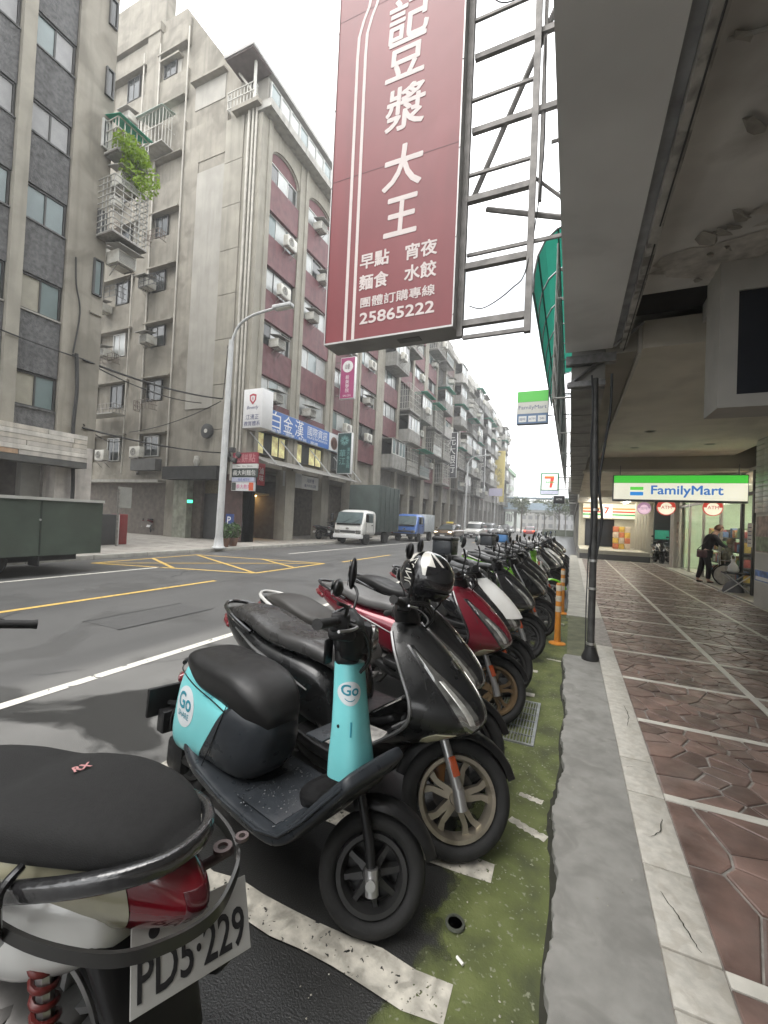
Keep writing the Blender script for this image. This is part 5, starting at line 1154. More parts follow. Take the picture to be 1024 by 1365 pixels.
def handlebar(th, hx, hz, S, key, cover=None, lever=True):
    ob('handlebar', pm(f'hb{key}', lambda b: b.tube([tuple(v) for v in cat_rom([(hx - .07, -.33, hz + .035), (hx - .01, -.2, hz + .04), (hx + .02, -.08, hz + .01), (hx + .02, .08, hz + .01), (hx - .01, .2, hz + .04), (hx - .07, .33, hz + .035)], 4)], .012, 9), 40), mat_plas, th, M=S)
    for s in (-1, 1):
        g_ = ob('grip', pm(f'gr{key}{s}', lambda b: b.tube([(hx - .025, s * .225, hz + .04), (hx - .03, s * .235, hz + .04), (hx - .066, s * .325, hz + .0355), (hx - .07, s * .34, hz + .035)], [.019, .0165, .0165, .019], 12), 40), mat('rubber_grip', (.015, .015, .015), .7, var=.2, bump=.5, bscale=150), th, M=S)
        ob('switch_box', pm(f'sb{key}{s}', lambda b: b.cbox(hx - .045, hx + .02, min(s * .15, s * .22), max(s * .15, s * .22), hz + .005, hz + .07, .012), 40), mat_plas, g_)
        if lever: ob('brake_lever', pm(f'bl{key}{s}', lambda b: b.tube([tuple(v) for v in cat_rom([(hx + .02, s * .18, hz + .035), (hx + .05, s * .21, hz + .03), (hx + .03, s * .27, hz + .022), (hx + .0, s * .33, hz + .02)], 4)], .0055, 6), 40), mat_alloy, g_)
    def nac(b): return ring_loft(b, [(hx + .03, hz - .085, .075, .05, .05, -90, 2.6), (hx + .03, hz - .03, .12, .065, .06, -90, 2.6), (hx + .015, hz + .02, .15, .06, .06, -84, 2.6), (hx - .0, hz + .055, .10, .035, .045, -75, 2.4)], 20, 3)
    n_ = ob('handlebar_cover', pm(f'hc{key}', nac, 50), cover or mat_plas, th, M=S)
    ob('dashboard', pm(f'db{key}', lambda b: b.cbox(-.035, .035, -.06, .06, -.004, .006, .003), 40), mat('dash_glass', (.012, .014, .016), .1, var=0, coat=1), n_, M=Matrix.Translation((hx - .028, 0, hz + .072)) @ Matrix.Rotation(R(-28), 4, 'Y'))
SP = dict(xa=1.27, r=.242)
def scooter(label, rear, head, paint, steer=0., lean=0., rim=None, trim=None, seat=None, style='sport', accent=None, mirrors=True, shield=None, box=None, group='scooters parked in a row along the kerb', tail=True, detail=True, mirror_col=None, floor_mat=None, mshape=(.068, .042), wst='five', scale=1.):
    t = thing('scooter', label, 'scooter', (rear[0], rear[1], .003), R(head), group); t.rotation_euler = (R(lean), 0, R(head)); t.scale = (scale,) * 3
    rim = rim or mat_balloy; seat = seat or mat_seat; acc = accent or mat_plas; st = R(steer); key = f'S{steer}'
    S = steer_m(st, SP); lv = LV_SPORT if style == 'sport' else LV_RETRO
    tyre, rimm, disc = wheel_meshes(SP['r'], .105, .165, wst)
    fw = ob('front_wheel', rimm, rim, t, M=S @ Matrix.Translation((SP['xa'], 0, SP['r']))); ob('tyre', tyre, mat_tyre, fw); ob('brake_disc', disc, mat_dirty, fw, loc=(0, .052, 0))
    rw = ob('rear_wheel', rimm, rim, t, loc=(0, 0, SP['r'])); ob('tyre', tyre, mat_tyre, rw)
    # fork, caliper, reflectors
    for s in (-1, 1):
        fk = ob('fork_leg', pm(f'fk{s}', lambda b: b.tube([(1.275, s * .072, .235), (1.255, s * .072, .30), (1.17, s * .072, .50), (1.10, s * .055, .66)], [.02, .023, .02, .02], 10).tube([(1.285, s * .072, .21), (1.262, s * .072, .29)], .026, 10), 40), mat_alloy if detail else mat_dirty, t, M=S)
        if detail: ob('fork_reflector', pm(f'fr{s}', lambda b: b.cbox(-.016, .016, -.006, .006, -.04, .04, .004, Matrix.Translation((1.232, s * .098, .375)) @ Matrix.Rotation(R(-24), 4, 'Y')), 40), mat_lensa, fk)
    ob('brake_caliper', pm('cal', lambda b: b.cbox(1.16, 1.225, .035, .09, .27, .36, .012), 40), mat('caliper_orange', (.30, .13, .04), .5, var=.3), t, M=S)
    ob('front_fender', pm('ff', lambda b: fender_mb(1.27, .242, .262, 22, 168, .07, .3), 50), paint if style == 'retro' else mat_plas, t, M=S)
    # front shell
    sh = ob('front_shell', pm('hull' + style, lambda b: hull_levels(b, lv, 22, 4), 38), paint, t)
    if style == 'sport':
        for s in (-1, 1):
            zs = [.575, .59, .61, .64, .68, .72, .76, .80, .84, .87]
            def wd(z): q = (z - .575) / .295; return .04 + .17 * max(0, math.sin(PI * min(1, q * 1.05) ** .55)) ** .8 * max(0, 1 - q) ** .35 if 0 < q < .999 else .03
            def ce(z): return .26 + (z - .575) * 1.55
            ta = lambda z: s * (ce(z) - wd(z) * .8); tb = lambda z: s * min(.97, ce(z) + wd(z) * .8)
            ob('headlight', pm(f'hl{s}', lambda b: hull_patch(b, lv, zs, ta, tb, .010, 6), 60), mat_lens, sh)
            ob('lamp_reflector', pm(f'hlr{s}', lambda b: hull_patch(b, lv, zs[2:-3], lambda z: s * (ce(z) - wd(z) * .42), lambda z: s * (ce(z) + wd(z) * .38), .0125, 6), 60), mat('lamp_reflector', (.62, .62, .58), .22, metal=.7, var=.3, scale=30), sh)
            ob('lamp_bezel', pm(f'hlb{s}', lambda b: hull_patch(b, lv, [.565] + zs + [.885], lambda z: ta(z) - s * .03 if abs(ta(z)) > .08 else s * .02, lambda z: s * min(.985, abs(tb(z)) + .04), .004, 6), 60), mat_gblk, sh)
            ob('edge_trim', pm(f'et{s}', lambda b: b.tube([(k[2] + .004, s * k[3] * .995, k[0]) for k in cat_rom(lv[1:-1], 3)], .0085, 6), 40), trim or mat_char, sh)
        ob('lower_cowl', pm('lc', lambda b: hull_patch(b, lv, [.30, .34, .38, .42, .455], lambda z: -.985, lambda z: .985, .0035, 16), 40), mat_plas, sh)
        for s in (-1, 1):
            if detail: ob('panel_gap', pm(f'pg{s}', lambda b: hull_patch(b, lv, [.455, .5, .545, .59, .66, .74, .82, .88], lambda z: s * (.80 - abs(z - .62) * .35), lambda z: s * (.80 - abs(z - .62) * .35 + .012), .0012, 2, .002), 60), mat('gap_black', (.004, .004, .004), .8, var=0), sh)
            if detail: ob('turn_signal', pm(f'tsg{s}', lambda b: hull_patch(b, lv, [.50, .52, .54, .555], lambda z: s * .42, lambda z: s * (.74 - abs(z - .53) * 3), .006, 5), 60), mat_lensy, sh)
        if detail: ob('emblem', pm('emb', lambda b: hull_patch(b, lv, [.80, .81, .82, .83], lambda z: -.09, lambda z: .09, .004, 4), 60), mat_chrome, sh)
        ob('nose_duct', pm('nd', lambda b: hull_patch(b, lv, [.50, .53, .56, .58], lambda z: -.28, lambda z: .28, .006, 6), 50), mat_plas, sh)
        if shield is not None: ob('front_visor', pm('fv', lambda b: hull_patch(b, lv, [.66, .70, .75, .80, .85, .90, .95], lambda z: -.55 - (z - .66) * .9, lambda z: .55 + (z - .66) * .9, .03, 8, -.02), 50), shield, sh)
    else:
        ob('headlight', pm('rhl', lambda b: b.lathe([(0, .06), (.05, .055), (.078, .03), (.085, 0), (.07, -.04), (0, -.06)], 24, Matrix.Translation((1.0, 0, 1.0)) @ Matrix.Rotation(PI / 2, 4, 'Y')), 40), mat_lens, t, M=S)
        ob('horn_cover', pm('rhc', lambda b: ring_loft(b, [(1.085, .48, .02, .01, .01, -90, 2.2), (1.085, .6, .05, .025, .02, -90, 2.4), (1.06, .8, .035, .02, .02, -85, 2.4)], 14, 3), 50), acc, sh)
        for s in (-1, 1): ob('turn_signal', pm(f'rts{s}', lambda b: ring_loft(b, [(1.05, .74, .02, .02, .01, -90, 2.2), (1.05, .8, .025, .025, .01, -90, 2.2)], 12, 2, True, s * .13), 50), mat_lensa, sh)
    # knee tunnel, floor, belly
    fl = ob('floorboard', pm('fl', lambda b: ring_loft(b, [(.42, .315, .165, .02, .05, 0, 5), (.60, .30, .185, .018, .055, 0, 5), (.80, .30, .18, .02, .05, 8, 5), (.93, .345, .165, .02, .04, 30, 4)], 24, 4), 50), mat_plas, t)
    if floor_mat is not None: ob('floor_mat', pm('flm', lambda b: b.cbox(.52, .83, -.15, .15, .3205, .328, .003), 40), floor_mat, fl)
    ob('belly_cover', pm('bel', lambda b: ring_loft(b, [(.30, .26, .10, .05, .05, 0, 3), (.55, .22, .15, .04, .06, 0, 3), (.85, .24, .14, .04, .05, 10, 3), (.98, .33, .10, .05, .04, 25, 3)], 18, 3), 50), mat_plas, t)
    # rear body, seat, tail
    if tail:
        rb = ob('rear_body', pm('rb', lambda b: ring_loft(b, [(.60, .40, .10, .20, .10, 12, 3), (.48, .47, .135, .19, .14, 8, 3), (.28, .545, .155, .14, .16, 0, 3), (.08, .61, .16, .10, .13, -6, 3), (-.12, .68, .145, .075, .10, -12, 2.8), (-.30, .74, .105, .055, .07, -14, 2.6), (-.42, .785, .05, .03, .035, -14, 2.4)], 26, 4), 45), paint, t)
        for s in (-1, 1): ob('side_strip', pm(f'ss{s}', lambda b: b.tube([(.46, s * .139, .53), (.25, s * .162, .60), (.02, s * .162, .665), (-.2, s * .13, .735)], [.004, .009, .009, .004], 6), 40), trim or acc, rb)
        ob('seat', pm('st', lambda b: ring_loft(b, [(.66, .63, .075, .05, .05, 35, 2.6), (.56, .70, .105, .05, .06, 18, 2.8), (.40, .735, .135, .05, .06, 3, 3), (.20, .745, .15, .05, .06, -3, 3), (.06, .77, .15, .055, .06, -12, 3), (-.08, .81, .142, .05, .06, -6, 3), (-.22, .82, .12, .045, .05, 0, 2.8), (-.31, .815, .085, .03, .03, 5, 2.6)], 26, 4), 50), seat, t)
        ob('grab_rail', pm('gr_', lambda b: b.tube([tuple(v) for v in cat_rom([(-.02, .155, .74), (-.18, .15, .79), (-.34, .11, .83), (-.42, .05, .845), (-.44, 0, .848), (-.42, -.05, .845), (-.34, -.11, .83), (-.18, -.15, .79), (-.02, -.155, .74)], 3)], .013, 8), 40), acc if accent else mat_gblk, t)
        ob('tail_light', pm('tl', lambda b: ring_loft(b, [(-.34, .72, .10, .035, .03, -14, 2.6), (-.42, .735, .07, .03, .025, -14, 2.4), (-.47, .75, .03, .018, .015, -14, 2.2)], 16, 3), 50), mat_lensr, t)
        ob('rear_fender', pm('rf', lambda b: fender_mb(0, .30, .30, 60, 175, .075, .6), 50), mat_plas, t)
        pl_ = ob('licence_plate', pm('lp', lambda b: b.cbox(-.002, .002, -.125, .125, -.065, .065, .0015, Matrix.Translation((-.37, 0, .46)) @ Matrix.Rotation(R(24), 4, 'Y'))), mat('plate_white', (.6, .6, .58), .4, var=.05), t)
    ob('engine', pm('eng', lambda b: ring_loft(b, [(.38, .27, .09, .07, .06, 0, 3), (.2, .26, .12, .09, .08, 0, 3), (.02, .25, .11, .07, .06, 0, 3), (-.06, .245, .08, .04, .04, 0, 3)], 16, 3, True, .04).cbox(.02, .3, .05, .14, .20, .32, .02), 40), mat_dirty, t)
    ex_ = ob('exhaust', pm('exh', lambda b: b.tube([(.36, -.06, .17), (.2, -.12, .15), (.12, -.15, .2)], .017, 8).tube([(.16, -.155, .2), (.12, -.158, .215), (-.2, -.175, .29), (-.24, -.176, .3)], [.03, .055, .06, .045], 16), 40), mat_dirty, t)
    ob('heat_guard', pm('hg', lambda b: b.cbox(-.16, .08, -.006, .006, -.035, .035, .006, Matrix.Translation((-.01, -.228, .255)) @ Matrix.Rotation(R(13), 4, 'Y')), 40), mat_plas, ex_)
    if tail: ob('shock_absorber', pm('sho', lambda b: b.tube([(.0, .13, .27), (.1, .13, .55)], .014, 8).tube([(.015 + .075 * k / 60 + 0 * k, .13 + .03 * math.cos(k * .9), .30 + .22 * k / 60 + 0) if False else (.012 + .08 * k / 60 + .03 * math.sin(k * .9) * .9, .13 + .03 * math.cos(k * .9), .30 + .22 * k / 60) for k in range(61)], .0055, 5)), mat_alloy, t)
    ob('centre_stand', pm('cs', lambda b: b.tube([(.36, .12, .2), (.22, .13, .03), (.18, .15, .012)], .012, 7).tube([(.36, -.12, .2), (.22, -.13, .03), (.18, -.15, .012)], .012, 7)), mat_dirty, t)
    # bars and mirrors
    handlebar(t, .93 if style == 'sport' else .9, .975, S, key + style, None if style == 'sport' else paint)
    if detail:
        for k, dy in enumerate((.05, -.06, -.1)): ob('hose', pm(f'ho{key}{k}', lambda b: b.tube([tuple(v) for v in cat_rom([(.94, dy * 2.6, 1.02), (1.02, dy * 2.2, 1.03), (1.07, dy * 1.2, .98), (1.04, dy * .6, .93)], 4)], .0055, 6), 40), mat_plas, t, M=S)
        ob('bag_hook', pm('bh', lambda b: b.tube([(.985, 0, .80), (.95, 0, .79), (.94, 0, .76), (.955, 0, .745)], .006, 6), 40), mat_plas, t)
    if mirrors:
        for s in (-1, 1): mirror_parts(t, s, .93, 1.02, S, key, mshape, col=mirror_col)
    if box is not None:
        tb_ = ob('top_box', pm('tb', lambda b: b.cbox(-.55, -.18, -.2, .2, .87, 1.15, .04), 50), box, t); ob('box_lid', pm('tbl', lambda b: b.cbox(-.56, -.17, -.21, .21, 1.12, 1.2, .035), 50), mat_plas, tb_)
    return t

# ------------------------------------------------------------------ turquoise share scooter
def share_scooter():
    hd = -14; rear = (-1.76, 1.65)
    t = thing('scooter', 'turquoise and black share scooter with white round stickers, nearest in the row', 'scooter', (rear[0], rear[1], .003), R(hd), 'scooters parked in a row along the kerb')
    t.rotation_euler = (R(-3), 0, R(hd))
    S = steer_m(R(38), dict(xa=1.18, r=.192)); T = Matrix.Translation
    SB = T((1.0, 0, .95)) @ Matrix.Rotation(R(38), 4, Vec((-.2, 0, .98))) @ T((-1.0, 0, -.95))      # bars turn about the head above the column
    tyre, rim, disc = wheel_meshes(.192, .095, .122, 'thin')
    fw = ob('front_wheel', rim, mat_balloy, t, M=S @ T((1.18, 0, .192))); ob('tyre', tyre, mat_tyre, fw); ob('brake_disc', disc, mat_balloy, fw, loc=(0, .03, 0))
    rw = ob('rear_wheel', rim, mat_balloy, t, loc=(0, 0, .192)); ob('tyre', tyre, mat_tyre, rw)
    for s in (-1, 1):
        fk = MB().tube([(1.185, s * .075, .185), (1.155, s * .075, .3), (1.09, s * .07, .46), (1.05, s * .06, .58)], [.016, .019, .016, .016], 10).build('fork_leg', mat_plas, t, 40, M=S)
        MB().tube([(1.19, s * .078, .155), (1.175, s * .08, .23)], .024, 10).tube([(1.18, s * .07, .192), (1.18, s * .115, .192)], .017, 12).build('axle_mount', mat_alloy, fk, 40)
    fender_mb(1.18, .192, .216, 20, 118, .062, .45).build('front_fender', mat_plas, t, 50, M=S)
    # floor that sweeps up into the prow
    fl = MB(); ring_loft(fl, [(.16, .33, .165, .045, .03, 0, 5), (.30, .295, .192, .03, .035, 0, 6), (.55, .272, .205, .022, .035, 0, 6.5), (.82, .268, .208, .022, .035, 4, 6.5), (.93, .30, .204, .022, .032, 30, 6), (1.02, .39, .196, .024, .032, 42, 5.5), (1.10, .48, .182, .026, .034, 46, 5), (1.175, .565, .160, .024, .03, 48, 4.5)], 36, 5)
    fo = fl.build('floorboard', mat_plasg, t, 50)
    MB().cbox(.62, .86, -.165, .165, .2925, .2965, .002).build('floor_tread', mat_plasg, fo, 40)
    MB().tube([(.34, -.197, .30), (.55, -.206, .275), (.80, -.21, .27), (.92, -.205, .30), (1.02, -.197, .388), (1.10, -.184, .478), (1.165, -.162, .55)], .006, 8).build('floor_rim', mat_plasg, fo, 50)
    ring_loft(MB(), [(.9, .36, .09, .05, .03, 30, 3), (1.03, .43, .12, .02, .05, 40, 3), (1.13, .52, .11, .02, .05, 44, 3)], 18, 3).build('prow_underside', mat_plas, t, 50)
    # steering column cover
    col = MB(); ring_loft(col, [(1.055, .50, .080, .082, .068, -84, 3), (1.05, .56, .078, .080, .066, -86, 3), (1.04, .66, .068, .070, .058, -88, 2.9), (1.025, .78, .060, .062, .052, -88, 2.8), (1.01, .895, .054, .054, .048, -86, 2.8)], 28, 4, False)
    co = col.build('column_cover', mat_turq, t, 45)
    ring_loft(MB(), [(1.0, .90, .050, .048, .044, -86, 3), (.99, .95, .05, .045, .045, -86, 3), (.975, 1.0, .06, .045, .05, -80, 2.6)], 18, 3).build('column_top', mat_plas, t, 50, M=SB)
    MB().cbox(-.006, .006, -.085, -.04, -.045, .05, .008).build('knee_bracket', mat_plas, t, 40, M=T((.955, 0, .93)))
    MB().cbox(.93, 1.02, -.004, .004, -.07, .07, .003, Matrix(((1, 0, 0, 0), (0, 0, 1, 0), (0, 1, 0, .6), (0, 0, 0, 1)))).build('column_inner', mat_plasg, t, 40, loc=(-.05, 0, 0))
    handlebar(t, .985, 1.015, SB, 'gog')
    for s in (-1, 1): MB().cbox(.93, 1.03, min(s * .09, s * .17), max(s * .09, s * .17), .985, 1.065, .02).build('switch_cluster', mat_plas, t, 40, M=SB)
    MB().cbox(.95, 1.09, -.075, .075, .93, 1.05, .03).build('head_cowl', mat_plas, t, 40, M=SB)
    MB().lathe([(0, .02), (.04, .015), (.055, 0), (.055, -.03), (0, -.03)], 20).build('headlight', mat_lens, t, 40, M=SB @ Matrix.Translation((1.095, 0, .99)) @ Matrix.Rotation(PI / 2, 4, 'Y'))
    for s in (-1, 1): mirror_parts(t, s, .985, 1.06, SB, 'gog', (.045, .075) if s > 0 else (.05, .03), .15 if s > 0 else .08, .06 if s > 0 else .1)
    # brake hoses at the bars
    for k, (dy, dz) in enumerate(((.04, .02), (-.05, .0), (-.09, .03))): MB().tube([tuple(v) for v in cat_rom([(.99, dy * 2.5, 1.02), (1.06, dy * 2, 1.0 + dz), (1.09, dy, .93), (1.06, dy * .6, .87)], 5)], .006, 6).build('hose', mat_plas, t, 40, M=SB)
    # rear body: turquoise tail, grey centre, black seat
    key_tail = [(-.05, .45, .085, .205, .17, -6, 3), (-.02, .452, .125, .245, .20, -8, 3.2), (.04, .452, .155, .262, .215, -12, 3.4), (.17, .452, .170, .22, .21, -22, 4), (.37, .455, .174, .185, .20, -33, 4.4)]
    tb_ = MB(); ring_loft(tb_, key_tail, 36, 5); tp = tb_.build('tail_cover', mat_turq, t, 45)
    cb = MB(); ring_loft(cb, [(.371, .455, .173, .183, .195, -33, 4.4), (.42, .462, .172, .175, .175, -26, 4.4), (.47, .46, .168, .168, .17, -14, 4), (.54, .46, .155, .165, .165, 0, 3.6), (.60, .455, .13, .15, .15, -8, 3.2), (.64, .45, .1, .12, .12, -12, 2.8)], 36, 4); cbo = cb.build('side_cover', mat_plasg, t, 45)
    se = MB(); ring_loft(se, [(.015, .70, .09, .03, .02, -6, 2.8), (.055, .705, .13, .042, .03, -2, 3), (.12, .695, .156, .058, .04, 0, 3.2), (.22, .672, .166, .078, .08, 0, 3.2), (.40, .665, .162, .08, .10, 0, 3.2), (.53, .645, .148, .076, .13, -6, 3), (.61, .60, .122, .072, .12, -18, 2.8), (.65, .555, .09, .06, .08, -28, 2.6)], 36, 5)
    so = se.build('seat', mat_seat, t, 50)
    MB().tube([(-.03, .1, .66), (-.085, .06, .655), (-.09, .0, .65), (-.085, -.06, .655), (-.03, -.1, .66)], .011, 8).build('grab_rail', mat_plas, t, 40)
    ring_loft(MB(), [(-.12, .55, .08, .03, .03, 10, 3), (-.155, .55, .06, .022, .022, 10, 3)], 16, 3).build('tail_light', mat_lensr, t, 50)
    MB().tube([(.05, .09, .212), (.3, .1, .24)], .035, 10).tube([(.05, -.09, .212), (.3, -.1, .24)], .03, 10).cbox(-.08, .08, -.13, -.06, .13, .29, .03).build('swing_arm', mat_plas, t, 40)
    MB().tube([(-.10, .03, .38), (-.22, .02, .36), (-.34, 0, .34)], .016, 8).build('plate_arm', mat_plas, t, 40)
    MB().cbox(-.37, -.34, -.12, .12, .28, .44, .01).cbox(-.345, -.27, -.06, .06, .2, .32, .01).build('plate_holder', mat_plas, t, 40)
    fender_mb(0, .212, .235, 95, 175, .06, .7).build('rear_fender', mat_plas, t, 50)
    MB().tube([(.33, .12, .24), (.28, .17, .03), (.26, .2, .012)], .012, 8).build('side_stand', mat_alloy, t, 40)
    dr = MB(); r8 = random.Random(12)
    for _ in range(170):
        x, y, q = r8.uniform(.56, .90), r8.uniform(-.19, .15), r8.uniform(.0012, .0038); dr.lathe([(q * r8.uniform(.8, 1.5), 0), (q * .75, q * .4), (0, q * .55)], 7, Matrix.Translation((x, y, .2972 + max(0, x - .86) * .5)))
    tag(dr.build('water_drops', mat('water_drop', (.03, .034, .038), .04, var=0, coat=1), fo, 60), kind='stuff')
    MB().tube([tuple(v) for v in cat_rom([(-.035, -.09, .655), (.05, -.148, .655), (.2, -.168, .625), (.38, -.166, .595), (.5, -.155, .56), (.58, -.13, .52)], 5)], .003, 6).build('seat_piping', mat_plas, so, 40)
    MB().tube([(.345, -.176, .315), (.40, -.1765, .42), (.455, -.172, .55), (.48, -.165, .62)], .0022, 5).build('panel_gap', mat_plas, t, 40)
    for z in (.44, .56, .68): MB().lathe([(0, .003), (.006, .003), (.007, 0)], 10).build('screw', mat_plas, co, 40, M=frame((.972, -.055, z), (0, 1, 0), (0, 0, 1)) if False else frame((1.04, -.0795 + (z - .44) * .06, z), (1, 0, 0), (0, 0, 1)))
    # stickers wrapped onto the covers
    bv = {}
    for o_, me in ((tp, tp.data), (co, co.data)):
        bv[o_] = BVHTree.FromPolygons([v.co.copy() for v in me.vertices], [list(p.vertices) for p in me.polygons])
    def decal(o_, me, M_, direction, ma, off, name):
        d = Vec(direction).normalized(); miss = False
        for v in me.vertices:
            p = M_ @ v.co; hit = bv[o_].ray_cast(p - d * .3, d)
            if hit[0] is None: v.co = p; continue
            v.co = hit[0] - d * off
        return ob(name, me, ma, o_)
    def disc_grid(r, n=10):
        b = MB(); vs_ = [(0, 0, 0)]; fs = []
        for i in range(1, n + 1): vs_ += [(r * i / n * math.cos(2 * PI * k / 28), r * i / n * math.sin(2 * PI * k / 28), 0) for k in range(28)]
        for k in range(28): fs.append((0, 1 + k, 1 + (k + 1) % 28))
        for i in range(n - 1):
            for k in range(28): a = 1 + i * 28; fs.append((a + k, a + 28 + k, a + 28 + (k + 1) % 28, a + (k + 1) % 28))
        return b.add(vs_, fs).mesh('disc', 60)
    def fine_text(s, size, bold=0, width=None):
        me = text_mesh(s, size, bold, 0, width); bm = bmesh.new(); bm.from_mesh(me); bmesh.ops.triangulate(bm, faces=bm.faces)
        bmesh.ops.subdivide_edges(bm, edges=[e for e in bm.edges if e.calc_length() > .012], cuts=2, use_grid_fill=True); bm.to_mesh(me); bm.free(); return me
    mat_sw = mat('sticker_white', (.62, .66, .68), .5, var=.04); mat_st = mat('sticker_teal', (.02, .24, .32), .5, var=0)
    rt = Vec((1, -.22, 0)).normalized(); up = Vec((0, 0, 1)); dirn = Vec((.22, 1, 0)).normalized()
    M1 = frame((.125, -.2, .505), rt, up); decal(tp, disc_grid(.092), M1, dirn, mat_sw, .0012, 'round_sticker')
    decal(tp, fine_text('Go', .105, .002), M1 @ Matrix.Translation((0, .025, 0)), dirn, mat_st, .0026, 'lettering'); decal(tp, fine_text('SHARE', .038, .0), M1 @ Matrix.Translation((0, -.038, 0)), dirn, mat_st, .0026, 'lettering')
    dv = Vec((-.8, .6, 0)); rv = Vec((.6, .8, 0)); M2 = frame((1.10, -.07, .80), rv, up); decal(co, disc_grid(.042), M2, dv, mat_sw, .0012, 'round_sticker')
    decal(co, fine_text('Go', .052, .001), M2 @ Matrix.Translation((0, .012, 0)), dv, mat_st, .0026, 'lettering'); decal(co, fine_text('︶', .04, .0), M2 @ Matrix.Translation((0, -.022, 0)), dv, mat_st, .0026, 'lettering')
    decal(co, fine_text('▏', .05, 0), frame((1.12, -.075, .68), rv, up), dv, mat_st, .002, 'print')
    decal(tp, fine_text('GO2·81', .022, 0), frame((.30, -.2, .60), rt, up), dirn, mat_st, .002, 'lettering')
    return t
share_scooter()

# ------------------------------------------------------------------ the row
mat_fmat = mat('leaf_print_mat', (.33, .32, .30), .7, var=.5, scale=22, bump=.3)
scooter('charcoal scooter with bronze five-spoke wheel beside the turquoise scooter', (-1.672, 2.10), -12, mat_char, 40, -2, mat_bronze, mat('dull_edge', (.2, .2, .2), .35, metal=.5, var=.1), mat_seatw, floor_mat=mat_fmat, mshape=(.06, .038))
scooter('black scooter with chrome edge line and white tail grip, third in the row', (-1.76, 2.52), -12, mat_gblk, 36, -3, mat_balloy, mat_chrome, mat('brown_grey_seat', (.04, .038, .035), .45, var=.15, bump=.3, bscale=200, bdist=.001), accent=mat_whp)
scooter('metallic dark red scooter with clear headlights, fourth in the row', (-1.74, 3.34), -9, mat_redp, 36, -3, mat('old_bronze', (.16, .11, .06), .5, metal=.5, var=.3), mat_gblk, mat('pale_seat', (.12, .118, .115), .4, var=.15, bump=.2), mirrors=True)
scooter('white-fronted scooter half hidden behind the red one', (-1.74, 3.92), -9, mat_gblk, 34, -3, mat_balloy, mat_gblk, mat_seat, shield=mat_whp, mirror_col=mat_silvp)
scooter('glossy black scooter with large dark front, sixth in the row', (-1.70, 5.0), -10, mat_gblk, 24, -4, mat_balloy, mat_gblk, mat_seatw)
scooter('black scooter with silver edge line, seventh in the row', (-1.64, 5.95), -4, mat_char, 8, -2, mat_balloy, mat_silvp, mat_seat)
scooter('dark scooter with round mirrors and lime side panel, eighth in the row', (-1.78, 6.65), -12, mat_gblk, 26, -4, mat_balloy, mat_grnp, mat_seat, accent=None, mshape=(.06, .06))
scooter('black scooter with a square top box, ninth in the row', (-1.70, 7.35), -3, mat_gblk, 5, -1, mat_alloy, mat_chrome, mat_seat, box=mat_plasg, mshape=(.06, .06))
scooter('lime green and white retro scooter near the orange bollard', (-1.56, 8.35), -5, mat_grnp, 12, -3, mat_alloy, None, mat_seat, style='retro', accent=mat_whp)
for k, (y, p, tr_, bxx, lab) in enumerate(((9.1, mat_silvp, mat_plas, None, 'silver scooter just beyond the lime green retro scooter'), (9.9, mat_gblk, mat_chrome, None, 'black scooter second beyond the lime green retro scooter'), (10.7, mat_whp, mat_plas, None, 'white scooter third beyond the lime green retro scooter'), (11.6, mat_bluep, mat_silvp, mat_plasg, 'navy scooter with a box, fourth beyond the lime green scooter'), (12.5, mat_gblk, mat_plas, None, 'black scooter fifth beyond the lime green retro scooter'), (13.4, mat_char, mat_silvp, None, 'charcoal scooter sixth beyond the lime green retro scooter'), (14.4, mat_bluep, mat_plas, mat('blue_box', (.05, .16, .36), .4, var=.1), 'navy scooter with a blue top box far along the row'), (15.5, mat_silvp, mat_plas, None, 'silver scooter far along the row past the blue top box'), (16.7, mat_gblk, mat_chrome, None, 'black scooter next to last in the visible row'), (18.2, mat_redp, mat_plas, None, 'dark red scooter at the far end of the row'))):
    scooter(lab, (-1.62 + .1 * ((k * 7) % 3 - 1), y), -6 + 5 * ((k * 5) % 3 - 1), p, 8 + 9 * ((k * 7) % 3), -3, mat_balloy, tr_, mat_seat, box=bxx, detail=False, style='sport')
scooter('dark scooter parked at the step of the raised shop floor', (3.75, 23.9), -88, mat_gblk, 10, 2, mat_balloy, mat_silvp, mat_seat, group='scooters standing in the arcades', detail=False)
scooter('second dark scooter in the passage behind the shop pillar', (4.35, 24.3), -75, mat_char, 10, 2, mat_balloy, mat_silvp, mat_seat, group='scooters standing in the arcades', detail=False)
for k, (x, y, h_, p, lab) in enumerate(((-21.3, 15.9, 100, mat_gblk, 'black scooter parked in the dim arcade behind the sign post'), (-20.6, 15.7, 95, mat_redp, 'dark red scooter in the dim arcade beside the stained pillar'), (-23.2, 16.1, 105, mat_char, 'charcoal scooter deep in the dim arcade on the left'), (-13.6, 22.6, 85, mat_silvp, 'silver scooter by the kerb in front of the white truck'), (-13.9, 21.6, 70, mat_gblk, 'black scooter beside the lit orange entrance by the truck'), (-12.9, 29.6, 60, mat_redp, 'red scooter on the far pavement behind the box truck'))):
    scooter(lab, (x, y), h_, p, 10, 2, mat_balloy, None, mat_seat, group='scooters standing in the arcades', detail=False).location.z = .123

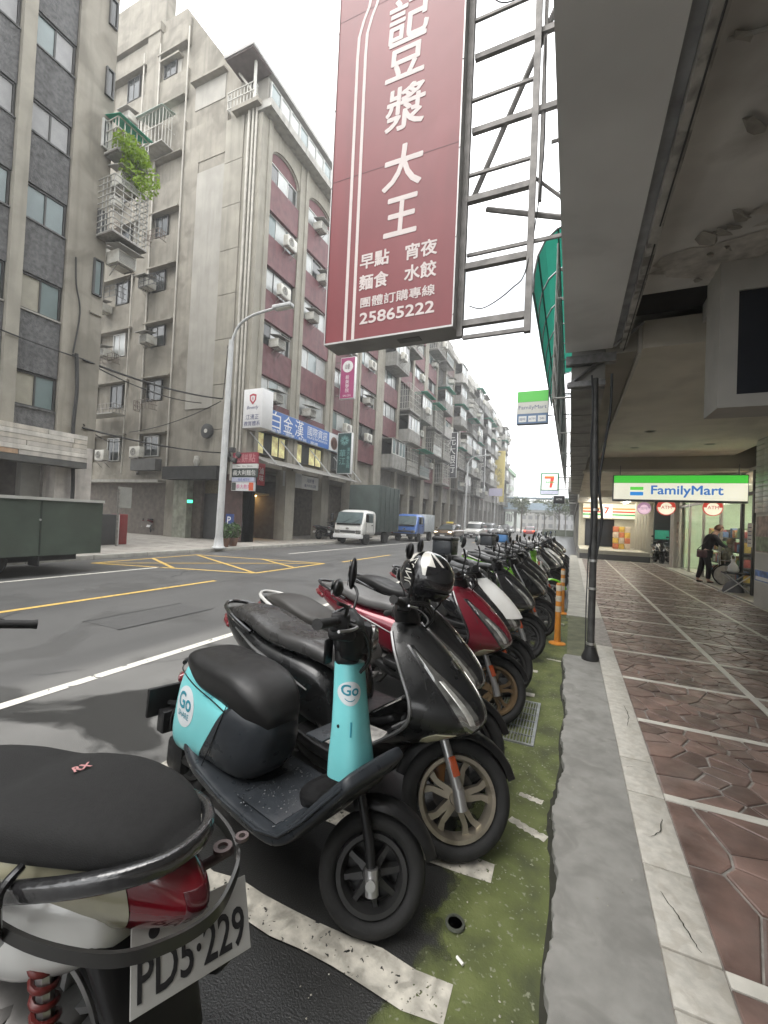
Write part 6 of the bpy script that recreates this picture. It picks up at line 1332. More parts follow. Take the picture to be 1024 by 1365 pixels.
# ------------------------------------------------------------------ helmet on the bars
def helmet():
    t = thing('helmet', 'black full-face helmet with white flash pattern hung on the scooter mirror', 'helmet', (-.72, 2.22, 1.15))
    t.rotation_euler = (R(-8), R(6), R(-14)); a, b_, c = .155, .128, .138
    def P(u, v, o=0):      # u: azimuth from the front (+x), v: elevation
        q = 1.0 + .05 * max(0, math.cos(u)) * max(0, -math.sin(v)) ; return ((a + o) * q * math.cos(u) * math.cos(v), (b_ + o) * math.sin(u) * math.cos(v) ** .9, (c + o) * math.sin(v))
    rg = [[P(2 * PI * k / 36, v) for k in range(36)] for v in [R(-52) + (R(89) + R(52)) * i / 18 for i in range(19)]]
    MB().rings(rg).build('shell', mat_gblk, t, 60)
    def patch(fu, v0, v1, o, n=12, m_=8, ma=None, name='white_flash'):
        top = []; 
        for i in range(n + 1):
            v = v0 + (v1 - v0) * i / n; u0, u1 = fu(i / n); top.append([P(u0 + (u1 - u0) * k / m_, v, o) for k in range(m_ + 1)] + [P(u1 + (u0 - u1) * k / m_, v, -.004) for k in range(m_ + 1)])
        return MB().rings(top).build(name, ma, t, 60)
    wht = mat('helmet_white', (.52, .51, .46), .25, var=.05, coat=.8)
    patch(lambda s: (R(-72 - 28 * s), R(-38 - 30 * s)), R(5), R(78), .0022, ma=wht); patch(lambda s: (R(-58 + 2 * s), R(-44 - 12 * s)), R(-12), R(5), .0022, ma=wht)
    patch(lambda s: (R(-30 - 40 * s), R(-24 - 34 * s)), R(30), R(80), .0022, ma=wht); patch(lambda s: (R(-128 - 8 * s), R(-108 - 10 * s)), R(30), R(84), .0022, ma=wht)
    patch(lambda s: (R(38 + 40 * s), R(70 + 40 * s)), R(5), R(78), .0022, ma=wht)
    patch(lambda s: (R(-66), R(66)), R(-20), R(26), .005, ma=mat('dark_visor', (.015, .015, .017), .06, var=0, coat=1), name='visor')
    patch(lambda s: (R(-70), R(70)), R(-24), R(-19), .008, ma=mat_plas, name='visor_rim')
    patch(lambda s: (R(-38), R(38)), R(-50), R(-27), .012, ma=mat_gblk, name='chin_bar')
    me = text_mesh('ZUNU', .062, 0, 0, None); bm = bmesh.new(); bm.from_mesh(me); bmesh.ops.triangulate(bm, faces=bm.faces); bmesh.ops.subdivide_edges(bm, edges=[e for e in bm.edges if e.calc_length() > .01], cuts=2, use_grid_fill=True); bm.to_mesh(me); bm.free()
    for v in me.vertices:
        x, y = v.co.x, v.co.y; v.co = P(R(-104) - y / .13, R(6) - x / .14, .003)
    ob('lettering', me, wht, t)
    MB().tube([(-.02, .06, -.1), (-.01, .05, -.2), (.0, .0, -.23), (.0, -.05, -.2), (-.01, -.06, -.1)], .01, 6).build('chin_strap', mat_plas, t, 40)
helmet()

# ------------------------------------------------------------------ nearest scooter, seen from behind
def near_scooter():
    t = scooter('white and dark red scooter seen from behind, closest to the camera', (-1.075, .655), 183, mat_whp, -10, 1, mat_alloy, None, mat_seat, tail=False, mirrors=False, group='scooters parked in a row along the kerb')
    mesh_ = mat('mesh_seat_cover', (.008, .008, .008), .9, var=.25, scale=60, bump=.8, bscale=320, bdist=.002)
    se = MB(); ring_loft(se, [(.70, .66, .07, .05, .06, 30, 2.6), (.58, .725, .11, .05, .07, 14, 2.8), (.40, .755, .14, .05, .07, 3, 3), (.22, .765, .16, .052, .08, -4, 3), (.10, .785, .165, .06, .08, -10, 3), (-.04, .81, .158, .058, .07, -6, 3), (-.18, .82, .135, .052, .06, 2, 2.8), (-.27, .815, .10, .038, .05, 8, 2.6), (-.315, .805, .06, .02, .03, 10, 2.4)], 40, 6)
    so = se.build('seat', mesh_, t, 50, loc=(0, 0, -.08))
    pts = cat_rom([(.18, .185, .665), (.0, .182, .715), (-.16, .160, .76), (-.27, .118, .785), (-.335, .06, .794), (-.35, 0, .795), (-.335, -.06, .794), (-.27, -.118, .785), (-.16, -.160, .76), (.0, -.182, .715), (.18, -.185, .665)], 6)
    rg = []; N = len(pts)
    for i, p in enumerate(pts):
        a, b_ = Vec(pts[max(i - 1, 0)]), Vec(pts[min(i + 1, N - 1)]); tn = (b_ - a).normalized(); out = Vec((-tn.y, tn.x, 0)).normalized() * -1
        c = Vec(p); up = Vec((0, 0, 1)); e = min(1, i / 6, (N - 1 - i) / 6); w, h = .015 * (.5 + .5 * e), .021 * (.55 + .45 * e)
        rg.append([tuple(c + out * (w * math.copysign(abs(math.cos(q)) ** .6, math.cos(q))) + up * (h * math.copysign(abs(math.sin(q)) ** .7, math.sin(q)))) for q in [2 * PI * (k + .5) / 12 for k in range(12)]])
    MB().rings(rg).build('grab_rail', mat('plastic_wrapped_black', (.02, .02, .021), .12, var=.3, scale=20, coat=1, bump=1.0, bscale=38, bdist=.006), t, 60, loc=(0, 0, -.07))
    # tail lamp: a wedge under the rail, red behind, clear towards the sides
    lv = [(.575, -.24, .10, .11, 1.9), (.61, -.34, .14, .155, 1.8), (.655, -.395, .19, .182, 1.75), (.70, -.385, .21, .190, 1.8), (.745, -.34, .21, .184, 1.9), (.765, -.29, .18, .165, 2.1)]
    b = MB(); ks = cat_rom(lv, 4); rg = []
    for z, xf, xr, w, p in ks: rg.append([(xr + (xf - xr) * (1 - abs(-1 + 2 * i / 26) ** p), w * (-1 + 2 * i / 26), z) for i in range(27)])
    tl_ = b.rings(rg).build('tail_light', mat_lensr, t, 50, loc=(0, 0, -.045))
    def lens(t0, t1, z0, z1, ma, off, name):
        bb_ = MB(); rows = []
        for z, xf, xr, w, p in ks:
            if not z0 <= z <= z1: continue
            xf2 = xf - off; r = [(xr + (xf2 - xr) * (1 - abs(q) ** p), w * q * (1 + off * 3), z) for q in [t0 + (t1 - t0) * i / 10 for i in range(11)]]
            rows.append(r + [(x + .01, y * .97, z) for x, y, z in r[::-1]])
        bb_.rings(rows).build(name, ma, tl_, 50)
    lens(.42, .985, .585, .75, mat_lensy, .004, 'clear_lens'); lens(-.985, -.46, .585, .76, mat_lensy, .004, 'clear_lens'); lens(-.16, .16, .62, .70, mat('dark_red_lens', (.06, .004, .008), .1, var=.1, coat=1), .0035, 'brake_lens')
    # white body sides
    rb = ring_loft(MB(), [(.62, .42, .11, .2, .1, 12, 3), (.50, .50, .145, .19, .13, 8, 3), (.30, .57, .172, .16, .16, 0, 3), (.14, .59, .180, .14, .17, -4, 3), (0, .595, .168, .12, .16, -6, 2.9), (-.11, .60, .142, .10, .12, -8, 2.6), (-.20, .61, .10, .07, .07, -8, 2.4)], 30, 5).build('rear_body', mat_whp, t, 45, loc=(0, 0, -.045))
    # bumper loop of flat dark steel
    bp = cat_rom([(.30, .16, .62), (.12, .185, .645), (-.02, .195, .635), (-.16, .178, .62), (-.30, .135, .615), (-.38, .07, .62), (-.415, 0, .625), (-.405, -.07, .635), (-.37, -.13, .65), (-.27, -.178, .67), (-.12, -.198, .69), (.08, -.19, .68), (.28, -.165, .65)], 5); rg = []
    for i, p in enumerate(bp):
        a, b_ = Vec(bp[max(i - 1, 0)]), Vec(bp[min(i + 1, len(bp) - 1)]); tn = (b_ - a).normalized(); o_ = Vec((tn.y, -tn.x, 0)).normalized() * .004; u = Vec((0, 0, .0135)); c = Vec(p)
        rg.append([tuple(c - o_ - u), tuple(c + o_ - u), tuple(c + o_ + u), tuple(c - o_ + u)])
    MB().rings(rg).build('bumper_bar', mat('dark_bumper', (.05, .049, .047), .35, metal=.6, var=.2, coat=.3), t, 60, loc=(0, 0, -.025))
    MB().tube([tuple(v) for v in cat_rom([(-.06, .16, .745), (-.075, .205, .73), (-.085, .21, .67), (-.06, .19, .62)], 5)], .009, 8).build('bumper_stay', mat_gblk, t, 40, loc=(0, 0, -.045))
    MB().tube([(-.36, -.12, .64), (-.30, -.09, .60), (-.22, -.06, .56)], .012, 8).lathe([(.012, 0), (.022, 0), (.022, .008), (.012, .008)], 16, Matrix.Translation((-.345, -.105, .645)), closed=True).lathe([(.008, 0), (.016, 0), (.016, .008), (.008, .008)], 16, Matrix.Translation((-.372, -.14, .655)), closed=True).build('bumper_mount', mat('mount_metal', (.16, .13, .13), .4, metal=.6, var=.2), t, 50)
    ring_loft(MB(), [(.80, .42, .17, .02, .02, -90, 4), (.775, .6, .19, .02, .02, -84, 4), (.745, .76, .19, .02, .02, -80, 4), (.725, .84, .15, .016, .016, -70, 3.5)], 20, 4).build('inner_leg_shield', mat_plas, t, 50)
    # rear mudguard and plate
    ring_loft(MB(), [(-.10, .60, .10, .04, .05, 60, 3), (-.19, .52, .105, .03, .03, 66, 4), (-.27, .40, .10, .02, .02, 70, 5), (-.33, .27, .085, .012, .012, 72, 5)], 20, 4).build('mudguard', mat_plas, t, 50)
    Mp = Matrix.Translation((-.315, -.05, .475)) @ Matrix.Rotation(R(-20), 4, 'Z') @ Matrix.Rotation(R(30), 4, 'Y') @ Matrix.Rotation(R(7), 4, 'X')
    M3 = Mp @ frame((-.0, 0, 0), (0, -1, 0), (0, 0, 1))
    pl_ = MB().cbox(-.13, .13, -.07, .07, 0, .003, .0012).build('licence_plate', mat('plate_paint', (.50, .50, .48), .35, metal=.2, var=.08, scale=8, dirt=(.33, .32, .3), dirt_amt=.4), t, M=M3 @ Matrix.Translation((0, 0, .022)))
    ink = mat('plate_ink', (.02, .02, .022), .5, var=0)
    text('PD5·229', ink, pl_, Matrix.Translation((0, -.018, .0038)), .098, bold=.0012, width=.235)
    text('台 北 市', ink, pl_, Matrix.Translation((-.0, .05, .0038)), .02); text('●', ink, pl_, Matrix.Translation((-.085, .048, .0038)), .03); text('●', ink, pl_, Matrix.Translation((.07, .05, .0038)), .012, name='plate_bolt')
    # muffler end, springs, badge and script
    MB().tube([(.30, -.12, .17), (.16, -.17, .2), (.10, -.19, .23)], .018, 8).build('exhaust_pipe', mat_dirty, t, 40)
    mf = MB().tube([(.12, -.19, .22), (.06, -.195, .235), (-.22, -.205, .305), (-.28, -.207, .32), (-.295, -.2075, .324)], [.035, .058, .066, .062, .048], 20).build('muffler', mat_plas, t, 40)
    MB().tube([(-.29, -.2075, .323), (-.312, -.208, .329)], [.026, .022], 14).build('muffler_tip', mat_alloy, mf, 40); MB().lathe([(.064, 0), (.069, 0), (.069, .03), (.064, .03)], 20, closed=True).build('muffler_band', mat_chrome, mf, 40, M=Matrix.Translation((-.1, -.2025, .275)) @ Matrix.Rotation(R(-76), 4, 'Y'))
    MB().tube([(-.13 + .05 * k / 90 + .022 * math.sin(k * .55), .12 + .022 * math.cos(k * .55), .27 + .24 * k / 90) for k in range(91)], .0065, 6).build('red_spring', mat('red_spring', (.1, .012, .01), .4, var=.2), t, 60)
    MB().tube([(-.13, .12, .24), (-.08, .12, .54)], .016, 8).build('shock_rod', mat_alloy, t, 40)
    me = text_mesh('RV', .05, 0, .0, None); ob('seat_badge', text_mesh('RX', .03, .0006, .0008), mat('badge_pink', (.5, .24, .24), .4, var=.1), so, M=frame((.04, -.02, .8655), Vec((-.3, -1, 0)), Vec((1, -.3, .1))))
    bv = BVHTree.FromPolygons([v.co.copy() for v in rb.data.vertices], [list(p.vertices) for p in rb.data.polygons])
    for s, x, z, sz, ma in (('GTR', .16, .60, .055, mat('script_dark', (.08, .075, .07), .5, var=.1)), ('Aero', .06, .575, .03, MATS.get('script_dark'))):
        me = text_mesh(s, sz, 0, 0, None, shear=.3)
        bm = bmesh.new(); bm.from_mesh(me); bmesh.ops.triangulate(bm, faces=bm.faces); bm.to_mesh(me); bm.free()
        for v in me.vertices:
            h_ = bv.ray_cast(Vec((x - v.co.x, .5, z + v.co.y)), Vec((0, -1, 0))); v.co = (h_[0] + Vec((0, .0015, 0))) if h_[0] else Vec((x - v.co.x, .18, z + v.co.y))
        ob('lettering', me, ma or MATS['script_dark'], rb)
near_scooter()
# ------------------------------------------------------------------ street lamps
mat_lampp = mat('lamp_grey_paint', (.52, .53, .53), .5, var=.12, scale=3, streak=.2)
def lamp(x, y, lab, ht=8.2, arm=2.2):
    t = thing('street_lamp', lab, 'street lamp', (x, y, .12), 0, 'street lamps on the far pavement')
    MB().tube([(0, 0, 0), (0, 0, .6), (.06, 0, ht * .6), (.12, 0, ht - .35)], [.15, .135, .11, .09], 16).build('pole', mat_lampp, t, 40)
    MB().lathe([(.24, 0), (.24, .04), (.18, .1), (.15, .4), (0, .4)], 16).build('base', mat_lampp, t, 40)
    MB().tube([tuple(v) for v in cat_rom([(.12, 0, ht - .7), (.2, 0, ht - .25), (.5, 0, ht + .2), (1.1, 0, ht + .45), (arm, 0, ht + .55)], 5)], .05, 10).build('arm', mat_lampp, t, 40)
    MB().cbox(arm - .15, arm + .65, -.14, .14, ht + .48, ht + .62, .04).build('lamp_head', mat_lampp, t, 40)
    MB().cbox(arm + .0, arm + .58, -.1, .1, ht + .455, ht + .485, .01).build('lamp_lens', mat('lamp_lens', (.6, .6, .55), .3, var=.05), t, 40)
    MB().tube([(.06, .14, ht - 1.1), (.1, .12, ht - .5), (.06, -.12, ht - .75)], .03, 6).build('cable_clamp', mat_bar, t, 40)
lamp(-12.05, 11.9, 'tall grey street lamp with curved arm in front of the corner building')
lamp(-12.05, 51.5, 'distant grey street lamp far down the left pavement', 9.2)
# ------------------------------------------------------------------ overhead cables
mat_cab = mat('overhead_black', (.025, .025, .024), .7, var=.2)
def sag(p, q, s, n=14): return [tuple(Vec(p).lerp(Vec(q), i / n) - Vec((0, 0, s * 4 * (i / n) * (1 - i / n)))) for i in range(n + 1)]
cables = [((-13.95, 7.9, 6.0), (-15.4, 15.0, 6.9), .2, .035, 'thick cable bundle strung between the two left buildings'), ((-13.95, 7.6, 6.05), (-16.8, 15.0, 6.8), .3, .022, 'cable sagging just below the thick bundle between the left buildings'),
          ((-15.5, 15.0, 6.8), (-22, 15.0, 5.6), .25, .02, 'cable running left across the plaster side wall'), ((-13.95, 8.0, 3.9), (-15.2, 15.0, 4.3), .15, .03, 'low cable crossing to the lamp-post corner of the side wall'),
          ((-13.9, 8.0, 4.0), (-22.5, 15.0, 5.2), .3, .018, 'thin low cable running to the left bay of the side wall'), ((-15.4, 15.0, 6.9), (-12.1, 11.9, 7.8), .2, .015, 'thin wire rising from the side wall to the lamp'), ((-13.9, 5.0, 6.1), (-13.9, 7.9, 6.0), .06, .02, 'cable clipped along the front of the grey render building')]
for p, q, s, r_, lab in cables: MB().tube(sag(p, q, s), r_, 6).build('overhead_cable', mat_cab, label=lab, cat='cable', group='overhead cables on the left')
MB().tube([tuple(v) for v in cat_rom([(-15.1, 15.02, 7.1), (-14.95, 15.0, 6.6), (-14.95, 15.0, 5.4), (-15.0, 15.0, 4.4), (-14.8, 15.0, 3.9)], 5)], .06, 8).build('overhead_cable', mat_cab, label='thick vertical cable run at the corner of the plaster side wall', cat='cable', group='overhead cables on the left')
MB().tube([tuple(v) for v in cat_rom([(-13.93, 7.7, 6.1), (-13.9, 7.75, 5.0), (-13.92, 7.72, 3.8), (-13.9, 7.8, 2.0), (-13.95, 7.78, .2)], 5)], .05, 8).build('overhead_cable', mat_cab, label='vertical cable running down the pier of the grey render building', cat='cable', group='overhead cables on the left')
MB().tube([tuple(v) for v in cat_rom([(-13.97, 7.55, 9.0), (-13.97, 7.6, 8.2), (-13.97, 7.75, 7.4), (-13.97, 7.62, 6.1)], 5)], .02, 6).build('overhead_cable', mat_cab, label='thin cable hanging on the beige pier of the grey render building', cat='cable', group='overhead cables on the left')
jb = thing('cable_junction', 'tangled black junction boxes beside the lamp post at the corner', 'junction box', (-14.7, 14.9, 3.9))
for k in range(5): MB().cbox(-.14, .14, -.1, .1, -.1, .12, .03).build('box', mat_acd, jb, 40, loc=(-.3 + .22 * k, -.05 * (k % 2), .25 * (k % 3)), rot=(0, .3 * (k - 2), 0))
# ------------------------------------------------------------------ signs on the corner building
mat_wl = mat('sign_white_plastic', (.62, .62, .62), .4, var=.04, scale=5)
mat_navy = mat('navy_letter', (.05, .06, .16), .5, var=0); mat_lw = mat('white_letter', (.75, .75, .73), .5, var=0)
s1 = thing('corner_box_sign', 'white box sign with red crest at the corner above the blue sign', 'sign', (-13.5, 15.0, 5.42))
bx('casing', mat_wl, s1, -.6, .5, 0, .75, 0, 1.8, .01)
MB().prism([(-.2, .2), (0, .26), (.2, .2), (.18, -.05), (0, -.25), (-.18, -.05)], 0, .006).build('crest', mat('crest_red', (.4, .05, .07), .5, var=.1), s1, M=FY(-.05, -.001, 1.32)); MB().prism([(-.13, .12), (0, .16), (.13, .12), (.11, -.03), (0, -.15), (-.11, -.03)], .006, .01).build('crest_field', mat_wl, s1, M=FY(-.05, -.001, 1.33))
text('B', MATS['crest_red'], s1, FY(-.05, -.012, 1.34), .2)
text('Beverly', mat_navy, s1, FY(-.05, -.003, .92), .22, shear=.3); text('江湧正', mat_navy, s1, FY(-.05, -.003, .5), .26); text('教育體系', mat_navy, s1, FY(-.05, -.003, .2), .24)
s2 = thing('blue_sign_board', 'long blue sign board with white characters on the corner building', 'sign', (-13.75, 16.3, 5.6))
bx('casing', mat('blue_edge', (.3, .33, .4), .5, var=.1), s2, -.2, .0, 0, 6.9, 0, 1.1)
bx('blue_face', mat('sign_blue', (.06, .15, .42), .45, var=.08, scale=2), s2, .001, .012, .02, 5.7, .02, 1.08); bx('white_face', mat_wl, s2, .001, .012, 5.72, 6.88, .02, 1.08)
for k, ch in enumerate('白金漢'): text(ch, mat_lw, s2, FX(.014, .62 + k * 1.0, .62), .95, name='character', bold=.0, width=.78)
text('國際資訊', mat_lw, s2, FX(.014, 4.45, .72), .56, width=2.1); text('PALACE INFORMATION', mat_lw, s2, FX(.014, 4.45, .35), .2, width=2.1); text('留學 · 遊學 · 移民 · 簽證', mat_lw, s2, FX(.014, 2.4, .1), .17, width=4.2)
MB().lathe([(.3, 0), (.36, .01), (.4, 0)], 24).build('emblem_ring', mat('emblem_brown', (.22, .12, .1), .5, var=.2), s2, 40, M=FX(.013, 6.3, .5)); text('♛', MATS['emblem_brown'], s2, FX(.024, 6.3, .55), .6)
def proj_sign(lab, x0, x1, y, z0, z1, face, edge, lines, name='projecting_sign', d=.22, group=None):
    t = thing(name, lab, 'sign', ((x0 + x1) / 2, y, z0), 0, group); w = (x1 - x0) / 2
    bx('casing', edge, t, -w, w, 0, d, 0, z1 - z0, .01); bx('face', face, t, -w + .04, w - .04, -.006, -.001, .04, z1 - z0 - .04)
    for s, x, z, sz, ma in lines: text(s, ma, t, FY(x, -.0075, z), sz)
    for z in (.25, z1 - z0 - .25): MB().tube([(-w, .1, z), (-w - .5, .1, z)], .03, 6).build('bracket_arm', mat_bar, t)
    return t
proj_sign('tall magenta vertical sign with white round emblem', -13.75, -12.7, 23.0, 9.0, 11.65, mat('magenta_face', (.36, .06, .17), .5, var=.08), mat_wl, [('●', 0, 2.05, 1.0, mat_lw), ('峰', 0, 2.05, .42, MATS['magenta_face']), ('新\n美\n學\n院', 0, .95, .28, mat_lw), ('SALON', 0, .2, .18, mat_lw)])
proj_sign('dark teal vertical sign with round knot emblem beside the blue sign', -13.72, -12.7, 23.0, 4.25, 6.85, mat('teal_face', (.025, .06, .06), .5, var=.2), mat_wl, [('❁', 0, 2.1, .8, mat('teal_letter', (.16, .32, .3), .5, var=0)), ('華\n江', -.12, 1.05, .5, MATS['teal_letter']), ('漢\n方\n養\n生\n館', .3, 1.0, .26, MATS['teal_letter'])])
s3 = thing('stacked_sign', 'stack of red, black and white sign boards at the corner entrance', 'sign', (-13.75, 14.9, 2.48))
for z0, z1, nm, c, tx, tc, sz in ((1.28, 1.78, 'board_red', (.25, .03, .05), '鬆餅點', (.5, .25, .26), .42), (1.06, 1.26, 'board_pale', (.6, .6, .58), 'Pane · Vino · Bistro', (.1, .1, .1), .12), (.66, 1.05, 'board_black', (.04, .05, .045), '義大利麵包', (.72, .72, .7), .27), (.44, .64, 'board_blue', (.4, .42, .52), '美語 補習班', (.08, .1, .3), .13), (.02, .42, 'board_white', (.6, .6, .6), '學大教育', (.5, .06, .2), .22)):
    bx('board', mat(nm, c, .5, var=.08), s3, -.72, .72 if z0 > .5 else .6, -.02, .1, z0, z1); text(tx, mat(nm + '_ink', tc, .5, var=0), s3, FY(0, -.0215, (z0 + z1) / 2), sz)
bx('orange_field', mat('orange_field', (.55, .1, .04), .5, var=.05), s3, .32, .58, -.026, -.0225, .04, .4); bx('dark_field', mat('dark_field', (.06, .07, .06), .5, var=.05), s3, -.7, -.45, -.026, -.0225, .04, .4)
s4 = thing('hanging_sign_board', 'pair of white sign boards under the metal canopy', 'sign', (-14.1, 18.3, 3.05))
bx('board', mat('pale_grey_board', (.42, .43, .44), .5, var=.08), s4, -.1, 0, 0, 1.55, 0, .8); bx('board', mat_wl, s4, -.1, 0, 1.6, 3.3, 0, .75)
text('會館', mat('grey_letter', (.3, .3, .32), .5, var=0), s4, FX(.002, .78, .4), .3); text('· 海鮮樓 ·', mat_navy, s4, FX(.002, 2.45, .5), .26); text('義大利名品鞋', mat_navy, s4, FX(.002, 2.45, .2), .2)
s5 = thing('small_red_banner', 'small red banner beside the stacked boards at the entrance', 'banner', (-14.2, 16.3, 2.9)); bx('cloth', mat('banner_red', (.4, .05, .06), .7, var=.15), s5, -.03, .0, 0, .55, 0, 1.1); text('滷\n味', mat_lw, s5, FX(.002, .28, .55), .36)
# metal canopy with stays, lit shop floor behind
cn = thing('metal_canopy', 'long corrugated metal canopy with white stays on the corner building', 'canopy', (0, 0, 0))
for k in range(11):
    y = 15.4 + k * .82; MB().add([(-13.95, y, 4.25), (-13.95, y + .81, 4.25), (-12.9, y + .81, 3.85), (-12.9, y, 3.85), (-13.95, y, 4.28), (-13.95, y + .81, 4.28), (-12.9, y + .81, 3.88), (-12.9, y, 3.88)], [(0, 1, 2, 3), (7, 6, 5, 4), (0, 4, 5, 1), (1, 5, 6, 2), (2, 6, 7, 3), (3, 7, 4, 0)]).build('canopy_sheet', mat('canopy_tin', (.22, .215, .2), .6, .3, var=.25, scale=3), cn)
MB().tube([(-12.9, 15.4, 3.85), (-12.9, 24.4, 3.85)], .04, 6).build('canopy_edge', mat_bar, cn)
for y in (15.3, 17.6, 20.3, 22.9, 24.2): MB().tube([(-13.9, y, 5.3), (-13.0, y + .9, 3.92)], .03, 6).build('stay', mat_lampp, cn)
for k, (a, b_) in enumerate(((16.02, 18.32), (19.16, 21.86), (22.7, 25.4))):
    window(bb, 'X', a, b_, 4.45, 5.55, XF - .2, 4, mat_bfr, [mat('lit_window', (.95, .72, .34), .5, var=.5, scale=2.5, emit=.16), mat_dglass, MATS['lit_window']] if k < 2 else mat_dglass)
ent = thing('lit_entrance', 'warm orange lit entrance hall behind the sign stack', 'entrance', (-16.9, 17.6, .12))
bx('back_wall', mat('orange_plaster', (.55, .30, .10), .6, var=.2, scale=3), ent, -.05, .03, 0, 2.3, 0, 2.3)
bx('side_wall', mat('orange_wood', (.45, .25, .09), .5, var=.2, scale=5), ent, .04, 1.3, 2.31, 2.4, 0, 2.4); bx('hall_ceiling', mat('hall_ceiling', (.5, .4, .25), .6, var=.05), ent, .04, 1.5, -.6, 2.3, 2.4, 2.5)
bx('hall_lamp', mat('hall_glow', (1, .62, .22), .5, var=0, emit=14), ent, .3, .6, .3, 2.0, 2.36, 2.395)
for k in range(2): bx('dark_stand', mat_bfr, ent, .3, .36, 1.5 + k * .3, 1.58 + k * .3, 0, 1.1)
MB().tube([tuple(v) for v in cat_rom([(.2, .5, .4), (.25, .8, .9), (.25, 1.1, .7), (.3, .8, .5), (.3, .6, .8)], 5)], .05, 8).build('wall_sculpture', mat('copper', (.5, .22, .1), .35, metal=.7, var=.2), ent, 40)
ps = thing('parking_sign', 'small blue parking sign on the dark red wall by the lamp', 'sign', (-13.6, 14.0, .12)); bx('panel', mat('sign_navy', (.03, .06, .2), .5, var=.05), ps, -.22, .22, -.02, .01, .7, 1.3); text('P', mat_lw, ps, FY(-.03, -.022, 1.03), .45); MB().tube([(0, .03, 0), (0, .03, 1.3)], .025, 6).build('post', mat_bar, ps)
for k, (x, y, lab) in enumerate(((-12.45, 12.6, 'potted shrub nearest the street lamp base'), (-12.6, 13.2, 'potted shrub behind the lamp base by the blue parking sign'))):
    pt = thing('potted_plant', lab, 'plant', (x, y, .12), 0, 'potted plants by the lamp'); MB().lathe([(.14, 0), (.2, .3), (.22, .3), (.22, .34), (.17, .33), (0, .3)], 16).build('pot', mat('pot_brown', (.18, .1, .07), .7, var=.2), pt, 40); ob('foliage', leaf_mesh(420, .3, .3, .34, .06, 30 + k), mat_leafd, pt, loc=(0, 0, .62)); MB().tube([(0, 0, .3), (.02, 0, .7)], .015, 6).build('stem', mat_rust, pt)
pb = thing('potted_plant', 'leafy plant above the green truck bed on the left', 'plant', (-15.2, 5.2, .12)); ob('foliage', leaf_mesh(500, .5, .6, .35, .08, 77), mat_leafd, pb, loc=(0, 0, 1.75)); MB().lathe([(.3, 0), (.32, 1.4), (.26, 1.4), (0, 1.35)], 14).build('planter', mat('pot_grey', (.25, .25, .24), .7, var=.2), pb, 40); MB().tube([(0, 0, 1.3), (0, 0, 1.8)], .03, 6).build('stem', mat_rust, pb)
# far vertical signs on the row
for lab, y, x0, x1, z0, z1, col, tx in (('dark vertical sign midway along the row of blocks', 48.5, -14, -12.6, 6.8, 12.2, ('far_dark', (.06, .06, .065)), '元\n大\n銀\n行'), ('dark vertical sign with pale characters beyond the distant lamp', 66, -14, -12.6, 7.0, 13.3, ('far_dark2', (.09, .09, .09)), '合\n作\n金\n庫'), ('tall yellow vertical sign near the end of the row', 84, -14.2, -12.2, 6, 16, ('far_yellow', (.55, .46, .16)), '大\n光\n明')):
    proj_sign(lab, x0, x1, y, z0, z1, mat(col[0], col[1], .5, var=.1), mat_wl if 'dark' in lab else mat(col[0], None), [(tx, 0, (z1 - z0) / 2, 1.1, mat_lw if 'dark' in lab else mat('far_ink', (.12, .1, .08), .5, var=0))])
fsgn = thing('road_sign', 'small pale road sign on a pole far down the left kerb', 'sign', (-11.9, 72, .1)); MB().tube([(0, 0, 0), (0, 0, 7.5)], .09, 8).build('pole', mat_lampp, fsgn); bx('panel', mat('pale_violet', (.45, .43, .55), .5, var=.05), fsgn, -1.0, 1.2, -.1, -.05, 6.2, 7.5)
# green truck bed at the left edge
gt = thing('truck_bed', 'dark green steel-sided truck bed parked at the left edge', 'truck', (-9.95, 3.2, 0))
mat_gt = mat('dull_green_steel', (.085, .108, .088), .45, metal=.2, var=.15, scale=2, dirt=(.07, .085, .07), dirt_amt=.5)
bx('side_wall', mat_gt, gt, .12, .16, -3.2, 2.95, .42, 1.55)
bx('tail_gate', mat_gt, gt, -1.7, .119, 2.9, 2.94, .42, 1.55); bx('far_wall', mat_gt, gt, -1.74, -1.701, -3.2, 2.95, .42, 1.55); bx('deck', mat_dirty, gt, -1.7, .118, -3.2, 2.899, .42, .52)
bx('top_rail', mat('pale_rail', (.5, .5, .47), .5, var=.1), gt, .1, .19, -3.2, 2.97, 1.552, 1.61); bx('lower_rail', MATS['pale_rail'], gt, .165, .19, -3.2, .2, .40, .44)
for y in (-2.1, .25, 1.72): bx('panel_seam', mat('seam_green', (.03, .042, .034), .5, var=.1), gt, .1605, .165, y, y + .03, .44, 1.54)
for y, z in ((.35, 1.38), (.35, 1.15), (1.72, 1.15)): MB().lathe([(0, 0), (.025, 0), (.02, .012), (0, .014)], 10).build('bolt', mat_alloy, gt, 40, M=FX(.166, y, z))
for y in (.95, -2.2):
    w_ = MB().lathe([(.16, -.1), (.3, -.1), (.34, -.06), (.34, .06), (.3, .1), (.16, .1)], 28, Matrix.Rotation(PI / 2, 4, 'Y')).build('tyre', mat_tyre, gt, 40, loc=(-.05, y, .34)); MB().lathe([(0, .04), (.07, .05), (.13, .03), (.165, .085), (.18, .085), (.165, 0)], 24, Matrix.Rotation(PI / 2, 4, 'Y')).build('rim', mat_dirty, w_, 40)
bx('chassis_beam', mat_acd, gt, -1.2, -.3, -3.2, 2.7, .26, .419); bx('mudflap', mat_acd, gt, -.25, .1, 1.75, 1.78, .2, .42)
MB().lathe([(.3, 0), (.33, 0), (.33, .03), (.3, .03)], 28, closed=True).build('ring_mark', mat_acd, gt, 40, M=FX(.162, -.18, .82))
